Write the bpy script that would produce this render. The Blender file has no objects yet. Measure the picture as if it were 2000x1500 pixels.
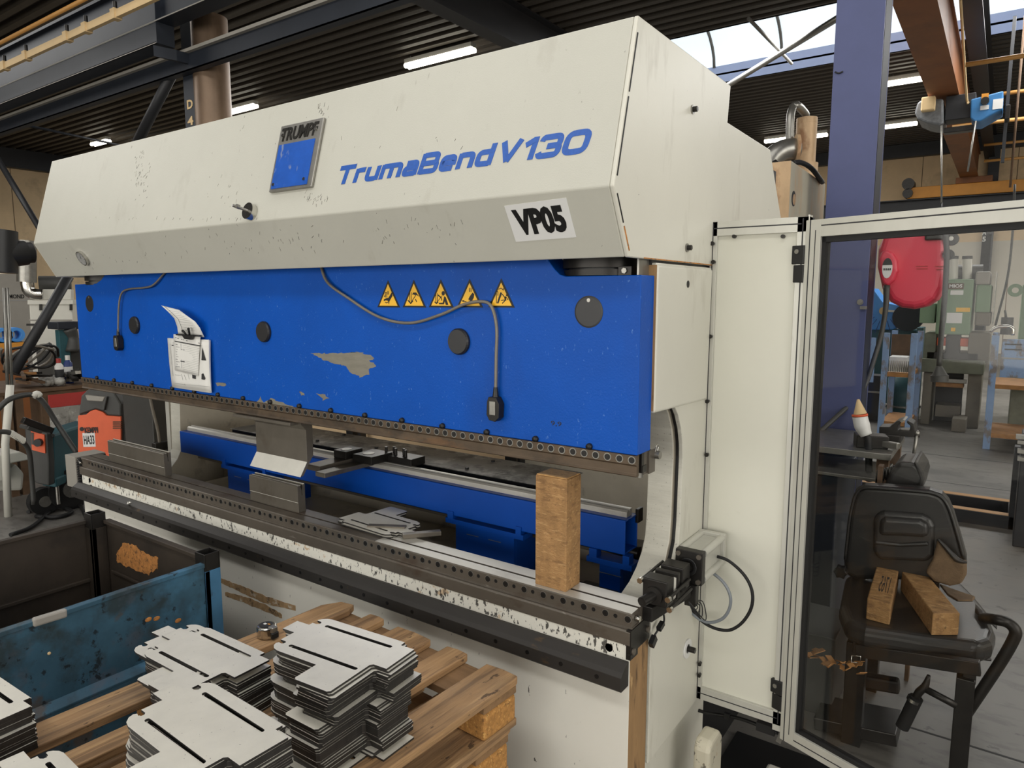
import bpy, bmesh, math, random
import numpy as np
from mathutils import Vector, Matrix
random.seed(11)
SC = bpy.context.scene
COL = SC.collection

# ---------------------------------------------------------------- camera
FOC = 1362.0
YAW = math.radians(35.1)
PITCH = math.atan2(172, FOC)
CAM = np.array([0, 0, 1.75])
fw = np.array([-math.sin(YAW) * math.cos(PITCH), math.cos(YAW) * math.cos(PITCH), -math.sin(PITCH)])
rt = np.array([math.cos(YAW), math.sin(YAW), 0.0])
upv = np.cross(rt, fw)

def ray(px, py):
    return fw + rt * (px - 1000) / FOC - upv * (py - 750) / FOC

def at(px, py, X=None, Y=None, Z=None):
    """point of the place seen at a photo position, on a plane of known X, Y or Z"""
    d = ray(px, py)
    if X is not None: t = (X - CAM[0]) / d[0]
    elif Y is not None: t = (Y - CAM[1]) / d[1]
    else: t = (Z - CAM[2]) / d[2]
    return Vector(CAM + d * t)

def atp(px, py, p0, n):
    d = ray(px, py); p0 = np.array(p0); n = np.array(n)
    return Vector(CAM + d * (((p0 - CAM) @ n) / (d @ n)))

cam = bpy.data.cameras.new('camera')
cam.sensor_width = 36.0
cam.lens = 36.0 * FOC / 2000.0
cam.clip_start = 0.02
cam.clip_end = 200
camo = bpy.data.objects.new('camera', cam)
COL.objects.link(camo)
camo.location = CAM
camo.rotation_euler = (math.pi / 2 - PITCH, 0, YAW)
SC.camera = camo

# ---------------------------------------------------------------- materials
def srgb(r, g, b):
    def f(c):
        c = c / 255.0
        return c / 12.92 if c <= 0.04045 else ((c + 0.055) / 1.055) ** 2.4
    return (f(r), f(g), f(b), 1.0)

def mat(name, col, rough=0.5, metal=0.0, var=0.12, vscale=6.0, layers=(), bump=0.0, bscale=200.0, bstretch=(1, 1, 1), spec=0.5, coat=0.0, vstretch=(1, 1, 1)):
    """painted / metal / wood surface: base colour with cloudy variation and worn layers
    layer = (colour, scale, threshold, softness, stretch, amount)"""
    m = bpy.data.materials.new(name)
    m.use_nodes = True
    nt = m.node_tree; N = nt.nodes; L = nt.links
    b = N['Principled BSDF']
    b.inputs['Roughness'].default_value = rough
    b.inputs['Metallic'].default_value = metal
    b.inputs['Specular IOR Level'].default_value = spec
    if coat: b.inputs['Coat Weight'].default_value = coat
    c = srgb(*col)
    if not var and not layers and not bump:
        b.inputs['Base Color'].default_value = c
        return m
    tc = N.new('ShaderNodeTexCoord')
    def noise(scale, stretch, detail=4, off=0.0):
        mp = N.new('ShaderNodeMapping'); mp.inputs['Scale'].default_value = stretch
        mp.inputs['Location'].default_value = (off, off * 1.7, off * 0.3)
        L.new(tc.outputs['Object'], mp.inputs['Vector'])
        n = N.new('ShaderNodeTexNoise'); n.inputs['Scale'].default_value = scale
        n.inputs['Detail'].default_value = detail; n.inputs['Roughness'].default_value = 0.62
        L.new(mp.outputs['Vector'], n.inputs['Vector'])
        return n
    cur = None
    n0 = noise(vscale, vstretch, 5)
    r = N.new('ShaderNodeValToRGB')
    r.color_ramp.elements[0].position = 0.3; r.color_ramp.elements[1].position = 0.72
    r.color_ramp.elements[0].color = tuple(x * (1 - var) for x in c[:3]) + (1,)
    r.color_ramp.elements[1].color = tuple(min(1, x * (1 + var)) for x in c[:3]) + (1,)
    L.new(n0.outputs['Fac'], r.inputs['Fac'])
    cur = r.outputs['Color']
    for i, (lc, sc, th, soft, st, amt) in enumerate(layers):
        n = noise(sc, st, 5, 3.1 * (i + 1))
        mr = N.new('ShaderNodeMapRange'); mr.inputs['From Min'].default_value = th
        mr.inputs['From Max'].default_value = th + soft; mr.inputs['To Max'].default_value = amt
        L.new(n.outputs['Fac'], mr.inputs['Value'])
        mx = N.new('ShaderNodeMix'); mx.data_type = 'RGBA'
        L.new(mr.outputs['Result'], mx.inputs['Factor'])
        L.new(cur, mx.inputs[6]); mx.inputs[7].default_value = srgb(*lc)
        cur = mx.outputs[2]
    L.new(cur, b.inputs['Base Color'])
    if bump:
        n = noise(bscale, bstretch, 3, 9.0)
        bp = N.new('ShaderNodeBump'); bp.inputs['Strength'].default_value = bump; bp.inputs['Distance'].default_value = 0.004
        L.new(n.outputs['Fac'], bp.inputs['Height']); L.new(bp.outputs['Normal'], b.inputs['Normal'])
    return m

def emit(name, col, strength):
    m = bpy.data.materials.new(name); m.use_nodes = True
    b = m.node_tree.nodes['Principled BSDF']
    b.inputs['Base Color'].default_value = (0.8, 0.8, 0.8, 1)
    b.inputs['Emission Color'].default_value = srgb(*col)
    b.inputs['Emission Strength'].default_value = strength
    return m

def glass(name, tint, gloss):
    m = bpy.data.materials.new(name); m.use_nodes = True
    nt = m.node_tree; N = nt.nodes; L = nt.links
    N.remove(N['Principled BSDF'])
    t = N.new('ShaderNodeBsdfTransparent'); t.inputs['Color'].default_value = tint
    g = N.new('ShaderNodeBsdfGlossy'); g.inputs['Roughness'].default_value = 0.03
    fr = N.new('ShaderNodeFresnel'); fr.inputs['IOR'].default_value = gloss
    mx = N.new('ShaderNodeMixShader')
    L.new(fr.outputs[0], mx.inputs['Fac']); L.new(t.outputs[0], mx.inputs[1]); L.new(g.outputs[0], mx.inputs[2])
    L.new(mx.outputs[0], N['Material Output'].inputs['Surface'])
    return m

W3 = (1, 1, 1)
M = {}
M['cream'] = mat('cream_paint', (192, 191, 180), 0.42, var=0.03, vscale=3, bump=0.12, bscale=260,
    layers=[((150, 144, 130), 7, 0.60, 0.16, (1, 1, 0.35), 0.35), ((120, 112, 98), 26, 0.69, 0.06, (1, 1, 0.25), 0.4), ((60, 56, 50), 70, 0.715, 0.03, (1, 1, 0.35), 0.7)])
M['cream_side'] = mat('cream_side_paint', (212, 210, 198), 0.42, var=0.03, vscale=2.5, bump=0.05, bscale=200,
    layers=[((150, 142, 124), 9, 0.60, 0.14, (1, 1, 0.3), 0.35), ((70, 66, 60), 50, 0.71, 0.03, W3, 0.7)])
M['bed_paint'] = mat('chipped_cream_paint', (234, 232, 221), 0.45, var=0.03, vscale=3, bump=0.05,
    layers=[((196, 160, 112), 9, 0.60, 0.04, (1, 1, 1.6), 0.7), ((38, 36, 34), 60, 0.575, 0.02, (1.3, 1, 0.6), 0.9)])
M['bed_paint_low'] = mat('cream_paint_low', (232, 230, 220), 0.45, var=0.03, vscale=3, bump=0.04,
    layers=[((45, 42, 38), 45, 0.675, 0.02, (1.2, 1, 0.4), 0.9)])
M['cream_edge_rust'] = mat('flame_cut_edge', (150, 118, 80), 0.75, var=0.3, vscale=14, vstretch=(1, 1, 0.15),
    layers=[((70, 52, 36), 22, 0.56, 0.1, (1, 1, 0.2), 0.8), ((205, 170, 120), 30, 0.62, 0.06, (1, 1, 0.3), 0.6)])
M['cream_cut'] = mat('painted_cut_edge', (200, 198, 186), 0.55, var=0.08, vscale=40, vstretch=(0.2, 1, 1), bump=0.25, bscale=120, bstretch=(0.1, 1, 1),
    layers=[((90, 84, 74), 120, 0.64, 0.05, (1, 1, 1), 0.6)])
M['inner_grey'] = mat('dusty_inner_panel', (206, 198, 180), 0.35, var=0.12, vscale=3,
    layers=[((90, 78, 62), 8, 0.6, 0.15, W3, 0.5), ((50, 44, 38), 40, 0.73, 0.04, W3, 0.7)])
M['blue'] = mat('blue_ram_paint', (0, 80, 178), 0.45, spec=0.22, var=0.10, vscale=2.5, bump=0.15, bscale=180,
    layers=[((26, 66, 140), 3, 0.55, 0.2, (1, 1, 0.3), 0.4), ((96, 140, 206), 110, 0.665, 0.03, (1, 1, 0.45), 0.6), ((150, 165, 190), 40, 0.735, 0.02, (0.3, 1, 1), 0.6), ((120, 116, 105), 22, 0.73, 0.03, W3, 0.6)])
M['blue_beam'] = mat('blue_beam_paint', (0, 70, 165), 0.4, spec=0.3, var=0.08, vscale=4,
    layers=[((170, 180, 190), 70, 0.76, 0.03, W3, 0.7)])
M['scuff'] = mat('scuff_grey', (104, 98, 88), 0.6, var=0)
M['bare'] = mat('bare_metal_patch', (136, 132, 120), 0.5, 0.3, var=0.15, vscale=50, vstretch=(0.3, 1, 1))
M['steel'] = mat('oiled_dark_steel', (98, 91, 82), 0.42, 0.3, var=0.22, vscale=5, vstretch=(0.5, 1, 1),
    layers=[((70, 50, 34), 8, 0.56, 0.14, (0.6, 1, 1), 0.6), ((150, 145, 135), 40, 0.66, 0.05, (0.3, 1, 1), 0.5), ((56, 51, 46), 3, 0.54, 0.14, (0.5, 1, 1), 0.5)])
M['rail'] = mat('oiled_guide_rail', (56, 53, 50), 0.5, 0.3, var=0.25, vscale=6, vstretch=(0.3, 1, 1),
    layers=[((112, 86, 54), 18, 0.64, 0.08, (0.4, 1, 1), 0.5), ((36, 34, 33), 4, 0.52, 0.16, (0.4, 1, 1), 0.6)])
M['bright'] = mat('polished_table_steel', (196, 193, 184), 0.38, 0.35, var=0.10, vscale=10, vstretch=(0.15, 1, 1),
    layers=[((110, 104, 95), 5, 0.56, 0.2, (0.7, 1, 1), 0.5)])
M['tool'] = mat('ground_tool_steel', (118, 112, 102), 0.4, 0.6, var=0.14, vscale=7,
    layers=[((84, 72, 58), 6, 0.58, 0.15, W3, 0.5)])
M['tool_dark'] = mat('dark_tool_steel', (70, 67, 63), 0.4, 0.6, var=0.18, vscale=7)
M['tool_bright'] = mat('bright_ground_face', (222, 220, 210), 0.42, 0.3, var=0.06, vscale=12)
M['clamp'] = mat('rusty_clamp_steel', (92, 78, 63), 0.5, 0.4, var=0.3, vscale=12, vstretch=(0.5, 1, 1),
    layers=[((54, 48, 42), 16, 0.52, 0.12, (0.5, 1, 1), 0.6), ((126, 92, 60), 9, 0.60, 0.08, (0.5, 1, 1), 0.5)])
M['black'] = mat('black_plastic', (24, 24, 25), 0.45, var=0.1, vscale=20)
M['cap'] = mat('black_cap_plastic', (34, 34, 36), 0.42, var=0.12, vscale=30)
M['gunmetal'] = mat('blackened_steel', (48, 46, 44), 0.38, 0.6, var=0.25, vscale=15)
M['chrome'] = mat('chrome', (200, 198, 192), 0.18, 1.0, var=0.1, vscale=40)
M['zinc'] = mat('zinc_steel', (150, 148, 142), 0.35, 0.8, var=0.15, vscale=20)
M['alu'] = mat('aluminium_profile', (196, 195, 186), 0.4, 0.25, var=0.07, vscale=12, vstretch=(1, 1, 0.2),
    layers=[((120, 116, 106), 20, 0.66, 0.1, (1, 1, 0.3), 0.4)])
M['rubber'] = mat('rubber_black', (16, 16, 17), 0.6, var=0.1)
M['panel'] = mat('white_guard_panel', (216, 215, 202), 0.5, var=0.02, vscale=3,
    layers=[((160, 154, 138), 6, 0.68, 0.12, W3, 0.35), ((110, 104, 92), 70, 0.775, 0.03, W3, 0.6)])
M['blueletter'] = mat('blue_lettering', (24, 84, 172), 0.4, var=0.15, vscale=120)
M['badge_blue'] = mat('badge_blue_foil', (28, 88, 184), 0.28, 0.1, var=0.12, vscale=16,
    layers=[((150, 160, 175), 26, 0.62, 0.06, (1, 1, 0.4), 0.6)])
M['badge_dark'] = mat('badge_dark_letters', (52, 50, 46), 0.3, 0.7, var=0.2, vscale=60)
M['paper'] = mat('paper', (226, 225, 220), 0.8, var=0.03, vscale=12)
M['ink'] = mat('printed_ink', (46, 46, 48), 0.7, var=0)
M['ink_grey'] = mat('printed_grey', (150, 150, 148), 0.8, var=0)
M['sticker'] = mat('white_sticker', (224, 224, 222), 0.4, var=0.02)
M['black_ink'] = mat('black_lettering', (8, 8, 8), 0.5, var=0)
M['yellow'] = mat('warning_yellow', (246, 190, 50), 0.45, var=0.03, vscale=20)
M['wood'] = mat('sawn_timber_block', (160, 122, 78), 0.8, var=0.22, vscale=30, vstretch=(1, 1, 0.4), bump=0.8, bscale=110, bstretch=(1, 1, 1.6),
    layers=[((108, 78, 50), 38, 0.52, 0.12, (0.5, 1, 1.4), 0.55), ((198, 160, 110), 60, 0.56, 0.08, (0.4, 1, 2), 0.5), ((74, 54, 36), 90, 0.63, 0.05, (1, 1, 1), 0.6)])
M['wood_end'] = mat('timber_end_grain', (188, 146, 92), 0.8, var=0.2, vscale=60, bump=0.3,
    layers=[((120, 86, 52), 90, 0.58, 0.08, W3, 0.5)])
M['pallet'] = mat('weathered_pallet_board', (158, 124, 86), 0.8, var=0.3, vscale=16, vstretch=(1, 0.14, 1), bump=0.7, bscale=90, bstretch=(1, 0.06, 1),
    layers=[((98, 74, 52), 40, 0.50, 0.10, (1, 0.06, 1), 0.65), ((196, 160, 114), 34, 0.55, 0.1, (1, 0.05, 1), 0.55), ((118, 104, 88), 3, 0.52, 0.14, (1, 0.5, 1), 0.5), ((52, 38, 28), 40, 0.64, 0.04, (1, 0.4, 1), 0.75)])
M['pallet_x'] = mat('weathered_cross_board', (130, 100, 68), 0.8, var=0.3, vscale=16, vstretch=(0.14, 1, 1), bump=0.4, bscale=70, bstretch=(0.08, 1, 1),
    layers=[((70, 52, 36), 22, 0.56, 0.1, (0.14, 1, 1), 0.6)])
M['chipboard'] = mat('pallet_chip_block', (170, 122, 64), 0.85, var=0.3, vscale=90, bump=0.7, bscale=120,
    layers=[((214, 168, 98), 120, 0.58, 0.06, W3, 0.7), ((92, 62, 34), 70, 0.6, 0.08, W3, 0.7)])
M['plate'] = mat('laser_cut_steel_plate', (216, 212, 200), 0.42, 0.25, var=0.06, vscale=14,
    layers=[((150, 146, 138), 5, 0.55, 0.2, W3, 0.5), ((60, 58, 54), 160, 0.69, 0.02, W3, 0.8)])
M['plate_edge'] = mat('laser_cut_dark_edge', (62, 60, 58), 0.42, 0.55, var=0.3, vscale=60, vstretch=(1, 1, 4))
M['bin'] = mat('worn_blue_stillage_paint', (56, 92, 112), 0.5, 0.15, var=0.3, vscale=5, bump=0.15, bscale=40,
    layers=[((46, 60, 64), 4.5, 0.44, 0.12, W3, 0.9), ((84, 92, 104), 7, 0.54, 0.1, W3, 0.55), ((88, 72, 56), 6, 0.60, 0.08, W3, 0.7), ((76, 130, 164), 2.6, 0.56, 0.1, W3, 0.6), ((22, 26, 28), 26, 0.60, 0.05, W3, 0.8)])
M['bin_bright'] = mat('bright_blue_post_paint', (66, 116, 152), 0.5, 0.1, var=0.2, vscale=6,
    layers=[((40, 52, 58), 12, 0.54, 0.08, (1, 1, 0.4), 0.8), ((52, 70, 130), 14, 0.58, 0.05, (1, 1, 0.3), 0.7)])
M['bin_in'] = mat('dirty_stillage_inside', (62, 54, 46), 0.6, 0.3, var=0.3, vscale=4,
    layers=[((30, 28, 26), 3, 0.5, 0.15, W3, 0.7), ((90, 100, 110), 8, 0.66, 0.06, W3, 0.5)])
M['rust'] = mat('rust_patch', (186, 126, 66), 0.85, var=0.3, vscale=40, bump=0.4, layers=[((90, 62, 40), 60, 0.56, 0.06, W3, 0.8)])
M['floor'] = mat('stained_concrete_floor', (112, 109, 104), 0.45, var=0.18, vscale=1.1, bump=0.05, bscale=30,
    layers=[((60, 58, 56), 0.8, 0.50, 0.16, (1, 1.6, 1), 0.65), ((76, 73, 70), 5, 0.54, 0.1, (1, 2.5, 1), 0.55), ((44, 42, 40), 14, 0.63, 0.05, W3, 0.6)])
M['deck'] = mat('dark_roof_deck', (66, 60, 52), 0.6, 0.1, var=0.12, vscale=3)
M['beam'] = mat('dark_blue_grey_steel', (28, 34, 44), 0.55, 0.1, var=0.15, vscale=4)
M['beam_dark'] = mat('near_black_steel', (36, 37, 40), 0.5, 0.1, var=0.12, vscale=4)
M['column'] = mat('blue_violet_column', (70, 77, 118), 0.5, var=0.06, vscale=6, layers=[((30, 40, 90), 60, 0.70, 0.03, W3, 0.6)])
M['web_shade'] = mat('navy_web_shade', (24, 28, 42), 0.6, var=0.1)  # shade of the column recess put into the colour
M['foot_paint'] = mat('chipped_foot_paint', (200, 194, 174), 0.5, var=0.06, vscale=5, layers=[((176, 138, 92), 14, 0.54, 0.06, W3, 0.8), ((60, 54, 46), 22, 0.60, 0.05, W3, 0.8)])
M['wall'] = mat('sandy_concrete_wall', (226, 198, 158), 0.85, var=0.1, vscale=1.2, layers=[((150, 128, 100), 0.9, 0.56, 0.15, W3, 0.5)])
M['wall_pale'] = mat('pale_concrete_wall', (208, 201, 186), 0.85, var=0.08, vscale=0.9)
M['wall_gap'] = mat('wall_joint', (120, 100, 78), 0.9, var=0.1)
M['duct'] = mat('brown_flue_pipe', (120, 100, 82), 0.4, 0.5, var=0.25, vscale=5, vstretch=(1, 1, 0.4))
M['orange'] = mat('orange_crane_paint', (132, 80, 40), 0.6, var=0.12, vscale=2, layers=[((92, 60, 38), 1.2, 0.48, 0.2, W3, 0.6)])
M['orange_bright'] = mat('amber_crane_paint', (206, 140, 48), 0.5, var=0.1, vscale=3)
M['crane_pipe'] = mat('ochre_handrail', (176, 128, 66), 0.5, var=0.1)
M['hoist'] = mat('blue_hoist_paint', (56, 120, 176), 0.45, var=0.12, vscale=6)
M['grey_cast'] = mat('grey_castings', (110, 112, 114), 0.5, 0.2, var=0.3, vscale=14)
M['card'] = mat('cardboard_tan', (214, 186, 140), 0.8, var=0.06)
M['curb'] = mat('skylight_curb_paint', (178, 190, 224), 0.55, var=0.05, vscale=2)
M['bar'] = mat('skylight_bar', (120, 118, 112), 0.5, 0.3, var=0.1)
M['green'] = mat('press_green_paint', (120, 146, 116), 0.5, var=0.08, vscale=4, layers=[((80, 92, 76), 6, 0.64, 0.1, W3, 0.5)])
M['green_dirty'] = mat('grimy_green_paint', (104, 108, 92), 0.6, var=0.25, vscale=6)
M['press_grey'] = mat('press_grey_frame', (116, 110, 98), 0.65, var=0.18, vscale=4)
M['reel_red'] = mat('reel_red_plastic', (216, 62, 84), 0.38, var=0.04, vscale=4)
M['skyblue'] = mat('machine_sky_blue', (72, 144, 220), 0.45, var=0.06)
M['rackblue'] = mat('rack_pale_blue', (128, 156, 196), 0.55, var=0.1, vscale=6, layers=[((118, 104, 86), 7, 0.52, 0.08, (1, 1, 0.5), 0.85)])
M['teal'] = mat('teal_welder_paint', (38, 84, 92), 0.45, var=0.12, vscale=8)
M['orange_red'] = mat('faded_orange_red_plastic', (222, 98, 58), 0.5, var=0.06, vscale=10, layers=[((168, 128, 84), 7, 0.66, 0.06, W3, 0.7)])
M['red'] = mat('cabinet_red_paint', (172, 56, 52), 0.5, var=0.1)
M['rust_brown'] = mat('rusty_brown_steel', (92, 70, 50), 0.7, var=0.3, vscale=8)
M['charcoal'] = mat('charcoal_plastic', (62, 62, 60), 0.5, var=0.12, vscale=8)
M['offwhite'] = mat('filter_housing_white', (208, 206, 196), 0.45, var=0.04)
M['midgrey'] = mat('mid_grey_sheet', (150, 146, 138), 0.5, var=0.06, vscale=3)
M['vinyl'] = mat('black_vinyl_cover', (44, 43, 42), 0.34, var=0.12, vscale=6, bump=0.1, bscale=90)
M['foam'] = mat('exposed_brown_foam', (112, 92, 70), 0.9, var=0.2, vscale=30, bump=0.5)
M['dustsheet'] = mat('dusty_grey_sheet', (150, 148, 142), 0.5, 0.15, var=0.2, vscale=5, layers=[((206, 204, 198), 7, 0.52, 0.06, (1, 1, 1), 0.75), ((64, 62, 60), 9, 0.50, 0.1, W3, 0.7)])
M['cable_grey'] = mat('grey_cable_sheath', (120, 114, 104), 0.4, 0.1, var=0.15, vscale=30)
M['tube_grey'] = mat('clear_grey_air_hose', (128, 134, 140), 0.3, var=0.1)
M['window_fill_glow'] = emit('window_and_fill_glow', (250, 236, 205), 0.9)  # glow of the left window, also used on the added fill panels
M['tube'] = emit('fluorescent_tube', (255, 246, 228), 14.0)
M['sky'] = emit('skylight_dome', (226, 240, 248), 1.25)
M['pane'] = glass('smoked_door_pane', (0.93, 0.93, 0.92, 1), 1.3)
M['canister'] = mat('rust_stained_canister', (196, 166, 130), 0.5, 0.2, var=0.2, vscale=7, vstretch=(1, 1, 0.5), layers=[((136, 92, 58), 6, 0.52, 0.12, (1, 1, 0.6), 0.8)])
M['tankpaint'] = mat('stained_tank_paint', (178, 172, 154), 0.5, 0.1, var=0.1, vscale=5, layers=[((190, 152, 108), 5, 0.52, 0.14, (1, 1, 0.4), 0.7), ((90, 80, 66), 8, 0.66, 0.08, (1, 1, 0.4), 0.6)])
M['bottle_blue'] = mat('bottle_blue', (40, 60, 120), 0.4, var=0)
M['bottle_white'] = mat('bottle_white', (220, 218, 214), 0.4, var=0)
M['orange_cloth'] = mat('brown_timber_scrap', (158, 112, 64), 0.7, var=0.25, vscale=12)

# ---------------------------------------------------------------- mesh builder
class MB:
    def __init__(self):
        self.bm = bmesh.new(); self.mats = []
    def mi(self, m):
        m = M[m] if isinstance(m, str) else m
        if m not in self.mats: self.mats.append(m)
        return self.mats.index(m)
    def face(self, vs, k, smooth=False):
        try: f = self.bm.faces.new(vs)
        except ValueError: return None
        f.material_index = k; f.smooth = smooth
        return f
    def hexa(self, c, m):
        """c: 8 corners, bottom 4 then top 4, both counter-clockwise from above"""
        k = self.mi(m); v = [self.bm.verts.new(p) for p in c]
        for q in ((3, 2, 1, 0), (4, 5, 6, 7), (0, 1, 5, 4), (1, 2, 6, 5), (2, 3, 7, 6), (3, 0, 4, 7)):
            self.face([v[i] for i in q], k)
        return self
    def box(self, x0, x1, y0, y1, z0, z1, m):
        return self.hexa([(x0, y0, z0), (x1, y0, z0), (x1, y1, z0), (x0, y1, z0), (x0, y0, z1), (x1, y0, z1), (x1, y1, z1), (x0, y1, z1)], m)
    def obox(self, c, s, m, rz=0.0, rx=0.0, ry=0.0, R=None):
        R = R or (Matrix.Rotation(rz, 3, 'Z') @ Matrix.Rotation(ry, 3, 'Y') @ Matrix.Rotation(rx, 3, 'X'))
        c = Vector(c); h = Vector(s) / 2
        P = [c + R @ Vector((h.x * a, h.y * b, h.z * d)) for d in (-1, 1) for a, b in ((-1, -1), (1, -1), (1, 1), (-1, 1))]
        return self.hexa(P, m)
    def bar(self, p, q, w, h, m, up=(0, 0, 1)):
        """rectangular bar from p to q"""
        p = Vector(p); q = Vector(q); d = (q - p).normalized(); s = d.cross(Vector(up))
        if s.length < 1e-4: s = d.cross(Vector((1, 0, 0)))
        s.normalize(); u = s.cross(d)
        a = s * w / 2; b = u * h / 2
        return self.hexa([p - a - b, p + a - b, q + a - b, q - a - b, p - a + b, p + a + b, q + a + b, q - a + b], m)
    def poly(self, pts, m):
        self.face([self.bm.verts.new(p) for p in pts], self.mi(m)); return self
    def prism(self, pts, axis, a, b, m, holes=(), side=None):
        k = self.mi(m); ks = self.mi(side) if side else k
        old = set(self.bm.verts)
        def P(u, v, w):
            return (w, u, v) if axis == 'x' else ((u, w, v) if axis == 'y' else (u, v, w))
        loops = [list(pts)] + [list(h) for h in holes]
        for w in (a, b):
            if not holes:
                f = self.face([self.bm.verts.new(P(u, v, w)) for u, v in pts], k)
            else:
                es = []
                for lp in loops:
                    vs = [self.bm.verts.new(P(u, v, w)) for u, v in lp]
                    es += [self.bm.edges.new((vs[i], vs[(i + 1) % len(vs)])) for i in range(len(vs))]
                g = bmesh.ops.triangle_fill(self.bm, use_beauty=True, edges=es)
                for f in g['geom']:
                    if isinstance(f, bmesh.types.BMFace): f.material_index = k
        for lp in loops:
            A = [self.bm.verts.new(P(u, v, a)) for u, v in lp]; B = [self.bm.verts.new(P(u, v, b)) for u, v in lp]
            for i in range(len(lp)):
                j = (i + 1) % len(lp); self.face([A[i], A[j], B[j], B[i]], ks)
        bmesh.ops.remove_doubles(self.bm, verts=[v for v in self.bm.verts if v not in old], dist=1e-6)
        return self
    def extr(self, pts, vec, m):
        """planar polygon of 3D points extruded by a vector"""
        k = self.mi(m); v = Vector(vec); A = [self.bm.verts.new(p) for p in pts]; B = [self.bm.verts.new(Vector(p) + v) for p in pts]
        self.face(A, k); self.face(B[::-1], k)
        for i in range(len(A)):
            j = (i + 1) % len(A); self.face([A[i], B[i], B[j], A[j]], k)
        return self
    def cyl(self, p, q, r, m, r2=None, n=18, caps=True, capm=None):
        k = self.mi(m); kc = self.mi(capm) if capm else k
        p = Vector(p); q = Vector(q); d = (q - p).normalized(); r2 = r if r2 is None else r2
        s = d.orthogonal().normalized(); u = d.cross(s)
        A = []; B = []
        for i in range(n):
            a = 2 * math.pi * i / n; o = s * math.cos(a) + u * math.sin(a)
            A.append(self.bm.verts.new(p + o * r)); B.append(self.bm.verts.new(q + o * r2))
        for i in range(n):
            j = (i + 1) % n; self.face([A[i], A[j], B[j], B[i]], k, True)
        if caps:
            self.face([self.bm.verts.new(v.co) for v in reversed(A)], kc); self.face([self.bm.verts.new(v.co) for v in B], kc)
        return self
    def ring(self, p, q, r0, r1, m, n=24):
        """hollow pipe piece"""
        k = self.mi(m); p = Vector(p); q = Vector(q); d = (q - p).normalized(); s = d.orthogonal().normalized(); u = d.cross(s)
        L = []
        for c, r in ((p, r0), (p, r1), (q, r1), (q, r0)):
            L.append([self.bm.verts.new(c + (s * math.cos(2 * math.pi * i / n) + u * math.sin(2 * math.pi * i / n)) * r) for i in range(n)])
        for a in range(4):
            A = L[a]; B = L[(a + 1) % 4]
            for i in range(n):
                j = (i + 1) % n; self.face([A[i], A[j], B[j], B[i]], k, a in (1, 3))
        return self
    def tube(self, pts, r, m, n=8, sub=6, closed=False):
        """smooth tube through points (Catmull-Rom); r may be a list"""
        k = self.mi(m); pts = [Vector(p) for p in pts]; rs = r if isinstance(r, (list, tuple)) else [r] * len(pts)
        C = []; R = []
        if sub <= 1 or len(pts) < 3: C = pts; R = list(rs)
        else:
            for i in range(len(pts) - 1):
                p0 = pts[i - 1] if i else pts[0] * 2 - pts[1]; p1 = pts[i]; p2 = pts[i + 1]
                p3 = pts[i + 2] if i + 2 < len(pts) else pts[-1] * 2 - pts[-2]
                for s in range(sub):
                    t = s / sub
                    C.append(0.5 * ((2 * p1) + (p2 - p0) * t + (2 * p0 - 5 * p1 + 4 * p2 - p3) * t * t + (3 * p1 - p0 - 3 * p2 + p3) * t ** 3))
                    R.append(rs[i] * (1 - t) + rs[i + 1] * t)
            C.append(pts[-1]); R.append(rs[-1])
        ref = None; rings = []
        for i, c in enumerate(C):
            d = (C[min(i + 1, len(C) - 1)] - C[max(i - 1, 0)]).normalized()
            if ref is None: ref = d.orthogonal().normalized()
            ref = (ref - d * ref.dot(d)).normalized(); u = d.cross(ref)
            rings.append([self.bm.verts.new(c + (ref * math.cos(2 * math.pi * j / n) + u * math.sin(2 * math.pi * j / n)) * R[i]) for j in range(n)])
        for a, b in zip(rings, rings[1:]):
            for j in range(n):
                self.face([a[j], a[(j + 1) % n], b[(j + 1) % n], b[j]], k, True)
        self.face(list(reversed(rings[0])), k); self.face(rings[-1], k)
        return self
    def lathe(self, prof, c, m, axis=(0, 0, 1), n=24, smooth=True):
        """prof: list of (radius, height) along axis from c"""
        k = self.mi(m); d = Vector(axis).normalized(); s = d.orthogonal().normalized(); u = d.cross(s); c = Vector(c)
        R = [[self.bm.verts.new(c + d * h + (s * math.cos(2 * math.pi * i / n) + u * math.sin(2 * math.pi * i / n)) * max(r, 1e-5)) for i in range(n)] for r, h in prof]
        for a, b in zip(R, R[1:]):
            for i in range(n): self.face([a[i], a[(i + 1) % n], b[(i + 1) % n], b[i]], k, smooth)
        return self
    def ball(self, c, r, m, seg=14):
        k = self.mi(m); c = Vector(c); r = Vector(r) if not isinstance(r, (int, float)) else Vector((r, r, r))
        g = bmesh.ops.create_uvsphere(self.bm, u_segments=seg, v_segments=seg // 2 + 1, radius=1.0)
        for v in g['verts']:
            v.co = c + Vector((v.co.x * r.x, v.co.y * r.y, v.co.z * r.z))
            for f in v.link_faces: f.material_index = k; f.smooth = True
        return self
    def sheet(self, grid, m, t=0.0015, smooth=True):
        """grid of points -> thin sheet with real thickness"""
        k = self.mi(m); n = len(grid); w = len(grid[0]); G = [[Vector(p) for p in r] for r in grid]
        def nrm(i, j):
            a = G[min(i + 1, n - 1)][j] - G[max(i - 1, 0)][j]; b = G[i][min(j + 1, w - 1)] - G[i][max(j - 1, 0)]
            return b.cross(a).normalized()
        A = [[self.bm.verts.new(G[i][j] + nrm(i, j) * t / 2) for j in range(w)] for i in range(n)]
        B = [[self.bm.verts.new(G[i][j] - nrm(i, j) * t / 2) for j in range(w)] for i in range(n)]
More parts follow.
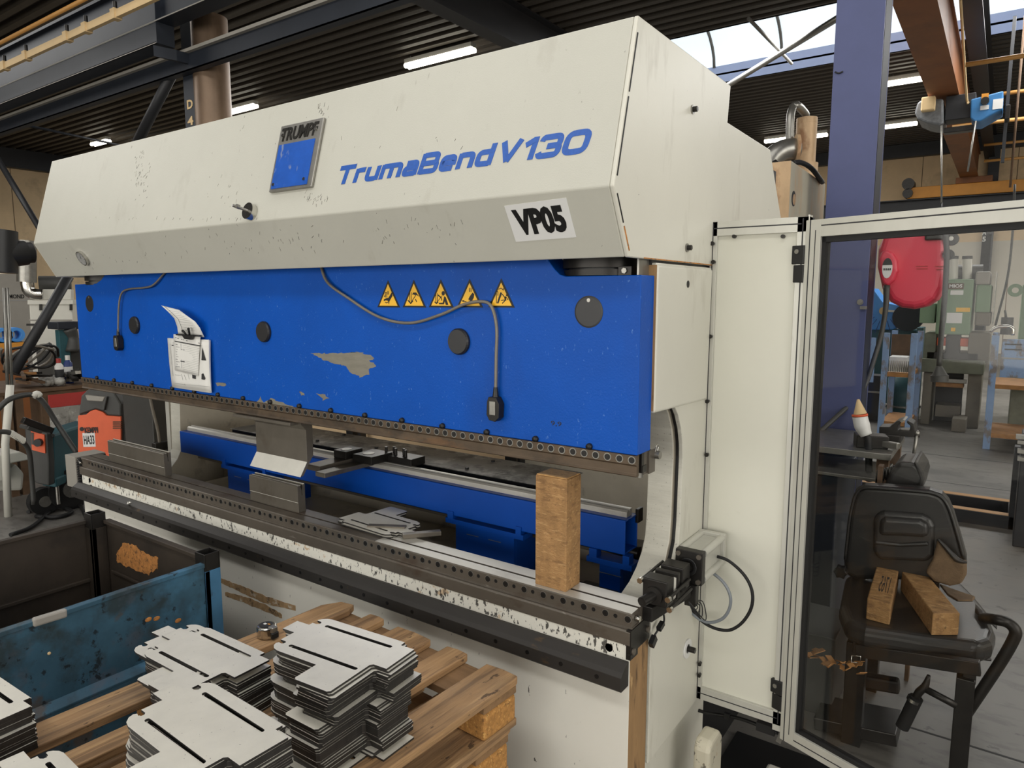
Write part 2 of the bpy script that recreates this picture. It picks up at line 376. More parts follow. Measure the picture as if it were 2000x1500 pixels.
        for i in range(n - 1):
            for j in range(w - 1):
                self.face([A[i][j], A[i][j + 1], A[i + 1][j + 1], A[i + 1][j]], k, smooth)
                self.face([B[i][j], B[i + 1][j], B[i + 1][j + 1], B[i][j + 1]], k, smooth)
        for i in range(n - 1):
            self.face([A[i][0], A[i + 1][0], B[i + 1][0], B[i][0]], k); self.face([A[i][-1], B[i][-1], B[i + 1][-1], A[i + 1][-1]], k)
        for j in range(w - 1):
            self.face([A[0][j], B[0][j], B[0][j + 1], A[0][j + 1]], k); self.face([A[-1][j], A[-1][j + 1], B[-1][j + 1], B[-1][j]], k)
        return self
    def text(self, s, o, R, U, w, h, m, depth=0.0008, bold=0.0, shear=0.0, spacing=1.0):
        """lettering whose bounding box has its lower-left corner at o and size w x h along R and U"""
        cu = bpy.data.curves.new('t', 'FONT'); cu.body = s; cu.offset = bold; cu.shear = shear; cu.space_character = spacing
        cu.extrude = 0.01; cu.resolution_u = 3
        ob = bpy.data.objects.new('t', cu); COL.objects.link(ob)
        me = bpy.data.meshes.new_from_object(ob)
        co = np.array([v.co[:] for v in me.vertices]); lo = co.min(0); hi = co.max(0); sp = hi - lo
        R = Vector(R).normalized(); U = Vector(U).normalized(); Nn = R.cross(U); o = Vector(o); k = self.mi(m)
        vs = [self.bm.verts.new(o + R * ((c[0] - lo[0]) / sp[0] * w) + U * ((c[1] - lo[1]) / sp[1] * h) + Nn * ((c[2] - lo[2]) / sp[2] * depth)) for c in co]
        for p in me.polygons: self.face([vs[i] for i in p.vertices], k)
        bpy.data.objects.remove(ob); bpy.data.meshes.remove(me); bpy.data.curves.remove(cu)
        return self
    def bounds(self):
        c = np.array([v.co[:] for v in self.bm.verts]); return c.min(0), c.max(0)

def to_mesh(mb, name, inv=None):
    bmesh.ops.recalc_face_normals(mb.bm, faces=mb.bm.faces)
    if inv is not None: bmesh.ops.transform(mb.bm, matrix=inv, verts=mb.bm.verts)
    me = bpy.data.meshes.new(name)
    mb.bm.to_mesh(me); mb.bm.free()
    for m in mb.mats: me.materials.append(m)
    return me

def bevel(o, w, seg=2):
    if w:
        b = o.modifiers.new('bevel', 'BEVEL'); b.width = w; b.segments = seg; b.limit_method = 'ANGLE'; b.angle_limit = math.radians(35)

def tag(o, label=None, cat=None, group=None, kind=None):
    if label: o['label'] = label
    if cat: o['category'] = cat
    if group: o['group'] = group
    if kind: o['kind'] = kind
    return o

def thing(name, label, cat, loc=(0, 0, 0), rz=0.0, group=None):
    o = bpy.data.objects.new(name, None); COL.objects.link(o)
    o.empty_display_size = 0.05
    o.location = loc; o.rotation_euler = (0, 0, rz)
    return tag(o, label, cat, group)

def root_matrix(o):
    while o.parent: o = o.parent
    return Matrix.Translation(o.location) @ Matrix.Rotation(o.rotation_euler.z, 4, 'Z')

def part(name, mb, parent, bev=0.0, label=None, world=True, seg=2):
    """mesh given in world coordinates becomes a child of its thing (or part)"""
    me = to_mesh(mb, name, root_matrix(parent).inverted() if world else None)
    o = bpy.data.objects.new(name, me); COL.objects.link(o); o.parent = parent
    bevel(o, bev, seg)
    if label: o['label'] = label
    return o

def solo(name, mb, label, cat, group=None, bev=0.0, kind=None, seg=2):
    lo, hi = mb.bounds(); c = Vector(((lo[0] + hi[0]) / 2, (lo[1] + hi[1]) / 2, lo[2]))
    me = to_mesh(mb, name, Matrix.Translation(-c))
    o = bpy.data.objects.new(name, me); COL.objects.link(o); o.location = c
    bevel(o, bev, seg)
    return tag(o, label, cat, group, kind)

def struct(name, mb, bev=0.0):
    o = bpy.data.objects.new(name, to_mesh(mb, name)); COL.objects.link(o); bevel(o, bev)
    o['kind'] = 'structure'
    return o

def dup(root, loc=None, rz=None, label=None, group=None):
    r = root.copy(); COL.objects.link(r)
    if loc is not None: r.location = loc
    if rz is not None: r.rotation_euler = (0, 0, rz)
    if label: r['label'] = label
    if group: r['group'] = group
    for ch in list(root.children):
        c = ch.copy(); COL.objects.link(c); c.parent = r
        for g in list(ch.children):
            d = g.copy(); COL.objects.link(d); d.parent = c
    return r

def arc(c, r, a0, a1, n=8, ry=None):
    ry = ry or r
    return [(c[0] + r * math.cos(math.radians(a0 + (a1 - a0) * i / n)), c[1] + ry * math.sin(math.radians(a0 + (a1 - a0) * i / n))) for i in range(n + 1)]

def circ(c, r, n=16):
    return [(c[0] + r * math.cos(2 * math.pi * i / n), c[1] + r * math.sin(2 * math.pi * i / n)) for i in range(n)]
# ================================================================ press brake
XL, XR = -4.03, -0.785
PB = thing('press_brake', 'long cream and blue sheet metal press brake with sloping hood across the middle', 'press brake', (-2.405, 1.75, 0))
RX = Vector((1, 0, 0))

# ---- hood: folded sheet shell open below, with end plates
HB, HR, HT = (1.63, 1.847), (1.54, 2.012), (1.655, 2.432)
prof = [HB, HR, HT, (2.362, 2.432), (2.345, 2.34), (2.335, 2.34), (2.35, 2.424), (1.662, 2.424), (1.549, 2.013), (1.637, 1.851)]
mb = MB().prism(prof, 'x', XL, XR - 0.012, 'cream')
side = [HB, HR, HT, (2.362, 2.432), (2.345, 2.32), (2.255, 1.847)]
mb.prism(side, 'x', XR - 0.012, XR, 'cream_side').prism(side, 'x', XL - 0.004, XL + 0.008, 'cream_side')
# open seam down the front of the end plate, and rust along its bottom edge
hood = part('hood', mb, PB, 0.0035)
mb = MB()
def seam(a, b, c, w):
    a = Vector((XR + 0.0006, a[0], a[1])); b = Vector((XR + 0.0006, b[0], b[1])); mb.bar(a, b, 0.003, w, c)
def lerp2(p, q, t): return (p[0] + (q[0] - p[0]) * t, p[1] + (q[1] - p[1]) * t)
h1 = (HT[0] + 0.008, HT[1]); r1 = (HR[0] + 0.008, HR[1]); b1 = (HB[0] + 0.008, HB[1])
seam(lerp2(r1, h1, 0.06), lerp2(r1, h1, 0.52), 'black_ink', 0.0035); seam(lerp2(r1, h1, 0.55), lerp2(r1, h1, 0.9), 'black_ink', 0.0035)
seam(lerp2(r1, b1, 0.1), lerp2(r1, b1, 0.5), 'black_ink', 0.003); seam(lerp2(r1, b1, 0.55), lerp2(r1, b1, 0.9), 'rust', 0.003)
seam((1.72, 1.849), (2.25, 1.849), 'rust', 0.003)
part('seam', mb, hood, 0)
# lettering on the upper slope
U1 = Vector((0, HT[0] - HR[0], HT[1] - HR[1])).normalized(); N1 = RX.cross(U1); P1 = (0, HR[0], HR[1])
U2 = Vector((0, HR[0] - HB[0], HR[1] - HB[1])).normalized(); N2 = RX.cross(U2); P2 = (0, HR[0], HR[1])
def on1(px, py): return atp(px, py, P1, N1)
def on2(px, py): return atp(px, py, P2, N2)
def rpath(pts, n=5):
    """polyline with rounded corners; points are (x, y[, radius])"""
    out = []
    for i, p in enumerate(pts):
        r = p[2] if len(p) > 2 else 0
        if r == 0 or i in (0, len(pts) - 1): out.append(Vector((p[0], p[1]))); continue
        c = Vector(p[:2]); a = (Vector(pts[i - 1][:2]) - c).normalized(); b = (Vector(pts[i + 1][:2]) - c).normalized()
        for k in range(n + 1):
            t = k / n; out.append((c + a * r) * (1 - t) ** 2 + c * 2 * t * (1 - t) + (c + b * r) * t ** 2)
    return out
def ribbon(pts, h=0.128):
    L, R = [], []
    for i, p in enumerate(pts):
        d0 = (p - pts[i - 1]).normalized() if i else None; d1 = (pts[i + 1] - p).normalized() if i < len(pts) - 1 else None
        d0 = d0 or d1; d1 = d1 or d0
        m = (d0 + d1).normalized(); nrm = Vector((-m.y, m.x)); k = h / max(0.4, nrm.dot(Vector((-d0.y, d0.x))))
        L.append(p + nrm * k); R.append(p - nrm * k)
    return L, R
q = 0.74
GL = {'T': (1.1, [[(0, .9), (1.1, .9)], [(.55, 0), (.55, .9)]]), 'r': (.62, [[(.1, 0), (.1, q)], [(.1, .45), (.1, .64, .15), (.62, .64)]]),
      'u': (.85, [[(.1, q), (.1, .1, .2), (.75, .1, .2), (.75, .3)], [(.75, 0), (.75, q)]]), 'm': (1.3, [[(.1, 0), (.1, q)], [(.1, .64), (.65, .64, .18), (.65, 0)], [(.55, .64), (1.2, .64, .18), (1.2, 0)]]),
      'a': (.85, [[(.12, .64), (.75, .64, .18), (.75, 0)], [(.75, .38), (.1, .38, .13), (.1, .1, .13), (.75, .1)]]), 'B': (1.05, [[(.1, 0), (.1, 1)], [(.1, .1), (.95, .1, .16), (.95, .5, .16), (.1, .5)], [(.1, .5), (.9, .5, .16), (.9, .9, .16), (.1, .9)]]),
      'e': (.85, [[(.75, .1), (.1, .1, .2), (.1, .64, .2), (.75, .64, .2), (.75, .37), (.1, .37)]]), 'n': (.85, [[(.1, 0), (.1, q)], [(.1, .64), (.75, .64, .18), (.75, 0)]]),
      'd': (.85, [[(.75, .1), (.1, .1, .2), (.1, .64, .2), (.75, .64)], [(.75, 0), (.75, 1)]]), 'V': (1.1, [[(.12, 1), (.53, .06)], [(.53, .06), (.98, 1)]]),
      '1': (.6, [[(.46, 0), (.46, 1)], [(.04, .68), (.42, .88)]]), '3': (1.0, [[(.06, .74), (.1, .9, .1), (.9, .9, .2), (.9, .5, .14), (.36, .5)], [(.36, .5), (.92, .5, .16), (.92, .1, .2), (.1, .1, .1), (.04, .26)]]),
      '0': (1.08, [[(.5, .1), (.1, .1, .28), (.1, .9, .28), (.98, .9, .28), (.98, .1, .28), (.5, .1)]])}
A0, A1 = on1(655, 362), on1(1143, 298)
BR = (A1 - A0); BL = BR.length; BR.normalize(); BU = (U1 - BR * U1.dot(BR)).normalized()
cap = (on1(1000, 273) - on1(1000, 315)).dot(BU) * 1.0
word = 'TrumaBend V130'; tot = sum((GL[c][0] + 0.13) if c != ' ' else 0.12 for c in word) - 0.13
sx = (BL - 0.2 * cap * 0) / tot; x = 0.0; mb = MB()
for c in word:
    if c == ' ': x += 0.12; continue
    for li, ln_ in enumerate(GL[c][1]):
        L, R = ribbon(rpath(ln_)); k = mb.mi('blueletter')
        def W_(p, o=0.001 + 0.0003 * li): return A0 + BR * ((x + p.x) * sx + 0.22 * p.y * cap) + BU * (p.y * cap) + N1 * o
        for i in range(len(L) - 1):
            mb.face([mb.bm.verts.new(W_(p)) for p in (R[i], R[i + 1], L[i + 1], L[i])], k)
            mb.face([mb.bm.verts.new(v) for v in (W_(L[i]), W_(L[i + 1]), W_(L[i + 1], 0), W_(L[i], 0))], k); mb.face([mb.bm.verts.new(v) for v in (W_(R[i], 0), W_(R[i + 1], 0), W_(R[i + 1]), W_(R[i]))], k)
    x += GL[c][0] + 0.13
part('lettering', mb, hood, 0, 'blue italic lettering')
# badge
bl, br_, tr = on1(530, 378), on1(612, 370), on1(640, 234)
w = (br_ - bl).dot(RX); h = (tr - br_).dot(U1)
def plate_on(o, U, N, x0, x1, y0, y1, t, m, mb):
    c = [o + RX * a + U * b + N * d for d in (0, t) for a, b in ((x0, y0), (x1, y0), (x1, y1), (x0, y1))]
    return mb.hexa(c, m)
mb = plate_on(bl, U1, N1, 0, w, 0, h, 0.012, 'zinc', MB())
badge = part('badge', mb, hood, 0.003, 'cast metal plate with a blue square field')
mb = plate_on(bl, U1, N1, w * 0.05, w * 0.9, h * 0.04, h * 0.70, 0.0135, 'badge_blue', MB())
for a, b in ((0.1, 0.1), (0.82, 0.12), (0.1, 0.84), (0.88, 0.84)):
    c = bl + RX * w * a + U1 * h * b; mb.cyl(c + N1 * 0.012, c + N1 * 0.0165, 0.006, 'chrome', n=10)
mb.text('TRUMPF', bl + RX * w * 0.06 + U1 * h * 0.75 + N1 * 0.012, RX, U1, w * 0.86, h * 0.2, 'badge_dark', 0.002, 0.03, 0.12)
part('badge_face', mb, hood, 0, 'blue foil field and raised dark letters')
# number sticker on the lower slope
bl2, br2, tl2, tr2 = on2(1008, 472), on2(1126, 463), on2(985, 402), on2(1106, 386)
R2 = (br2 - bl2).normalized(); UU = (tl2 - bl2).normalized()
mb = MB().hexa([bl2 + N2 * 0.0002, br2 + N2 * 0.0002, tr2 + N2 * 0.0002, tl2 + N2 * 0.0002, bl2 + N2 * 0.001, br2 + N2 * 0.001, tr2 + N2 * 0.001, tl2 + N2 * 0.001], 'sticker')
w2 = (br2 - bl2).length; h2 = (tl2 - bl2).length
mb.text('VP05', bl2 + R2 * w2 * 0.09 + UU * h2 * 0.16 + N2 * 0.001, R2, UU, w2 * 0.82, h2 * 0.72, 'black_ink', 0.0006, 0.055)
part('number_sticker', mb, hood, 0, 'white sticker with bold black characters')
# scuffs and scratches on the hood sheet
mb = MB(); rs = random.Random(5)
for fn, Np, Ux, cx_, cy_, sx_, sy_, n_ in ((on1, N1, U1, 275, 345, 14, 45, 60), (on1, N1, U1, 615, 388, 28, 12, 26), (on1, N1, U1, 440, 380, 40, 30, 12), (on1, N1, U1, 630, 215, 12, 12, 16), (on2, N2, U2, 520, 470, 160, 26, 46), (on2, N2, U2, 820, 450, 120, 30, 22), (on1, N1, U1, 700, 250, 300, 60, 14), (on2, N2, U2, 230, 510, 110, 18, 20), (on1, N1, U1, 400, 428, 240, 3, 30)):
    for i in range(n_):
        px, py = rs.gauss(cx_, sx_ * 0.55), rs.gauss(cy_, sy_ * 0.55)
        p = fn(px, py); a_ = rs.gauss(1.25, 0.35); l_ = rs.uniform(0.003, 0.016)
        if fn is on1 and not 0.02 < (p.z - HR[1]) / 0.42 < 0.97: continue
        if fn is on2 and not -0.155 < p.z - HR[1] < -0.01: continue
        d_ = RX * math.cos(a_) + Ux * math.sin(a_)
        mb.bar(p - d_ * l_ / 2 + Np * 0.0002, p + d_ * l_ / 2 + Np * 0.0002, rs.uniform(0.0006, 0.0016), 0.0004, 'scuff' if rs.random() < 0.7 else 'ink', Np)
part('scuff_marks', mb, hood, 0, 'dark scuffs and scratches')['kind'] = 'stuff'
# pressure gauge
g = on2(164, 503)
mb = MB().cyl(g, g + N2 * 0.014, 0.036, 'chrome', n=28).cyl(g + N2 * 0.0142, g + N2 * 0.0148, 0.031, 'ink_grey', n=28)
for i in range(9):
    a = math.radians(-40 + 260 * i / 8); d = RX * math.cos(a) + U2 * math.sin(a)
    mb.bar(g + N2 * 0.0152 + d * 0.024, g + N2 * 0.0152 + d * 0.029, 0.0014, 0.0008, 'black_ink', N2)
mb.bar(g + N2 * 0.0154, g + N2 * 0.0154 + (RX * 0.5 + U2 * 0.85) * 0.022, 0.0018, 0.0008, 'black_ink', N2)
part('pressure_gauge', mb, hood, 0)
# end plate screws
for px, py in ((1352, 214), (1341, 484)):
    c = at(px, py, X=XR)
    mb = MB().cyl(c, c + RX * 0.004, 0.013, 'zinc', n=14).cyl(c + RX * 0.004, c + RX * 0.016, 0.008, 'gunmetal', n=6)
    part('end_screw', mb, hood)
# rear cover stepping back behind the hood
mb = MB().prism([(2.33, 2.318), (2.873, 2.315), (3.08, 2.07), (3.10, 1.9), (2.26, 1.9)], 'x', XL + 0.02, XR - 0.006, 'cream_side')
part('rear_cover', mb, PB, 0.004)

# ---- ram
xa = at(1068, 517, Y=1.714).x; xb = at(1104, 535, Y=1.714).x
RZ0, RZT = 1.319, 1.95
pts = [(XL + 0.005, RZ0), (XR - 0.004, RZ0), (XR - 0.004, 1.805), (xb, 1.805)]
pts += [(xb + (xa - xb) * t, 1.805 + 0.045 * (1 - math.cos(t * math.pi / 2)) * 1.2) for t in (0.3, 0.6, 0.85, 1.0)] + [(xa - 0.02, 1.89), (xa - 0.02, RZT)]
xl = 2 * (XL + XR) / 2 - xa
pts += [(xl + 0.05, RZT), (xl + 0.05, 1.86), (xl, 1.83), (xl - 0.06, 1.812), (XL + 0.005, 1.81)]
ram = part('ram', MB().prism(pts, 'y', 1.714, 1.80, 'blue'), PB, 0.002, 'blue painted ram plate')
# round caps
for px, py, r, t in ((175, 593, 0.042, 0.002), (265, 635, 0.042, 0.014), (517, 648, 0.042, 0.014), (898, 667, 0.042, 0.014), (1150, 609, 0.0445, 0.002)):
    c = at(px, py, Y=1.714); c.y = 1.714
    mb = MB().lathe([(0, t), (r * 0.9, t), (r, t * 0.6), (r, 0)], c, 'cap', (0, -1, 0), 32, False)
    if t < 0.01: mb.cyl(c + Vector((0, -t, 0.032)), c + Vector((0, -t - 0.001, 0.032)), 0.0055, 'zinc', n=10)
    part('round_cap', mb, ram)
# worn bare patches
def rough_patch(pts, y, name, n=90):
    P = [at(px, py, Y=1.714) for px, py in pts]; out = []
    per = sum((P[i] - P[(i + 1) % len(P)]).length for i in range(len(P)))
    for i in range(len(P)):
        a, b = P[i], P[(i + 1) % len(P)]; k = max(1, int(n * (b - a).length / per))
        for j in range(k):
            q = a.lerp(b, j / k); out.append((q.x + random.uniform(-0.009, 0.009), q.z + random.uniform(-0.0025, 0.0025)))
    mb = MB().prism(out, 'y', 1.7136, 1.7142, 'bare'); part(name, mb, ram, 0, 'bare grey metal where the blue is worn off')
rough_patch([(606, 690), (660, 690), (700, 687), (726, 694), (734, 700), (722, 705), (736, 713), (722, 722), (722, 730), (704, 737), (686, 728), (676, 715), (640, 706)], 1.714, 'bare_patch')
rough_patch([(584, 764), (592, 768), (594, 772), (587, 772)], 1.714, 'bare_patch', 14)
rough_patch([(620, 769), (636, 770), (641, 778), (632, 783), (626, 776)], 1.714, 'bare_patch', 18)
rough_patch([(500, 788), (508, 775), (516, 786), (530, 778), (560, 789), (585, 797), (560, 795), (520, 791)], 1.714, 'bare_patch', 40)
rough_patch([(420, 748), (442, 748), (442, 753), (424, 754)], 1.714, 'bare_patch', 16)
# pencil marks near the lower right corner
mb = MB(); o = at(1076, 832, Y=1.7138); mb.text('9,9', (o.x, 1.7138, o.z), RX, (0, 0, 1), 0.036, 0.016, 'black_ink', 0.0004); part('pencil_mark', mb, ram)
# warning triangles
def tri_sticker(x0, x1, z0, z1, k):
    mb = MB(); xm = (x0 + x1) / 2; y = 1.7138
    mb.prism([(x0, z0), (x1, z0), (xm, z1)], 'y', y - 0.0007, y, 'black_ink')
    d = 0.010; y -= 0.0009
    mb.prism([(x0 + d * 1.1, z0 + d * 0.55), (x1 - d * 1.1, z0 + d * 0.55), (xm, z1 - d * 1.3)], 'y', y - 0.0003, y, 'yellow')
    y -= 0.0005; W = x1 - x0; H = z1 - z0
    def p(*q): mb.prism([(x0 + a * W, z0 + b * H) for a, b in q], 'y', y - 0.0003, y, 'black_ink')
    def ln(a, b, c, d_, w=0.012):
        vx, vz = (c - a) * W, (d_ - b) * H; l = math.hypot(vx, vz); nx, nz = -vz / l * w * W, vx / l * w * W
        mb.prism([(x0 + a * W + nx, z0 + b * H + nz), (x0 + a * W - nx, z0 + b * H - nz), (x0 + c * W - nx, z0 + d_ * H - nz), (x0 + c * W + nx, z0 + d_ * H + nz)], 'y', y - 0.0003, y, 'black_ink')
    if k == 0:
        p((0.60, 0.47), (0.67, 0.56), (0.69, 0.42), (0.55, 0.22), (0.53, 0.10), (0.49, 0.24), (0.40, 0.26), (0.30, 0.23), (0.31, 0.29), (0.42, 0.34), (0.52, 0.36))
        ln(0.38, 0.55, 0.38, 0.36); ln(0.44, 0.55, 0.44, 0.36); ln(0.38, 0.55, 0.44, 0.55); ln(0.50, 0.6, 0.50, 0.47, 0.018); ln(0.33, 0.38, 0.37, 0.44); ln(0.35, 0.2, 0.42, 0.16); ln(0.42, 0.16, 0.49, 0.2)
    elif k == 1:
        p((0.42, 0.46), (0.48, 0.54), (0.60, 0.54), (0.68, 0.44), (0.72, 0.38), (0.64, 0.44), (0.58, 0.46), (0.54, 0.43), (0.50, 0.47))
        ln(0.60, 0.46, 0.36, 0.16); ln(0.33, 0.55, 0.33, 0.2); ln(0.39, 0.55, 0.39, 0.22); ln(0.24, 0.26, 0.36, 0.14, 0.018); ln(0.36, 0.14, 0.46, 0.24, 0.018); ln(0.62, 0.2, 0.56, 0.3, 0.016)
    elif k == 2:
        mb.prism([(x0 + W * (0.60 + 0.065 * math.cos(a)), z0 + H * (0.5 + 0.08 * math.sin(a))) for a in [i * math.pi / 7 for i in range(14)]], 'y', y - 0.0003, y, 'black_ink')
        p((0.64, 0.40), (0.70, 0.36), (0.80, 0.09), (0.70, 0.09), (0.66, 0.22), (0.62, 0.11), (0.42, 0.11), (0.42, 0.16), (0.58, 0.17))
        ln(0.30, 0.5, 0.30, 0.16); ln(0.36, 0.5, 0.36, 0.18); ln(0.56, 0.42, 0.31, 0.15, 0.008); ln(0.39, 0.44, 0.52, 0.34, 0.02); ln(0.52, 0.34, 0.54, 0.24, 0.016); ln(0.24, 0.2, 0.32, 0.13); ln(0.32, 0.13, 0.40, 0.2)
    elif k == 3:
        p((0.62, 0.52), (0.68, 0.46), (0.66, 0.34), (0.60, 0.24), (0.54, 0.18), (0.50, 0.28), (0.48, 0.22), (0.46, 0.30), (0.52, 0.40))
        p((0.22, 0.2), (0.22, 0.25), (0.30, 0.25), (0.30, 0.22), (0.38, 0.22), (0.38, 0.2)); ln(0.56, 0.68, 0.56, 0.54); ln(0.50, 0.68, 0.50, 0.54)
    else:
        p((0.34, 0.14), (0.40, 0.14), (0.54, 0.5), (0.47, 0.52)); ln(0.32, 0.14, 0.32, 0.54); ln(0.38, 0.54, 0.38, 0.4); ln(0.32, 0.54, 0.38, 0.54)
        ln(0.54, 0.46, 0.64, 0.34, 0.014); ln(0.64, 0.34, 0.68, 0.24, 0.022); ln(0.68, 0.38, 0.64, 0.28, 0.02); ln(0.64, 0.26, 0.50, 0.24, 0.014); ln(0.66, 0.25, 0.54, 0.14, 0.014); ln(0.68, 0.36, 0.76, 0.26, 0.012)
        ln(0.40, 0.62, 0.50, 0.66, 0.012); ln(0.50, 0.66, 0.58, 0.6, 0.012); ln(0.58, 0.66, 0.58, 0.58, 0.012)
        mb.prism([(x0 + W * (0.705 + 0.026 * math.cos(a)), z0 + H * (0.42 + 0.032 * math.sin(a))) for a in [i * math.pi / 5 for i in range(10)]], 'y', y - 0.0003, y, 'black_ink')
    part('warning_sticker', mb, ram, 0, ('yellow warning triangle with a crushed hand', 'yellow warning triangle with a hand at the bending tool', 'yellow warning triangle with a kneeling figure', 'yellow warning triangle with a hand under the tool', 'yellow warning triangle with a tipping tool and a falling figure')[k])
for k, (a, b) in enumerate(((-1.772, -1.664), (-1.652, -1.547), (-1.535, -1.43), (-1.417, -1.313), (-1.293, -1.194))):
    tri_sticker(a, b, 1.7115 + 0.001 * k, 1.803, k)
# black screw heads above the clamp strip
x = at(1152, 873, Y=1.714).x; dx = at(1152, 873, Y=1.714).x - at(1047, 857, Y=1.714).x
i = 0
b0 = None
while x > XL + 0.05:
    mb = MB().lathe([(0, 0.012), (0.008, 0.011), (0.0095, 0.006), (0.0095, 0)], (x, 1.714, RZ0 + 0.008), 'black', (0, -1, 0), 12)
    if b0 is None: b0 = part('screw_head', mb, ram)
    else:
        c = b0.copy(); COL.objects.link(c); c.location = (-dx * i, 0, 0); mb.bm.free()
    i += 1; x -= dx

# ---- upper tool clamp under the ram
mb = MB().prism([(1.708, 1.3185), (1.708, 1.293), (1.713, 1.289), (1.713, 1.268), (1.708, 1.262), (1.712, 1.2585), (1.728, 1.2585), (1.728, 1.3185)], 'x', XL + 0.005, XR - 0.004, 'clamp')
mb.box(XL + 0.005, XR - 0.006, 1.75, 1.765, 1.262, 1.3185, 'gunmetal').box(XL + 0.005, XR - 0.006, 1.765, 1.815, 1.255, 1.3185, 'steel')
clamp = part('tool_clamp', mb, PB, 0.0008)
x0 = at(1234, 900, Y=1.708).x; x1 = at(1210, 896, Y=1.708).x; dx = x0 - x1
nb = int((x0 - XL - 0.02) / dx) + 1
mb = MB().cyl((x0, 1.708, 1.306), (x0, 1.7068, 1.306), 0.0115, 'zinc', n=14).cyl((x0, 1.7068, 1.306), (x0, 1.706, 1.306), 0.0088, 'black_ink', n=14).cyl((x0, 1.706, 1.306), (x0, 1.7055, 1.306), 0.005, 'gunmetal', n=6)
b0 = part('clamp_bolt', mb, clamp)
for i in range(1, nb):
    c = b0.copy(); COL.objects.link(c); c.location = (-dx * i, 0, 0)
# latch at the right end of the clamp
mb = MB().box(XR - 0.006, XR - 0.001, 1.79, 1.83, 1.252, 1.318, 'steel').cyl((XR - 0.006, 1.834, 1.30), (XR + 0.012, 1.834, 1.30), 0.012, 'zinc', n=12)
mb.tube([(XR, 1.825, 1.31), (XR, 1.835, 1.328), (XR, 1.848, 1.322), (XR, 1.84, 1.308)], 0.0018, 'chrome', 6)
mb.box(XR - 0.03, XR - 0.004, 1.752, 1.778, 1.262, 1.282, 'gunmetal').cyl((XR - 0.02, 1.77, 1.245), (XR - 0.02, 1.77, 1.262), 0.01, 'zinc', n=8)
part('clamp_latch', mb, PB, 0.0008)

# ---- hydraulic cylinders seen between hood and ram
for sx in (0, 1):
    cx = -0.955 if sx else (XL + XR) + 0.955
    mb = MB().cyl((cx, 1.82, 1.8065), (cx, 1.82, 1.823), 0.115, 'gunmetal', n=40).cyl((cx, 1.82, 1.823), (cx, 1.82, 1.828), 0.10, 'black', n=40).cyl((cx, 1.82, 1.828), (cx, 1.82, 1.9), 0.118, 'gunmetal', n=40)
    part('hydraulic_cylinder', mb, PB, 0.001)
mb = MB().box(-0.87, -0.83, 1.74, 1.80, 1.805, 1.83, 'gunmetal').cyl((-0.85, 1.74, 1.818), (-0.85, 1.735, 1.818), 0.008, 'zinc', n=6).box(-0.812, -0.806, 1.735, 1.80, 1.805, 1.85, 'zinc')
part('cylinder_bracket', mb, PB, 0.001)

# ---- bed: painted plate, table beam and front guide rail
BX0, BX1 = -4.08, -0.79
bed = part('bed_plate', MB().prism([(BX0, 0.0), (BX1, 0.0), (BX1, 0.776), (BX0, 0.776)], 'y', 1.70, 1.823, 'bed_paint_low', side='cream_edge_rust'), PB, 0.0015)
part('upper_band', MB().box(BX0, BX1 - 0.001, 1.6992, 1.7002, 0.733, 0.776, 'bed_paint'), bed, 0, 'cream band with many chips under the table')
mb = MB()
for px, py in ((1189, 1265), (1190, 1290), (175, 938), (178, 951)):
    c = at(px, py, Y=1.6985); mb.cyl((c.x, 1.7, c.z), (c.x, 1.6992, c.z), 0.0125, 'black_ink', n=16)
part('bolt_hole', mb, bed)
# worn primer streaks on the lower plate
def streak(pts, col, w):
    mb = MB(); P = [at(px, py, Y=1.70) for px, py in pts]; top = []; bot = []
    for i in range(len(P) - 1):
        for j in range(9):
            q = P[i].lerp(P[i + 1], j / 9); k = w * (0.6 + 0.4 * math.sin((i * 9 + j) / (9 * (len(P) - 1)) * math.pi)) * random.uniform(0.8, 1.15)
            top.append((q.x, q.z + k)); bot.append((q.x, q.z - k))
    mb.prism(top + bot[::-1], 'y', 1.6993, 1.7005, col); part('worn_streak', mb, bed, 0, 'worn brown scrape through the cream paint')
M['scrape'] = mat('scraped_primer', (172, 142, 104), 0.7, var=0.25, vscale=40, layers=[((70, 60, 50), 26, 0.56, 0.08, W3, 0.8), ((214, 206, 190), 30, 0.6, 0.06, W3, 0.8)])
streak([(432, 1134), (470, 1150), (520, 1172), (585, 1190)], 'scrape', 0.017)
streak([(440, 1160), (480, 1172), (520, 1188), (555, 1206)], 'scrape', 0.016)
mb = MB()
mb.prism([(1.6955, 0.778), (1.6955, 0.816), (1.70, 0.8205), (1.709, 0.8205), (1.709, 0.826), (1.712, 0.826), (1.82, 0.826), (1.82, 0.778)], 'x', BX0 - 0.02, BX1, 'steel')
table = part('table_beam', mb, PB, 0.0008)
mb = MB().prism([(1.709, 0.826), (1.709, 0.8635), (1.7125, 0.867), (1.755, 0.867), (1.755, 0.857), (1.764, 0.857), (1.764, 0.867), (1.818, 0.867), (1.818, 0.826)], 'x', BX0 - 0.03, BX1 - 0.002, 'steel')
split = at(775, 1040, Z=0.867).x
top = part('table_top', MB().prism([(1.7118, 0.8662), (1.7118, 0.8672), (1.754, 0.8672), (1.754, 0.8662)], 'x', split, BX1 - 0.003, 'bright').prism([(1.7645, 0.8662), (1.7645, 0.8672), (1.8175, 0.8672), (1.8175, 0.8662)], 'x', split, BX1 - 0.003, 'bright'), table, 0, 'brightly worn steel strips')
part('die_holder', mb, table, 0.0008)
x0 = at(1226.5, 1203, Y=1.709).x; x1 = at(1182.7, 1191, Y=1.709).x; dx = (x0 - x1)
nb = int((x0 - BX0) / dx)
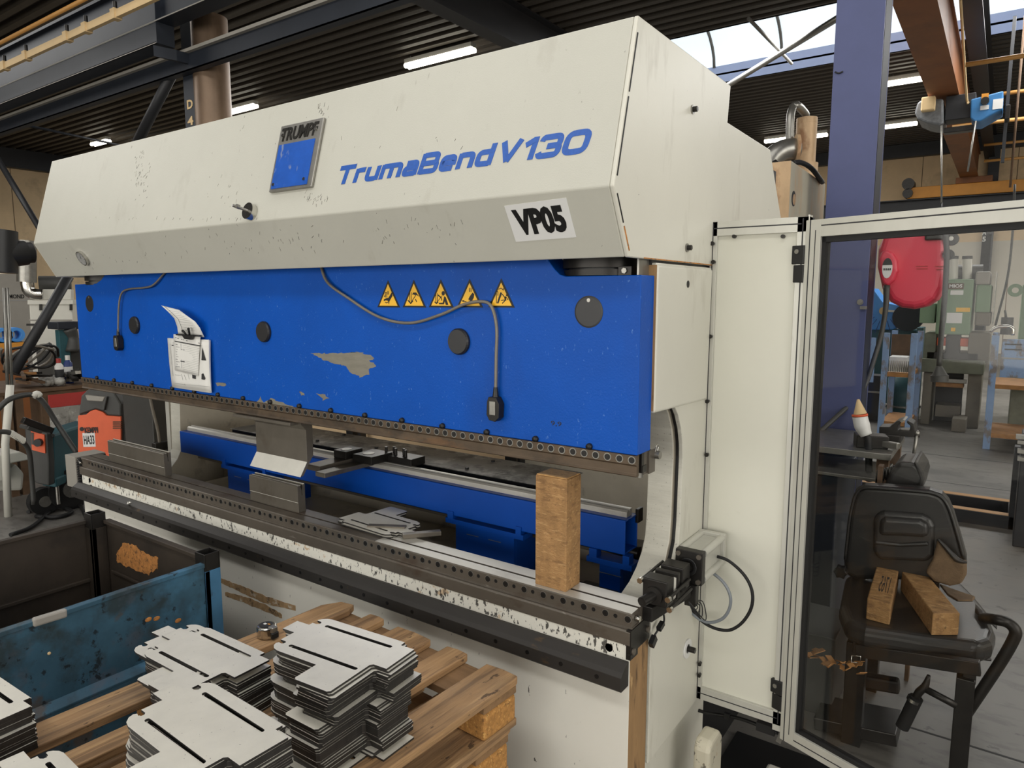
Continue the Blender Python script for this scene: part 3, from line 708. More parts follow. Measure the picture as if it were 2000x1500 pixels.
mb = MB().cyl((x0, 1.709, 0.849), (x0, 1.7078, 0.849), 0.0115, 'zinc', n=14).cyl((x0, 1.7078, 0.849), (x0, 1.7070, 0.849), 0.0095, 'black_ink', n=14).cyl((x0, 1.7070, 0.849), (x0, 1.7065, 0.849), 0.0055, 'gunmetal', n=6)
b0 = part('table_bolt', mb, table)
mb = MB().cyl((x0 - dx * 0.55, 1.709, 0.849), (x0 - dx * 0.55, 1.7084, 0.849), 0.0062, 'black_ink', n=12)
d0 = part('dowel_hole', mb, table)
for i in range(1, nb):
    c = b0.copy(); COL.objects.link(c); c.location = (-dx * i, 0, 0)
    c = d0.copy(); COL.objects.link(c); c.location = (-dx * i, 0, 0)
# table end plate with two bolts (right) and ribbed end box (left)
mb = MB().box(BX1 - 0.012, BX1 + 0.003, 1.697, 1.823, 0.752, 0.822, 'gunmetal').box(BX1 - 0.012, BX1 + 0.003, 1.697, 1.745, 0.735, 0.752, 'gunmetal')
for y, z in ((1.807, 0.785), (1.712, 0.757)): mb.cyl((BX1 + 0.003, y, z), (BX1 + 0.008, y, z), 0.0095, 'steel', n=14)
mb.cyl((BX1, 1.735, 0.846), (BX1 + 0.012, 1.735, 0.846), 0.0085, 'chrome', n=14)
part('table_end_plate', mb, table, 0.0008)
eb = [at(128, 905, Y=1.69), at(147, 905, Y=1.69)]
mb = MB().box(eb[0].x, eb[1].x, 1.69, 1.85, 0.69, 0.869, 'midgrey')
for i in range(12):
    z = 0.70 + i * 0.0135; mb.box(eb[1].x, BX0 - 0.012, 1.695, 1.84, z, z + 0.0085, 'black')
mb.box(eb[1].x - 0.004, BX0 - 0.02, 1.70, 1.84, 0.80, 0.865, 'black')
mb.tube([at(158, 905, Y=1.70), at(150, 897, Y=1.70), at(140, 894, Y=1.72), at(134, 897, Y=1.76)], 0.006, 'chrome', 8)
part('end_box', mb, PB, 0.0015, 'grey end box with black ribbed bellows')
# front guide rail
mb = MB().prism([(1.6995, 0.731), (1.690, 0.731), (1.662, 0.713), (1.652, 0.701), (1.650, 0.664), (1.655, 0.658), (1.6995, 0.658)], 'x', BX0 - 0.035, BX1 - 0.003, 'rail')
rail = part('guide_rail', mb, PB, 0.001)
mb = MB().cyl((-1.0, 1.6508, 0.684), (-1.0, 1.6496, 0.684), 0.006, 'black_ink', n=12)
x = at(1165, 1322, Y=1.65).x; h0 = None
dxr = x - at(1095, 1293, Y=1.65).x
mb = MB().cyl((x, 1.6512, 0.684), (x, 1.6496, 0.684), 0.0065, 'black_ink', n=12)
h0 = part('rail_bolt', mb, rail)
i = 1
while x - dxr * i > BX0:
    c = h0.copy(); COL.objects.link(c); c.location = (-dxr * i, 0, 0); i += 1

# ---- side frames (C-shaped plates with rounded throats)
def throat(dy, dz=0.0):
    p = [(1.80, 1.47)]
    p += [(1.84 + dy + 0.20 * math.cos(math.radians(a)), 1.25 + 0.22 * math.sin(math.radians(a))) for a in (85, 70, 55, 40, 25, 12, 0)]
    p += [(2.035 + dy, 1.05)]
    p += [(1.80 + dy + 0.235 * math.cos(math.radians(a)), 1.03 - dz + 0.19 * math.sin(math.radians(a))) for a in (-15, -30, -45, -60, -75, -90)]
    return p
def frame_poly(y0, y1, dy, z1=1.84, z0=0.0, dz=0.0):
    t = throat(dy, dz)
    return [(y0, z0), (y1, z0), (y1, z1), (1.80, z1)] + t + [(y0, t[-1][1] - 0.005)]
mb = MB().prism(frame_poly(1.832, 2.252, 0.0, z0=0.345), 'x', XR - 0.014, XR, 'cream_side', side='cream_cut')
sf = part('side_sheet', mb, PB, 0.0025)
c = at(1341, 1266, X=XR)
mb = MB().ring((XR, c.y, c.z), (XR + 0.006, c.y, c.z), 0.016, 0.032, 'sticker', 24).cyl((XR, c.y, c.z), (XR + 0.03, c.y, c.z), 0.010, 'gunmetal', n=6).cyl((XR + 0.001, c.y, c.z), (XR + 0.003, c.y, c.z), 0.017, 'black', n=18)
part('side_bolt', mb, sf)
mb = MB().prism(frame_poly(1.826, 3.0, 0.0, z1=2.25), 'x', XR - 0.115, XR - 0.031, 'inner_grey', side='cream_cut')
part('frame_plate', mb, PB, 0.003)
mb = MB().prism(frame_poly(1.826, 3.0, 0.02, z1=2.25), 'x', XR - 0.031, XR - 0.014, 'black', side='black')  # black slab stands for the shade in the gap between the plates
part('gap_shade_slab', mb, PB)
mb = MB().prism(frame_poly(1.826, 3.0, 0.155, z1=2.25, dz=0.14), 'x', XL, XL + 0.10, 'inner_grey', side='cream_cut')
part('frame_plate', mb, PB, 0.003)
# lower kick panel, set back
mb = MB().hexa([(XR - 0.03, 1.84, 0), (XR - 0.012, 1.84, 0), (XR - 0.012, 2.35, 0), (XR - 0.03, 2.35, 0), (XR - 0.03, 1.84, 0.35), (XR - 0.012, 1.84, 0.35), (XR - 0.012, 2.35, 0.35), (XR - 0.03, 2.35, 0.35)], 'cream_side')
part('kick_panel', mb, PB, 0.002)
# upright cover over the throat, cut on a slant at its foot
mb = MB().prism([(1.801, 1.836), (1.801, 1.424), (2.225, 1.412), (2.235, 1.836)], 'x', XR - 0.06, XR + 0.006, 'cream_side')
cov = part('upright_cover', mb, PB, 0.008, seg=3)
mb = MB().box(XR - 0.058, XR + 0.002, 1.7985, 1.801, 1.43, 1.834, 'cream_edge_rust'); part('rusty_edge', mb, cov, 0, 'rusty front edge')
c = at(1344, 555, X=XR + 0.0065); mb = MB().cyl((XR + 0.0055, c.y, c.z), (XR + 0.0068, c.y, c.z), 0.011, 'black_ink', n=16); part('access_hole', mb, cov)

# ---- inside: back gauge beam, table and panels
GY = 2.10
gx0, gx1 = at(352, 865, Y=GY).x, at(1221, 1050, Y=GY).x
mb = MB()
z0, z1 = 0.868, 0.99; t = 0.006
mb.box(gx0, gx1, GY, GY + t, z0, z1, 'blue_beam').box(gx0, gx1, GY + 0.1 - t, GY + 0.1, z0, z1, 'blue_beam').box(gx0, gx1, GY + t, GY + 0.1 - t, z1 - t, z1, 'blue_beam').box(gx0, gx1, GY + t, GY + 0.1 - t, z0, z0 + t, 'blue_beam')
gauge = part('back_gauge_beam', mb, PB, 0.004)
mb = MB().prism([(GY + 0.035, z1), (GY + 0.035, z1 + 0.018), (GY + 0.045, z1 + 0.024), (GY + 0.055, z1 + 0.018), (GY + 0.06, z1 + 0.026), (GY + 0.075, z1 + 0.026), (GY + 0.075, z1)], 'x', gx0 + 0.02, gx1 - 0.012, 'bright')
part('linear_rail', mb, gauge, 0.0005)
for px in (1235,):
    part('end_stop', MB().box(gx1 - 0.004, gx1 + 0.008, GY + 0.085, GY + 0.125, z1 - 0.03, z1 + 0.02, 'gunmetal'), gauge, 0.002)
def bracket(xa, xb, zt, wide):
    mb = MB().box(xa, xb, GY + 0.0, GY + 0.02, 0.30, zt - 0.045, 'blue_beam').box(xa - 0.05, xb + 0.045, GY - 0.005, GY + 0.06, zt - 0.05, zt - 0.03, 'blue_beam')
    mb.box(xa - 0.04, xa - 0.01, GY - 0.005, GY + 0.03, zt - 0.03, zt, 'blue_beam').box(xb + 0.01, xb + 0.035, GY - 0.005, GY + 0.03, zt - 0.03, zt, 'blue_beam')
    mb.box(xb - 0.02, xb, GY + 0.02, GY + 0.3, 0.3, zt - 0.05, 'blue_beam')
    for f in (0.3, 0.68): mb.box(xa + (xb - xa) * f - 0.03, xa + (xb - xa) * f + 0.03, GY - 0.001, GY, zt - 0.082, zt - 0.079, 'zinc')
    part('beam_bracket', mb, gauge, 0.002)
bracket(-1.754, -1.467, 0.885, 1)
bracket(-3.33, -3.03, 0.885, 1)
bracket(-1.10, -1.02, 0.868, 0)
# gauge finger with clamp blocks
a = at(600, 925, Z=0.985); b = at(705, 888, Z=1.01)
mb = MB()
mb.box(-2.42, -2.335, 1.90, 2.2, 1.005, 1.03, 'steel').box(-2.315, -2.255, 1.86, 2.2, 1.0, 1.02, 'tool')
mb.box(-2.42, -2.34, 2.05, 2.15, 1.03, 1.065, 'gunmetal').box(-2.32, -2.20, 2.07, 2.2, 1.02, 1.055, 'gunmetal')
mb.cyl((-2.38, 2.09, 1.065), (-2.38, 2.09, 1.067), 0.024, 'zinc', n=18).cyl((-2.27, 2.12, 1.055), (-2.27, 2.12, 1.057), 0.026, 'zinc', n=18)
for i in range(5): mb.cyl((-2.24 + 0.03 * i, 2.2 + 0.02 * (i % 2), 1.04), (-2.24 + 0.03 * i, 2.2 + 0.02 * (i % 2), 1.075), 0.007, 'gunmetal', n=8)
mb.box(-2.25, -2.06, 2.17, 2.26, 1.01, 1.045, 'gunmetal')
part('gauge_finger', mb, gauge, 0.002)
# flat grey table behind the beam
mb = MB().box(-3.55, -1.42, 2.27, 2.545, 1.0, 1.004, 'dustsheet').box(-3.55, -1.42, 2.28, 2.29, 0.9, 1.0, 'black').prism([(2.27, 0.86), (2.40, 0.86), (2.42, 0.89), (2.42, 1.0), (2.40, 1.02), (2.27, 1.004)], 'x', -1.42, -1.40, 'blue_beam')  # black strip under the front edge stands for its shadow
for px, py in ((620, 862), (672, 850), (912, 916), (963, 902), (735, 876), (800, 893)):
    c = at(px, py, Z=1.004); mb.cyl(c, c + Vector((0, 0, 0.008)), 0.009, 'black', n=10)
part('rear_table', mb, PB, 0.001)
mb = MB().box(gx0 - 0.05, gx1 + 0.02, GY + 0.13, GY + 0.20, 0.80, 0.86, 'steel').cyl((gx0, GY + 0.12, 0.84), (gx1, GY + 0.12, 0.84), 0.022, 'gunmetal', n=16)
mb.box(-3.8, -0.95, 1.83, 2.5, 0.62, 0.66, 'inner_grey')
for i in range(14): mb.box(-1.02 - random.uniform(0, 0.34), -0.92 - random.uniform(0, 0.3), 1.84 + i * 0.02, 1.87 + i * 0.02, 0.66, 0.66 + random.uniform(0.02, 0.14), 'gunmetal')
part('lower_beam', mb, PB, 0.002)
mb = MB().box(at(1012, 900, Y=3.9).x, -0.98, 3.9, 3.92, 0.0, 1.75, 'inner_grey').box(-3.93, -0.95, 2.45, 2.47, 0.25, 0.78, 'inner_grey')
part('rear_panel', mb, PB, 0.001)
# rear doors with pale frames
mb = MB()
for px0, px1 in ((676, 688), (698, 704), (986, 1000), (1010, 1016)):
    a = at(px0, 840, Y=3.8).x; b = at(px1, 840, Y=3.8).x; mb.box(a, b, 3.8, 3.86, 0.0, 2.0, 'black')
part('rear_guard_post', mb, PB, 0.001)

mb = MB().box(-5.6, at(1012, 900, Y=3.9).x, 3.9, 3.92, 0.0, 1.75, 'wall')
for x in (-5.5, -3.6, -1.95): mb.box(x, x + 0.05, 3.92, 3.97, 0.0, 1.75, 'alu')
part('rear_sheet', mb, PB, 0.001, 'sandy sheet behind the machine')
# ================================================================ things on and around the press
# ---- V dies on the table
def die(name, xa, xb, label):
    t = thing(name, label, 'bending die', ((xa + xb) / 2, 1.7815, 0.867), 0, 'V dies on the press table')
    z0, z1, y0, y1 = 0.867, 0.979, 1.763, 1.80
    pr = [(y0 + 0.002, z0), (y0 + 0.002, 0.908), (y0, 0.911), (y0, z1 - 0.003), (y0 + 0.003, z1), (1.776, z1), (1.783, z1 - 0.02), (1.7835, z1 - 0.042), (1.7865, z1 - 0.042), (1.787, z1 - 0.02), (1.791, z1 + 0.002), (y1 - 0.003, z1 + 0.004), (y1, z1), (y1, z0)]
    part('die_body', MB().prism(pr, 'x', xa, xb, 'tool', side='tool'), t, 0.0006)
    mb = MB().box(xa + 0.001, xb - 0.001, 1.777, 1.7785, z1 - 0.0015, z1 + 0.0006, 'tool_bright').box(xa + 0.001, xb - 0.001, 1.792, 1.7975, z1 + 0.003, z1 + 0.0046, 'tool_bright')
    part('bright_shoulder', mb, t, 0, 'brightly worn shoulder')
    part('scribed_line', MB().box(xa, xb, y0 - 0.0004, y0 + 0.001, 0.9085, 0.9098, 'tool_bright'), t)
die('v_die', -2.637, -2.309, 'short steel V die on the press table below the hanging punch')
die('v_die', -3.90, -3.335, 'longer steel V die at the left end of the press table')
# ---- gooseneck punch hanging from the clamp
px0, px1 = -2.565, -2.235
t = thing('gooseneck_punch', 'wide steel punch hanging from the blue ram above the short die', 'bending punch', ((px0 + px1) / 2, 1.74, 1.04))
pr = [(1.730, 1.262), (1.752, 1.262), (1.790, 1.240), (1.789, 1.114), (1.738, 1.040), (1.722, 1.037), (1.757, 1.092), (1.757, 1.222), (1.735, 1.246)]
part('punch_body', MB().prism(pr, 'x', px0, px1, 'tool', side='tool'), t, 0.0008)
part('slanted_face', MB().hexa([(px0, 1.7215, 1.0375), (px1, 1.7215, 1.0375), (px1, 1.7225, 1.037), (px0, 1.7225, 1.037), (px0, 1.7565, 1.0925), (px1, 1.7565, 1.0925), (px1, 1.758, 1.0915), (px0, 1.758, 1.0915)], 'tool_bright'), t, 0, 'bright ground lower face')
part('shoulder_bar', MB().box(px0 - 0.07, px1 - 0.02, 1.698, 1.735, 1.245, 1.257, 'tool'), t, 0.001)
# ---- wooden block standing on the table
mb = MB().box(-1.127, -1.017, 1.728, 1.813, 0.867, 1.2125, 'wood').box(-1.125, -1.019, 1.730, 1.811, 1.2125, 1.2165, 'wood_end')
solo('timber_block', mb, 'tall rough sawn timber block standing on the right end of the press table', 'wooden block', bev=0.004)

# ---- laser cut plates
def plate_outline():
    p = [(-0.022, 0.006)] + [(-0.034, 0.000)] + [(-0.041, 0.004), (-0.043, 0.012), (-0.036, 0.022)] + [(-0.026, 0.030), (-0.013, 0.0335)]
    p += [(0.215, 0.0335), (0.223, 0.031), (0.223, 0.018), (0.263, 0.018), (0.263, -0.081), (0.224, -0.081), (0.220, -0.085), (0.220, -0.209), (0.215, -0.2135), (0.120, -0.2135), (0.115, -0.2085), (0.115, -0.147)]
    p += [(-0.012, -0.147), (-0.026, -0.143), (-0.037, -0.134), (-0.040, -0.124), (-0.036, -0.117), (-0.028, -0.116), (-0.026, -0.111), (-0.032, -0.106), (-0.046, -0.106), (-0.046, -0.064), (-0.085, -0.064), (-0.085, -0.017), (-0.043, -0.017), (-0.043, -0.005), (-0.030, -0.006), (-0.023, -0.001)]
    # open the notch cleanly: keep the points in order
    return p
OUT = [(-0.043, -0.005), (-0.030, -0.005), (-0.0235, 0.000), (-0.0235, 0.006), (-0.029, 0.010), (-0.041, 0.010), (-0.043, 0.014), (-0.037, 0.022), (-0.026, 0.030), (-0.013, 0.0335),
       (0.217, 0.0335), (0.223, 0.0335), (0.223, 0.018), (0.263, 0.018), (0.263, -0.081), (0.226, -0.081), (0.220, -0.087), (0.220, -0.208), (0.214, -0.2135), (0.121, -0.2135), (0.115, -0.208), (0.115, -0.147),
       (-0.010, -0.147), (-0.026, -0.143), (-0.038, -0.133), (-0.042, -0.123), (-0.038, -0.117), (-0.029, -0.119), (-0.024, -0.116), (-0.023, -0.110), (-0.028, -0.106), (-0.045, -0.106), (-0.045, -0.064), (-0.085, -0.064), (-0.085, -0.017), (-0.043, -0.017)]
def slot(x0, x1, y, r=0.0052):
    return [(x1 - r + r * math.cos(math.radians(a)), y + r * math.sin(math.radians(a))) for a in (-90, -45, 0, 45, 90)] + [(x0 + r + r * math.cos(math.radians(a)), y + r * math.sin(math.radians(a))) for a in (90, 135, 180, 225, 270)]
PT = 0.005
mb = MB().prism(OUT, 'z', 0, PT, 'plate', holes=[slot(-0.004, 0.211, 0.0), slot(-0.006, 0.208, -0.115)], side='plate_edge')
bmesh.ops.translate(mb.bm, verts=mb.bm.verts, vec=(-0.1, 0.06, 0))
PLATE = to_mesh(mb, 'cut_plate')
def put_plate(px, py, z, deg, label, group):
    """px,py = plan position of the first slot's end"""
    o = bpy.data.objects.new('cut_plate', PLATE); COL.objects.link(o)
    a = math.radians(deg); R = Matrix.Rotation(a, 3, 'Z'); d = R @ Vector((0.1, -0.06, 0))
    o.location = (px + d.x, py + d.y, z); o.rotation_euler = (0, 0, a)
    return tag(o, label, 'metal plate', group)
PZ = 0.72
def stack(x, y, n, deg, shifts, ltop, lbody, group, kp=0.0052):
    """shifts: (from plate index, dx, dy, extra degrees) kinks in the pile, counted from the bottom"""
    for i in range(n):
        dx = dy = dd = 0
        for k, a, b, c in shifts:
            if i >= k: dx, dy, dd = a, b, c
        top = i == n - 1
        j = 0.0 if top else 1.0
        put_plate(x + dx + j * random.uniform(-0.0016, 0.0016), y + dy + j * random.uniform(-0.0016, 0.0016), PZ + i * kp, deg + dd + j * random.uniform(-0.35, 0.35), ltop if top else lbody, group)
stack(-1.336, 1.091, 40, 4.88, [(0, 0.012, 0.000, -4.5), (1, -0.012, -0.012, -4.2), (3, 0.004, 0.006, -4.5), (8, -0.004, -0.006, -3.6), (16, 0.001, 0.0, -4.2), (22, -0.006, -0.004, -3.8), (24, 0.010, 0.016, -1.0), (28, -0.004, 0.002, -0.6), (33, 0.014, 0.006, -2.5), (36, 0.008, 0.004, -1.5), (37, 0.012, 0.0, 0), (38, 0.006, 0.002, 0), (39, 0, 0, 0)],
      'slotted grey steel plate topmost on the tallest stack, nearest the pallet right edge', 'grey cut steel plate under the topmost one in the tallest pallet stack', 'plates in the tallest stack')
stack(-1.717, 0.982, 23, 1.05, [(0, 0.006, 0.002, 3.5), (5, 0.0, 0.002, 2), (9, 0.004, 0.004, 0.6), (14, -0.004, 0.0, 1.2), (19, -0.045, 0.005, 1.0), (21, -0.052, -0.002, 0.5), (22, 0, 0, 0)],
      'slotted grey steel plate topmost on the back left stack, beside the blue bin', 'grey cut steel plate under the topmost one in the stack beside the blue bin', 'plates in the stack beside the bin')
stack(-1.300, 0.740, 41, -2.1, [(0, 0.004, 0.002, 1.5), (6, -0.006, 0.004, 2.5), (13, 0.003, 0.0, 1.2), (21, -0.010, -0.003, 2.8), (28, -0.022, 0.004, 3.2), (31, 0.004, 0.002, 1.0), (36, 0.0, 0.004, 0.4), (40, 0, 0, 0)],
      'slotted grey steel plate topmost on the front stack at the picture bottom edge', 'grey cut steel plate under the topmost one in the front stack', 'plates in the front stack')
# low stack at the lower left corner
a = at(116, 1490, Z=0.80)
stack(a.x - 0.03, a.y - 0.01, 14, -3.0, [(0, 0.004, 0, 1), (6, -0.004, 0.003, 0), (13, 0, 0, 0)], 'grey steel plate topmost on the low stack at the lower left corner', 'grey cut steel plate under the topmost one in the lower left corner stack', 'plates in the lower left stack', 0.0052)
a = at(14, 1395, Z=0.83)
stack(a.x - 0.265, a.y + 0.02, 20, 2.0, [(0, 0.004, 0, 1), (12, -0.006, 0.003, 0), (19, 0, 0, 0)], 'grey steel plate topmost on the stack cut by the left picture edge', 'grey cut steel plate under the topmost one in the stack at the left picture edge', 'plates in the stack at the left edge')
# two plates lying on the press table, turned round
for k, (dx, dy, dz, dd, lb) in enumerate(((0.012, -0.008, 0.0, 1.5, 'slotted steel plate lying on the press table, lower of the two'), (0, 0, PT + 0.0006, 0, 'slotted steel plate lying on the press table, upper of the two'))):
    p1 = at(600 + 1295 * 0.12, 980 + 475 * 0.12, Z=0.8773); p2 = at(600 + 730 * 0.12, 980 + 298 * 0.12, Z=0.8773)
    put_plate(p1.x + dx, p1.y + dy, 0.8675 + dz, math.degrees(math.atan2(p2.y - p1.y, p2.x - p1.x)) + dd, lb, 'plates on the press table')
# bright offcuts of square bar behind the plates
for k, (xa, ya, xb, yb, z, lb) in enumerate(((-1.93, 1.79, -1.80, 1.86, 0.868, 'short grey steel bar sticking out behind the plates on the table, nearer the punch'), (-1.75, 1.79, -1.66, 1.90, 0.868, 'short steel bar lying behind the plates on the table, nearer the timber block'))):
    solo('steel_bar', MB().bar((xa, ya, z + 0.008), (xb, yb, z + 0.008), 0.028, 0.016, 'tool'), lb, 'steel bar', 'bars behind the plates', 0.001)

# ---- pallets
def pallet(z, label, dx=0.0, dy=0.0):
    """built in its own frame: far right corner at the origin, boards run along local y"""
    t = thing('euro_pallet', label, 'pallet', (-1.011 + dx, 1.475 + dy, z - 0.144), math.radians(-3.2), 'stacked wooden pallets')
    H = 0.144
    for i, (a, b) in enumerate(((-0.795, -0.690), (-0.618, -0.545), (-0.482, -0.332), (-0.274, -0.187), (-0.117, 0.0))):
        e = random.uniform(-0.004, 0.004); w = b - a
        if i == 0: pts = [(a, -1.2), (b, -1.2), (b, e - 0.03), (a + 0.8 * w, e + 0.008), (a + 0.3 * w, e - 0.004), (a, e - 0.06)]
        else: pts = [(a, -1.2), (b, -1.2), (b + 0.003, e - 0.4), (b - 0.002, e - 0.012), (b - 0.006, e), (a + 0.5 * w, e + 0.003), (a + 0.003, e - 0.003)]
        part('deck_board', MB().prism(pts, 'z', H - 0.022, H, 'pallet'), t, 0.003, world=False)
    for yy in (-1.13, -0.6, -0.075):
        part('cross_board', MB().box(-0.79, -0.004, yy - 0.07, yy + 0.065, H - 0.044, H - 0.022, 'pallet_x'), t, 0.002, world=False)
        for xx in (-0.735, -0.4, -0.058):
            part('chip_block', MB().box(xx - 0.055, xx + 0.055, yy - 0.07, yy + 0.065, 0.022, H - 0.044, 'chipboard'), t, 0.012, world=False, seg=3)
    for xx in (-0.735, -0.4, -0.058):
        part('base_board', MB().box(xx - 0.05, xx + 0.05, -1.2, -0.003, 0.0, 0.022, 'pallet'), t, 0.003, world=False)
    return t
names = ['topmost wooden pallet carrying the stacks of steel plates', 'wooden pallet directly under the topmost one', 'third wooden pallet from the top of the pile', 'fourth wooden pallet from the top of the pile', 'lowest wooden pallet of the pile on the floor']
for i, n in enumerate(names): pallet(PZ - i * 0.144, n, *((0, 0) if i == 0 else (-0.006 + 0.012 * (-1) ** i, -0.02 + 0.008 * (i % 3))))

# ---- tape measure on the pallet
c = at(521, 1230, Z=PZ + 0.02)
t = thing('tape_measure', 'chrome tape measure lying on the pallet board behind the plates', 'tape measure', (c.x, c.y, PZ), math.radians(20))
cx, cy = c.x, c.y
pr = [(cx + 0.030 * math.cos(a) * (1.12 if math.cos(a) > 0 else 1), cy + 0.029 * math.sin(a)) for a in [i * math.pi / 10 for i in range(20)]]
part('case', MB().prism(pr, 'z', PZ, PZ + 0.036, 'chrome'), t, 0.006, seg=3)
mb = MB().cyl((cx - 0.002, cy, PZ + 0.0355), (cx - 0.002, cy, PZ + 0.0372), 0.020, 'black', n=24)
mb.box(cx - 0.012, cx - 0.002, cy - 0.004, cy + 0.004, PZ + 0.0372, PZ + 0.0376, 'sticker').box(cx + 0.0, cx + 0.01, cy + 0.003, cy + 0.008, PZ + 0.0372, PZ + 0.0376, 'orange_bright')
part('label_disc', mb, t)
part('lock_button', MB().box(cx + 0.02, cx + 0.042, cy - 0.01, cy + 0.01, PZ + 0.022, PZ + 0.04, 'zinc').box(cx + 0.034, cx + 0.044, cy - 0.012, cy + 0.012, PZ + 0.004, PZ + 0.024, 'black'), t, 0.003)

# ---- blue stillage bin
BX = (-3.23, -2.325); BY = (0.18, 1.405); BZ = 0.775
t = thing('stillage_bin', 'worn blue steel stillage bin with open corner posts left of the pallets', 'storage bin', (-2.82, 0.8, 0))
def post(x, y, zt, m1):
    w = 0.062; th = 0.005; x0, y0 = x - w / 2, y - w / 2
    mb = MB(); d = 0.05
    for (a0, a1, b0, b1) in ((x0, x0 + w, y0, y0 + th), (x0, x0 + w, y0 + w - th, y0 + w), (x0, x0 + th, y0 + th, y0 + w - th), (x0 + w - th, x0 + w, y0 + th, y0 + w - th)):
        mb.box(a0, a1, b0, b1, zt - 0.065, zt, 'gunmetal')
    mb.box(x0 + 0.008, x0 + w - 0.008, y0 + 0.008, y0 + w - 0.008, 0.05, zt - 0.06, m1)
    mb.box(x0, x0 + w, y0, y0 + 0.02, 0.02, zt - 0.065, m1).box(x0 + w - 0.02, x0 + w, y0, y0 + w, 0.02, zt - 0.065, m1)
    return mb
for x, y, m1 in ((BX[1] - 0.03, BY[1] - 0.02, 'bin_bright'), (BX[0] + 0.035, BY[1] - 0.036, 'bin_in'), (BX[0] + 0.04, BY[0], 'bin'), (BX[1] - 0.03, BY[0], 'bin')):
    part('corner_post', post(x, y, 0.812, m1), t, 0.002)
# right side wall (outside towards the pallets)
xs = BX[1] - 0.005
mb = MB().box(xs - 0.004, xs, BY[0], BY[1] - 0.035, 0.495, BZ, 'bin').box(xs - 0.020, xs + 0.006, BY[0], BY[1] - 0.05, BZ - 0.012, BZ + 0.004, 'bin')
mb.hexa([(xs, BY[0], 0.495), (xs + 0.03, BY[0], 0.475), (xs + 0.03, BY[1] - 0.05, 0.475), (xs, BY[1] - 0.05, 0.495), (xs, BY[0], 0.505), (xs + 0.03, BY[0], 0.485), (xs + 0.03, BY[1] - 0.05, 0.485), (xs, BY[1] - 0.05, 0.505)], 'bin')
mb.box(xs + 0.018, xs + 0.03, BY[0], BY[1] - 0.05, 0.42, 0.48, 'bin').box(xs - 0.004, xs + 0.004, BY[0], BY[1] - 0.05, 0.08, 0.46, 'bin')
w1 = part('side_wall', mb, t, 0.002)
h = at(95, 1210, X=xs)
a = at(62, 1215, X=xs); b = at(128, 1195, X=xs)
mb = MB().bar((xs + 0.006, a.y, a.z), (xs + 0.006, b.y, b.z), 0.02, 0.028, 'midgrey', (0, 0, 1)); part('dented_lip', mb, w1, 0.006)
mb = MB()
for px, py in ((290, 1210), (306, 1208), (348, 1212)):
    c = at(px, py, X=xs + 0.001); mb.ball(c, (0.002, 0.012, 0.008), 'rust')
part('rust_spot', mb, w1)
c = at(96, 1276, X=xs + 0.001); part('stuck_pellet', MB().ball(c, 0.005, 'card'), w1)
# far, back and front walls
part('side_wall', MB().box(BX[0], BX[0] + 0.004, BY[0], BY[1] - 0.03, 0.08, BZ, 'bin_in').box(BX[0] - 0.006, BX[0] + 0.02, BY[0], BY[1] - 0.05, BZ - 0.012, BZ + 0.004, 'bin_in').box(BX[0] + 0.004, BX[0] + 0.02, BY[0], BY[1] - 0.05, 0.50, 0.515, 'bin_in').box(BX[0] + 0.004, BX[0] + 0.03, BY[0], BY[1] - 0.05, 0.38, 0.42, 'bin_in'), t, 0.002)
eb = MB().box(BX[0] + 0.0, BX[1] - 0.03, BY[1] - 0.004, BY[1], 0.08, BZ, 'bin_in').box(BX[0] + 0.072, BX[1] - 0.062, BY[1] - 0.02, BY[1] + 0.008, BZ - 0.012, BZ + 0.004, 'bin_in').box(BX[0] + 0.10, BX[1] - 0.08, BY[1] - 0.016, BY[1] - 0.004, 0.545, 0.556, 'bin_in')
w2 = part('end_wall', eb, t, 0.002)
P = [at(px, py, Y=BY[1] - 0.005) for px, py in ((228, 1080), (240, 1062), (262, 1064), (285, 1082), (308, 1090), (307, 1110), (290, 1122), (268, 1114), (246, 1106), (228, 1096))]
out = []
for i in range(len(P)):
    for j in range(6):
        q = P[i].lerp(P[(i + 1) % len(P)], j / 6); out.append((q.x + random.uniform(-0.006, 0.006), q.z + random.uniform(-0.006, 0.006)))
part('rust_patch', MB().prism(out, 'y', BY[1] - 0.0055, BY[1] - 0.004, 'rust'), w2, 0, 'orange rust patch')
part('end_wall', MB().box(BX[0] + 0.09, BX[1] - 0.07, BY[0], BY[0] + 0.004, 0.08, BZ, 'bin'), t, 0.002)
part('bin_floor', MB().box(BX[0], BX[1], BY[0], BY[1], 0.08, 0.09, 'bin_in'), t)

# ---- magnet hook on the hood
c = on1(492, 422); c = c + U1 * 0.012
t = thing('magnet_hook', 'small round chrome magnet with a threaded pin stuck on the hood below the badge', 'magnet', c)
part('magnet_body', MB().cyl(c, c + N1 * 0.022, 0.030, 'chrome', n=28), t, 0.002)
e = c + N1 * 0.075 + Vector((-0.01, 0, 0))
part('threaded_pin', MB().cyl(c + N1 * 0.022, e, 0.005, 'zinc', n=10).cyl(c + N1 * 0.055, c + N1 * 0.066, 0.009, 'zinc', n=6), t)

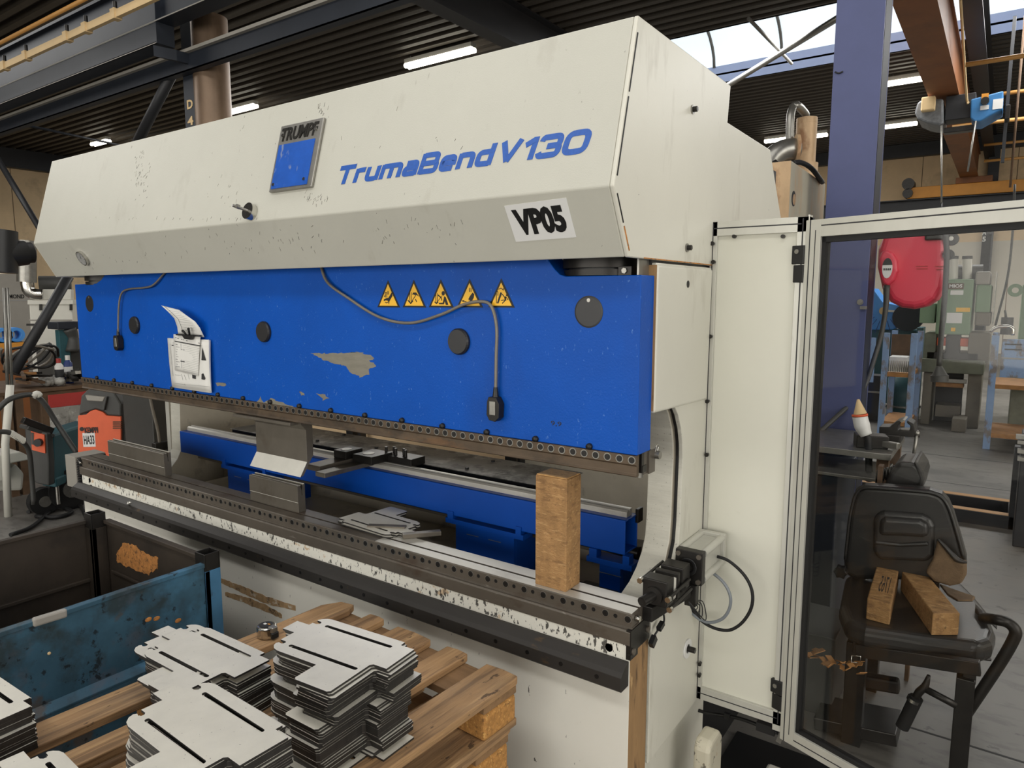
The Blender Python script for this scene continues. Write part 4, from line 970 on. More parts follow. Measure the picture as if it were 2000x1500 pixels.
# ---- cables hanging over the ram
def cable(name, pts, plug, label, rc):
    P = [at(px, py, Y=1.70) for px, py in pts]
    P[0].y = 1.708; P[0].z += 0.02
    t = thing(name, label, 'cable', (P[-1].x, 1.70, P[-1].z), 0, 'cables hanging on the ram')
    part('cord', MB().tube(P, rc, 'cable_grey', 8, 6), t)
    e = P[-1]; x, y, z = e.x, e.y, e.z
    mb = MB().cyl((x, y, z + 0.03), (x, y, z - 0.005), rc * 1.2, 'black', r2=rc * 2, n=10)
    part('strain_relief', mb, t)
    mb = MB().prism([(x - 0.016, z), (x + 0.012, z), (x + 0.024, z - 0.02), (x + 0.022, z - 0.062), (x + 0.008, z - 0.075), (x - 0.014, z - 0.072), (x - 0.024, z - 0.055), (x - 0.022, z - 0.015)], 'y', y - 0.016, y + 0.012, 'gunmetal')
    mb.box(x - 0.012, x + 0.010, y - 0.018, y - 0.015, z - 0.055, z - 0.012, 'zinc')
    part('plug', mb, t, 0.003)
cable('plug_cable', [(623, 530), (640, 552), (680, 582), (740, 619), (800, 631), (860, 615), (905, 595), (940, 589), (960, 599), (970, 640), (969, 700), (968, 775)], 0, 'grey sheathed cable looping across the warning triangles with a hanging plug', 0.0052)
cable('plug_cable', [(322, 538), (300, 556), (280, 562), (250, 565), (237, 574), (232, 600), (231, 640), (231, 655)], 0, 'short grey cable with a black plug hanging on the left of the ram', 0.0045)

# ---- papers under a clip
c = at(360, 655, Y=1.70)
t = thing('paper_bundle', 'bundle of printed work papers under a black clip hung on the blue ram', 'papers', (c.x, 1.70, 1.33))
def pp(px, py, y): q = at(px, py, Y=y); return q
def quadsheet(c, mbm, nx=6, ny=8, bulge=0.0, t=0.0012):
    g = []
    for i in range(ny + 1):
        r = []
        for j in range(nx + 1):
            u, v = j / nx, i / ny
            q = c[0].lerp(c[1], u).lerp(c[3].lerp(c[2], u), v); q.y -= bulge * math.sin(v * math.pi) + 0.3 * bulge * math.sin(u * 3 + 1)
            r.append(q)
        g.append(r)
    return mbm.sheet(g, 'paper', t)
S = 0.1267
def pc(x, y, yy): return at(300 + x * S, 590 + y * S, Y=yy)
mb = quadsheet([pc(228, 555, 1.703), pc(862, 588, 1.703), pc(882, 1400, 1.700), pc(300, 1310, 1.703)], MB(), bulge=0.002, t=0.008)
big = part('sheet_stack', mb, t)
mb = quadsheet([pc(220, 558, 1.697), pc(850, 580, 1.697), pc(884, 1375, 1.694), pc(290, 1295, 1.697)], MB(), bulge=0.003)
p2 = part('drawing_sheet', mb, t)
mb = MB()
def mark(x0, y0, x1, y1, yy, m, h=None):
    a = pc(x0, y0, yy); b = pc(x1, y1, yy); h = h or 0.0022
    mb.bar(a, b, 0.0006, h, m, (0, 0, 1))
for (x0, y0, x1, y1) in ((330, 1255, 860, 1305), (252, 640, 300, 1140), (290, 620, 310, 622), (290, 640, 310, 642), (330, 1120, 420, 1130), (430, 1110, 450, 1200), (470, 1120, 500, 1200), (530, 1110, 550, 1190), (480, 1260, 484, 1290)): mark(x0, y0, x1, y1, 1.6915, 'ink_grey', 0.0012)
mb.prism([(p.x, p.z) for p in (pc(745, 700, 1.691), pc(808, 900, 1.691), pc(738, 895, 1.691))], 'y', 1.6905, 1.6913, 'ink')
mb.prism([(p.x, p.z) for p in (pc(595, 1110, 1.691), pc(650, 1120, 1.691), pc(648, 1185, 1.691), pc(598, 1175, 1.691))], 'y', 1.6905, 1.6913, 'ink')
mb.prism([(p.x, p.z) for p in (pc(740, 1110, 1.691), pc(765, 1098, 1.691), pc(798, 1175, 1.691), pc(785, 1200, 1.691), pc(738, 1190, 1.691))], 'y', 1.6905, 1.6913, 'ink')
mb.prism([(p.x, p.z) for p in (pc(280, 658, 1.691), pc(310, 662, 1.691), pc(310, 678, 1.691), pc(280, 674, 1.691))], 'y', 1.6905, 1.6913, 'ink')
part('drawing_print', mb, p2)
mb = quadsheet([pc(310, 495, 1.690), pc(722, 525, 1.690), pc(688, 1140, 1.688), pc(330, 1050, 1.690)], MB(), bulge=0.002)
mb2 = quadsheet([pc(560, 1000, 1.6925), pc(740, 1040, 1.6925), pc(720, 1080, 1.6925), pc(600, 1110, 1.6925)], MB(), 2, 2)
p3 = part('form_sheet', mb, t)
mb = MB()
mb.prism([(p.x, p.z) for p in (pc(326, 595, 1.687), pc(722, 668, 1.687), pc(722, 685, 1.687), pc(326, 610, 1.687))], 'y', 1.6866, 1.6872, 'ink')
for i in range(17):
    y = 640 + i * 26; mark(450, y, 712 - i * 1.5, y + 52, 1.687, 'ink_grey', 0.0009)
mark(420, 640, 436, 1020, 1.687, 'ink_grey', 0.003)
for i in range(10):
    y = 650 + i * 38; mark(340 + (i % 3) * 6, y, 372 + (i % 2) * 30, y + 8, 1.687, 'ink', 0.0016)
for x, y in ((420, 570), (450, 580), (500, 595), (425, 730), (455, 735), (330, 545), (365, 560), (690, 630)): mark(x, y, x + 22, y + 3, 1.687, 'ink', 0.0022)
mark(415, 910, 480, 920, 1.687, 'ink', 0.004)
part('form_print', mb, p3)
# curled top sheet
L_ = [(380, 490), (365, 380), (320, 250), (225, 150), (115, 50)]; R_ = [(780, 540), (715, 400), (640, 300), (500, 200), (395, 120)]
ys = [1.69, 1.672, 1.66, 1.655, 1.66]
g = []
for i in range(5):
    a = pc(*L_[i], ys[i]); b = pc(*R_[i], ys[i] + 0.012); g.append([a.lerp(b, j / 5) for j in range(6)])
g2 = []
for i in range(4):
    for s in range(3): g2.append([g[i][j].lerp(g[i + 1][j], s / 3) for j in range(6)])
g2.append(g[4])
p4 = part('curled_sheet', MB().sheet(g2, 'paper', 0.001), t)
mb = MB()
for i in range(1, 11):
    a, b = g2[i][1], g2[i][5]
    q0 = a + Vector((0, -0.0012, 0)); q1 = a.lerp(b, 0.7) + Vector((0, -0.0012, 0)); mb.bar(q0, q1, 0.0005, 0.0008, 'ink_grey')
for i in range(0, 12): mb.bar(g2[i][1] + Vector((0, -0.0014, 0)), g2[i + 1 if i < 12 else i][1] + Vector((0, -0.0014, 0)), 0.0006, 0.0012, 'ink')
part('curled_print', mb, p4)
# clip
a = pc(360, 500, 1.684); b = pc(720, 522, 1.684)
mb = MB().bar(a, b, 0.012, 0.006, 'black').prism([(p.x, p.z) for p in (pc(450, 505, 1.68), pc(620, 515, 1.68), pc(590, 580, 1.68), pc(490, 565, 1.68))], 'y', 1.674, 1.684, 'black')
for p, q in (((500, 500), (450, 435)), ((555, 505), (538, 405))):
    mb.tube([pc(*p, 1.678), pc((p[0] + q[0]) / 2, (p[1] + q[1]) / 2, 1.672), pc(*q, 1.668)], [0.004, 0.005, 0.004], 'black', 8)
    mb.ring(pc(q[0], q[1] + 10, 1.668), pc(q[0], q[1] + 10, 1.664), 0.003, 0.006, 'black', 12)
part('black_clip', mb, t)

# ---- bit of crumpled foil on the guide rail
c = at(252, 985, Z=0.722)
mb = MB()
for i in range(7): mb.ball((c.x + random.uniform(-0.02, 0.02), c.y + random.uniform(-0.008, 0.008), 0.722 + random.uniform(0, 0.01)), (random.uniform(0.006, 0.013), 0.006, random.uniform(0.004, 0.009)), 'chrome', 6)
solo('foil_scrap', mb, 'crumpled scrap of silver foil on the left of the dark guide rail', 'scrap')

# ---- side cylinder with hoses
AX = -0.742
t = thing('air_cylinder', 'dark pneumatic cylinder clamped beside the right end of the press table', 'pneumatic cylinder', (AX, 2.0, 0.80))
def az(px, py): return at(px, py, X=AX)
ZC = 0.915
part('nose_rod', MB().cyl((AX - 0.035, 1.74, 0.895), (AX - 0.02, 1.80, 0.90), 0.014, 'gunmetal', n=18).cyl((AX - 0.02, 1.785, 0.90), (AX - 0.02, 1.795, 0.90), 0.026, 'gunmetal', n=22), t)
part('piston_rod', MB().cyl((AX - 0.01, 1.93, ZC), (AX, 2.0, ZC + 0.003), 0.012, 'gunmetal', n=16), t)
part('head_block', MB().box(AX - 0.058, AX + 0.016, 1.795, 1.85, 0.868, 0.944, 'gunmetal'), t, 0.003)
mb = MB().box(AX - 0.05, AX + 0.014, 1.85, 1.872, 0.872, 0.934, 'offwhite').box(AX - 0.054, AX + 0.018, 1.872, 1.892, 0.868, 0.944, 'gunmetal').box(AX - 0.05, AX + 0.014, 1.892, 1.90, 0.872, 0.936, 'offwhite')
part('seal_plate', mb, t, 0.002)
part('rear_block', MB().box(AX - 0.05, AX + 0.02, 1.905, 1.965, 0.876, 0.95, 'gunmetal'), t, 0.003)
for x, z in ((AX - 0.062, 0.936), (AX + 0.024, 0.90), (AX + 0.03, 0.872)):
    part('tie_rod', MB().cyl((x, 1.79, z), (x, 1.95, z + 0.004), 0.005, 'gunmetal', n=10).cyl((x, 1.782, z), (x, 1.795, z), 0.009, 'chrome', n=6), t)
part('support_rail', MB().hexa([(AX - 0.05, 1.78, 0.822), (AX - 0.02, 1.78, 0.822), (AX + 0.02, 1.98, 0.835), (AX - 0.02, 1.98, 0.835), (AX - 0.05, 1.78, 0.866), (AX - 0.02, 1.78, 0.866), (AX + 0.02, 1.98, 0.872), (AX - 0.02, 1.98, 0.872)], 'gunmetal'), t, 0.002)
mb = MB().box(AX - 0.042, AX + 0.044, 2.0, 2.03, 0.868, 0.972, 'gunmetal')
for x in (-0.032, 0.034):
    for z in (0.88, 0.96): mb.cyl((AX + x, 2.0, z), (AX + x, 1.994, z), 0.008, 'steel', n=10)
mb.ring((AX, 2.0, 0.922), (AX, 1.996, 0.922), 0.018, 0.028, 'black', 20)
part('front_cap', mb, t, 0.003)
mb = MB().box(AX - 0.032, AX + 0.034, 2.03, 2.20, 0.88, 0.962, 'alu')
for x in (-0.034, 0.036):
    for z in (0.88, 0.962): mb.cyl((AX + x, 2.03, z), (AX + x, 2.20, z), 0.012, 'alu', n=12)
part('barrel', mb, t, 0.002, 'ribbed aluminium barrel')
part('rear_cap', MB().box(AX - 0.044, AX + 0.046, 2.20, 2.222, 0.868, 0.974, 'alu'), t, 0.003)
part('drop_bracket', MB().box(AX - 0.005, AX + 0.03, 1.99, 2.02, 0.80, 0.868, 'gunmetal'), t, 0.002)
for k in range(4):
    part('loose_wire', MB().tube([(AX + 0.02, 1.96, 0.83), (AX + 0.03 + 0.01 * k, 1.97 + 0.01 * k, 0.80 - 0.012 * k), (AX + 0.035, 2.0 + 0.015 * k, 0.80), (AX + 0.02, 1.99, 0.82)], 0.0016, 'black', 6), t)
part('sensor_lead', MB().tube([(AX - 0.02, 1.86, 0.83), (AX - 0.02, 1.87, 0.79), (AX - 0.025, 1.84, 0.775), (AX - 0.03, 1.82, 0.76)], 0.003, 'black', 6).obox((AX - 0.03, 1.815, 0.748), (0.014, 0.03, 0.022), 'black', rx=0.6).obox((AX - 0.022, 1.85, 0.783), (0.014, 0.03, 0.014), 'black', rx=0.3), t)
def H(px, py, y): return at(px, py, Y=y)
K = 0.1533
def hc(x, y, yy=2.17): return at(1220 + x * K, 1030 + y * K, Y=yy)
mb = MB().tube([hc(1090, 365, 2.19), hc(1180, 372), hc(1330, 430), hc(1500, 580), hc(1600, 740), hc(1632, 900), hc(1600, 1060), hc(1500, 1210), hc(1380, 1295), hc(1270, 1312), hc(1120, 1275), hc(980, 1190), hc(870, 1060), hc(790, 920, 2.12), hc(765, 830, 2.06)], 0.0052, 'rubber', 10)
part('black_hose', mb, t)
mb = MB().tube([hc(900, 520, 2.10), hc(990, 522), hc(1110, 575), hc(1240, 680), hc(1320, 800), hc(1352, 930), hc(1325, 1060), hc(1250, 1160), hc(1130, 1208), hc(1010, 1200), hc(900, 1130), hc(830, 1040), hc(785, 950, 2.12), hc(772, 890, 2.06)], 0.0052, 'tube_grey', 10)
part('grey_hose', mb, t)

# ---- fixed guard panel in aluminium frame
GYP = 2.25
t = thing('guard_panel', 'tall white guard panel in an aluminium frame right of the press', 'guard panel', (-0.64, GYP, 0.36))
gl, gr = -0.792, -0.515
def prof_bar(x0, x1, z0, z1, y0, y1, m='alu'): return MB().box(x0, x1, y0, y1, z0, z1, m)
part('frame_post', MB().box(gl, gl + 0.022, GYP - 0.012, GYP + 0.03, 0.355, 1.985, 'alu').box(gl + 0.006, gl + 0.010, GYP - 0.0125, GYP - 0.011, 0.36, 1.98, 'ink'), t, 0.002)
part('frame_post', MB().box(gr - 0.012, gr + 0.022, GYP - 0.012, GYP + 0.03, 0.335, 1.985, 'alu').box(gr + 0.002, gr + 0.006, GYP - 0.0125, GYP - 0.011, 0.36, 1.98, 'ink'), t, 0.002)
part('frame_rail', MB().box(gl, gr + 0.02, GYP - 0.012, GYP + 0.03, 1.94, 1.985, 'alu').box(gl, gr, GYP - 0.0125, GYP - 0.011, 1.962, 1.966, 'ink'), t, 0.002)
part('frame_rail', MB().box(gl, gr + 0.02, GYP - 0.012, GYP + 0.03, 0.355, 0.40, 'alu').box(gl, gr, GYP - 0.0125, GYP - 0.011, 0.376, 0.38, 'ink'), t, 0.002)
part('infill_sheet', MB().box(gl + 0.02, gr - 0.01, GYP, GYP + 0.004, 0.40, 1.94, 'panel'), t)
for px, py in ((1394, 476), (1396, 512), (1390, 657), (1384, 783), (1383, 887), (1376, 1040), (1369, 1294), (1368, 1316)):
    c = at(px, py, Y=GYP - 0.012); part('panel_screw', MB().cyl((c.x, GYP - 0.012, c.z), (c.x, GYP - 0.028, c.z), 0.0045, 'gunmetal', r2=0.007, n=10), t)
for px in (1435, 1530):
    c = at(px, 462, Y=GYP - 0.002); part('panel_screw', MB().cyl((c.x, GYP, c.z), (c.x, GYP - 0.012, c.z), 0.006, 'gunmetal', n=10), t)
mb = MB().tube([at(1335, 1378, Y=2.3), at(1380, 1392, Y=2.3), at(1430, 1400, Y=2.3), at(1465, 1410, Y=2.28), at(1520, 1432, Y=2.27)], 0.006, 'black', 8)
for f in ((1350, 1382), (1420, 1398)): mb.obox(at(*f, Y=2.297), (0.02, 0.012, 0.02), 'black')
mb.obox(at(1497, 1420, Y=2.27), (0.06, 0.03, 0.03), 'black').obox(at(1525, 1438, Y=2.262), (0.016, 0.006, 0.05), 'zinc', ry=0.3)
part('floor_cable', mb, t)

# ---- glazed door, swung open towards the viewer
DA = math.radians(-20.1)
hp = at(1588, 430, Y=GYP - 0.01)
D0 = Vector((hp.x, hp.y, 0))
t = thing('guard_door', 'open guard door with a smoked clear pane and aluminium frame at the right', 'door', (D0.x, D0.y, 0.33), DA)
Rd = Matrix.Translation(D0) @ Matrix.Rotation(DA, 4, 'Z')
def dl(mb):   # door-local -> world
    bmesh.ops.transform(mb.bm, matrix=Rd, verts=mb.bm.verts); return mb
zt, zb, LW = 1.972, 0.318, 0.92
part('door_stile', dl(MB().box(-0.012, 0.036, -0.015, 0.03, zb, zt, 'alu').box(0.0, 0.004, -0.0155, -0.014, zb, zt, 'ink').box(0.018, 0.021, -0.0155, -0.014, zb + 0.03, zt - 0.03, 'ink')), t, 0.002)
part('door_stile', dl(MB().box(LW - 0.036, LW, -0.015, 0.03, zb, zt, 'alu')), t, 0.002)
part('door_rail', dl(MB().box(0.036, LW - 0.036, -0.015, 0.03, zt - 0.05, zt, 'alu').box(0.036, LW - 0.036, -0.0155, -0.014, zt - 0.02, zt - 0.016, 'ink')), t, 0.002)
part('door_rail', dl(MB().box(0.036, LW - 0.036, -0.015, 0.03, zb, zb + 0.045, 'alu').box(0.036, LW - 0.036, -0.0155, -0.014, zb + 0.018, zb + 0.022, 'ink')), t, 0.002)
mb = MB()
for a in ((0.036, 0.048, zb + 0.045, zt - 0.05), (LW - 0.048, LW - 0.036, zb + 0.045, zt - 0.05)): mb.box(a[0], a[1], -0.006, 0.02, a[2], a[3], 'rubber')
mb.box(0.036, LW - 0.036, -0.006, 0.02, zt - 0.066, zt - 0.05, 'rubber').box(0.036, LW - 0.036, -0.006, 0.02, zb + 0.045, zb + 0.055, 'rubber')
part('pane_seal', dl(mb), t)
part('door_pane', dl(MB().box(0.046, LW - 0.046, 0.002, 0.006, zb + 0.052, zt - 0.062, 'pane')), t, 0, 'smoked clear pane')
for za, zb_ in ((1.80, 1.90), (0.42, 0.51)):
    mb = MB().box(-0.052, -0.012, -0.02, -0.002, za + 0.045, zb_, 'black').box(-0.046, -0.012, -0.018, -0.002, za - 0.01, za + 0.042, 'black').cyl((-0.034, -0.02, zb_ - 0.018), (-0.034, -0.024, zb_ - 0.018), 0.007, 'zinc', n=12)
    part('hinge', dl(mb), t, 0.002)
# slotted hinge post between panel and door
mb = MB().box(gr + 0.022, hp.x - 0.014, GYP - 0.01, GYP + 0.03, 0.33, 1.99, 'alu').box(gr + 0.03, gr + 0.035, GYP - 0.0105, GYP - 0.009, 0.34, 1.98, 'ink')
solo('hinge_post', mb, 'slim slotted aluminium post between the guard panel and open door', 'post', bev=0.002)
# ================================================================ hall
ROOF, WY, WX = 6.5, 26.0, -27.0
XR_ = 9.0
struct('floor', MB().box(WX, XR_, -9, WY, -0.1, 0, 'floor'))
mb = MB()
for y in (7.6, 8.9, 3.1): mb.box(WX, XR_, y, y + 0.012, -0.01, 0.0008, 'ink')
for x in (-2.2, 1.9, -8.4): mb.box(x, x + 0.012, 3.0, WY, -0.01, 0.0008, 'ink')
a = at(1855, 790 + 45, Z=0); struct('trim_1', mb)
def deck(y0, y1):
    mb = MB(); k = mb.mi('deck'); per = 0.28; y = y0; P = []
    while y < y1:
        for f, z in ((0, 0), (0.42, 0), (0.5, 0.1), (0.92, 0.1)):
            if y + f * per < y1: P.append((y + f * per, ROOF + z))
        y += per
    P.append((y1, ROOF))
    xs = [WX + (XR_ - WX) * i / 3 for i in range(4)]
    V = [[mb.bm.verts.new((x, p[0], p[1])) for p in P] for x in xs]
    for a, b in zip(V, V[1:]):
        for i in range(len(P) - 1): mb.face([a[i], b[i], b[i + 1], a[i + 1]], k)
    mb.box(WX, XR_, y0, y1, ROOF + 0.16, ROOF + 0.2, 'deck')
    return mb
SY0, SY1 = 12.95, 16.08
m1 = deck(-9, SY0); struct('ceiling', m1)
struct('ceiling_back', deck(SY1, WY))
zc = at(1630, 86, Y=SY1).z
struct('trim_2', MB().box(WX, XR_, SY1, SY1 + 0.06, ROOF, zc, 'curb').box(WX, XR_, SY0 - 0.06, SY0, ROOF, zc, 'curb'))
t = thing('roof_skylight', 'long bright vaulted skylight in the dark roof behind the blue column', 'skylight', (-8, (SY0 + SY1) / 2, zc))
mb = MB(); k = mb.mi('sky'); A = arc(((SY0 + SY1) / 2, zc), (SY1 - SY0) / 2, 0, 180, 14, 0.9)
V = [[mb.bm.verts.new((x, y, z)) for y, z in A] for x in (WX, XR_)]
for i in range(len(A) - 1): mb.face([V[0][i], V[1][i], V[1][i + 1], V[0][i + 1]], k, True)
part('dome', mb, t)
xb = at(1395, 130, Y=SY1).x; xb2 = at(1527, 95, Y=SY1).x; st = xb2 - xb
for i in range(-8, 7):
    x = xb + st * i
    part('glazing_bar', MB().tube([(x, y, z - 0.02) for y, z in A], 0.035, 'bar', 6, 1), t)
# walls
mb = MB().box(WX, XR_, WY, WY + 0.2, 0, 3.4, 'wall_pale').box(WX, XR_, WY, WY + 0.2, 3.4, 6.62, 'wall')
for i in range(-10, 4):
    mb.box(i * 2.45, i * 2.45 + 0.02, WY - 0.006, WY, 0, 6.6, 'wall_gap')
struct('wall_back', mb)
mb = MB().box(WX - 0.2, WX, -9, WY, 0, 6.62, 'wall')
for i in range(-3, 11): mb.box(WX, WX + 0.006, i * 2.45, i * 2.45 + 0.02, 0, 6.6, 'wall_gap')
struct('wall_left', mb)
struct('wall_right', MB().box(XR_, XR_ + 0.2, -9, WY, 0, 6.62, 'wall_pale'))
struct('right_fill_panel', MB().box(XR_ - 0.05, XR_ - 0.01, -5.5, 6.5, 0.8, 5.0, 'window_fill_glow'))  # glowing panel added to go with the fill from the right
struct('front_fill_panel', MB().box(-10.5, 6.5, -8.99, -8.95, 0.4, 4.2, 'window_fill_glow'))  # glowing panel added behind the camera to go with the front fill
struct('wall_front', MB().box(WX, XR_, -9.2, -9, 0, 6.62, 'wall_pale'))
struct('trim_3', MB().box(WX, XR_, WY - 0.25, WY, 6.1, 6.5, 'beam_dark').box(WX, WX + 0.3, -9, WY, 5.9, 6.5, 'beam_dark'))
# fluorescent lights under the deck
def tube_light(p, q, label):
    a = at(*p, Z=6.3); b = at(*q, Z=6.3); b.y = a.y
    t = thing('tube_light', label, 'ceiling light', ((a.x + b.x) / 2, a.y, 6.28), 0, 'lit fluorescent strip lights under the roof')
    part('light_body', MB().box(a.x, b.x, a.y - 0.08, a.y + 0.08, 6.36, 6.44, 'offwhite').cyl((a.x + 0.1, a.y, 6.44), (a.x + 0.1, a.y, 6.5), 0.01, 'zinc', n=6), t)
    part('lit_tube', MB().cyl((a.x, a.y - 0.05, 6.32), (b.x, a.y - 0.05, 6.32), 0.045, 'tube', n=10).cyl((a.x, a.y + 0.05, 6.32), (b.x, a.y + 0.05, 6.32), 0.045, 'tube', n=10), t)
tube_light((795, 132), (925, 99), 'lit strip light above the machine hood, right of the rusty flue pipe and largest')
tube_light((437, 224), (502, 209), 'lit strip light directly right of the rusty flue pipe')
tube_light((182, 284), (221, 278), 'small lit strip light above the far left end of the hood')
tube_light((1733, 166), (1805, 152), 'lit strip light right of the blue column, nearest the skylight')
tube_light((1727, 250), (1790, 240), 'lit strip light right of the blue column, behind the grey hoist motor')
tube_light((1494, 278), (1536, 272), 'lit strip light just left of the exhaust canister on the machine')
tube_light((1594, 267), (1614, 263), 'short lit strip light between the exhaust canister and the blue column')
# ---- roof steel
def ibeam_y(x, y0, y1, z0, z1, w, m, name, label):
    mb = MB().box(x - w / 2, x + w / 2, y0, y1, z0, z0 + 0.025, m).box(x - 0.012, x + 0.012, y0, y1, z0 + 0.025, z1 - 0.025, m).box(x - w / 2, x + w / 2, y0, y1, z1 - 0.025, z1, m)
    return solo(name, mb, label, 'roof beam', 'rafters under the roof')
ibeam_y(-7.0, -9, WY, 5.85, 6.5, 0.30, 'beam_dark', 'roof_rafter', 'dark steel rafter crossing the roof above the column marked D 4')
xr = at(1905, 60, Z=5.9).x
ibeam_y(xr, 5, WY, 5.85, 6.5, 0.26, 'beam_dark', 'roof_rafter', 'dark steel rafter right of the orange crane girder')
def rod(p, q, plane, r, m, label, name='brace_rod'):
    a = at(*p, **plane[0]); b = at(*q, **plane[1]); return solo(name, MB().tube([a, b], r, m, 10, 1), label, 'brace', 'steel braces under the roof')
rod((1400, 180), (1650, 27), (dict(Z=6.2), dict(Z=6.2)), 0.055, 'zinc', 'long round grey brace crossing in front of the skylight')
rod((1462, 36), (1546, 124), (dict(Z=6.3), dict(Z=6.3)), 0.03, 'bar', 'thin grey brace in the skylight, crossing behind the long round one')
# D4 column row and crane runway
CY = 4.2
def column(x0, x1, m, label, cat='column', zt=6.4, dep=0.23):
    t = thing('steel_column', label, cat, ((x0 + x1) / 2, CY + 0.12, 0), 0, 'columns of the hall')
    mb = MB().box(x0, x1, CY, CY + 0.014, 0, zt, m).box((x0 + x1) / 2 - 0.008, (x0 + x1) / 2 + 0.008, CY + 0.014, CY + dep, 0, zt, m).box(x0, x1, CY + dep, CY + dep + 0.014, 0, zt, m)
    part('column_shaft', mb, t, 0.002)
    part('base_plate', MB().box(x0 - 0.02, x1 + 0.005, CY - 0.05, CY + dep + 0.05, 0, 0.02, m), t)
    return t
xd0, xd1 = at(357, 150, Y=CY).x, at(388, 150, Y=CY).x
d4 = column(xd0, xd1, 'beam', 'dark blue steel column painted with the characters D 4', dep=0.12)
mb = MB(); a = at(366, 214, Y=CY - 0.002); b = at(376, 193, Y=CY - 0.002); mb.text('D', (a.x, CY - 0.002, a.z), RX, (0, 0, 1), b.x - a.x, b.z - a.z, 'card', 0.002, 0.03)
a = at(367, 246, Y=CY - 0.002); b = at(377, 226, Y=CY - 0.002); mb.text('4', (a.x, CY - 0.002, a.z), RX, (0, 0, 1), b.x - a.x, b.z - a.z, 'card', 0.002, 0.03)
part('painted_number', mb, d4, 0, 'cream painted characters')
xe0, xe1 = -0.846, -0.612
d5 = column(xe0, xe1, 'column', 'broad blue violet steel column behind the guard door')
mb = MB().box(xe1 - 0.004, xe1 + 0.001, CY + 0.02, CY + 0.21, 0.0, 6.3, 'web_shade'); part('web_shade_sheet', mb, d5, 0, 'dark sheet for the shaded recess of the column')  # dark sheet laid over the open recess in place of its shade
for px, py in ((1688, 463), (1680, 590)):
    c = at(px, py, Y=CY - 0.001); part('column_bolt', MB().cyl((c.x, CY, c.z), (c.x, CY - 0.006, c.z), 0.016, 'zinc', n=16).cyl((c.x, CY - 0.006, c.z), (c.x, CY - 0.014, c.z), 0.008, 'zinc', n=6), d5)
c = at(1687, 601, Y=CY - 0.001); part('cable_clip', MB().box(c.x - 0.016, c.x + 0.016, CY - 0.02, CY, c.z - 0.008, c.z + 0.008, 'zinc'), d5)
mb = MB().tube([at(1068, 0, Y=CY)] * 1 + [at(1630, 143, Y=CY - 0.01), at(1642, 146, Y=CY - 0.012), at(1640, 142, Y=CY - 0.012)], 0.003, 'black', 6) if False else MB().tube([(xe0 + 0.01, CY - 0.004, 2.94), (xe0 + 0.03, CY - 0.006, 2.93), (xe0 + 0.05, CY - 0.005, 2.935)], 0.004, 'black', 6)
part('wire_stub', mb, d5)
# conduit beside the column
c = at(1702, 460, Y=4.5)
solo('conduit_pipe', MB().tube([(c.x, 4.5, 1.0), (c.x, 4.5, 2.3)], 0.012, 'zinc', 8, 1).tube([(c.x - 0.05, 4.5, 1.2), (c.x - 0.05, 4.5, 2.3)], 0.01, 'zinc', 8, 1), 'pair of thin steel conduit pipes right of the blue column seen through the door', 'pipe')
# flue
FY = 4.36
pa, pb = at(388, 150, Y=FY), at(435, 150, Y=FY)
solo('flue_pipe', MB().cyl(((pa.x + pb.x) / 2 + 0.02, FY, 0.0), ((pa.x + pb.x) / 2 + 0.02, FY, at(410, 34, Y=FY).z), (pb.x - pa.x) / 2 * 0.84, 'duct', n=28), 'thick brown flue pipe standing right of the column marked D 4', 'flue pipe')
# runway beams
xu = at(305, 83, Y=3.8).x
zb1, zb0 = at(298, 43, Y=3.8).z, at(305, 84, Y=3.8).z
t = thing('crane_runway', 'dark steel crane runway along the roof at the upper left', 'crane runway', (-12, 3.85, zb0))
part('lower_girder', MB().box(WX, xu, 3.8, 3.812, zb0, zb1, 'beam').box(WX, xu, 3.8, 3.98, zb0, zb0 + 0.015, 'beam').box(WX, xu, 3.797, 3.803, zb1 - 0.008, zb1, 'midgrey').box(WX, xu, 3.797, 3.803, zb0, zb0 + 0.006, 'midgrey'), t)
part('upper_girder', MB().box(WX, 2, 3.86, 3.875, zb1, zb1 + 0.42, 'beam').box(WX, 2, 3.80, 3.99, zb1 - 0.004, zb1 + 0.012, 'beam').box(WX, 2, 3.797, 3.80, zb1 - 0.004, zb1 + 0.006, 'midgrey').box(WX, 2, 3.80, 3.98, zb1 + 0.42, zb1 + 0.45, 'beam'), t)
part('end_plate', MB().box(xu, xu + 0.012, 3.8, 3.98, zb0, zb1 + 0.42, 'beam').hexa([(xu - 0.02, 3.78, zb0 - 0.12), (xd1, 3.98, zb0 - 0.12), (xd1, 4.2, zb0 - 0.12), (xu - 0.02, 4.0, zb0 - 0.12), (xu - 0.02, 3.78, zb0 - 0.02), (xd1, 3.98, zb0 - 0.02), (xd1, 4.2, zb0 - 0.02), (xu - 0.02, 4.0, zb0 - 0.02)], 'beam'), t)
zr = at(0, 134, Y=3.62).z
part('conductor_rail', MB().box(WX, -4.5, 3.60, 3.64, zr - 0.035, zr + 0.035, 'card'), t, 0, 'cream conductor rail')
for px in (6, 48, 128, 165, 222):
    c = at(px, 130 - px * 0.43, Y=3.6); part('rail_clamp', MB().box(c.x - 0.04, c.x + 0.04, 3.585, 3.66, zr - 0.045, zr + 0.05, 'card').cyl((c.x, 3.62, zr + 0.04), (c.x, 3.62, zr + 0.12), 0.02, 'gunmetal', n=8), t)
zp = at(0, 84, Y=3.4).z
solo('power_conduit', MB().tube([(WX, 3.4, zp), (-4.5, 3.4, zp)], 0.02, 'crane_pipe', 8, 1), 'thin ochre pipe running under the roof in the upper left corner', 'pipe')
zd = at(346, 111, Y=4.1).z; zl = at(355, 141, Y=4.1).z
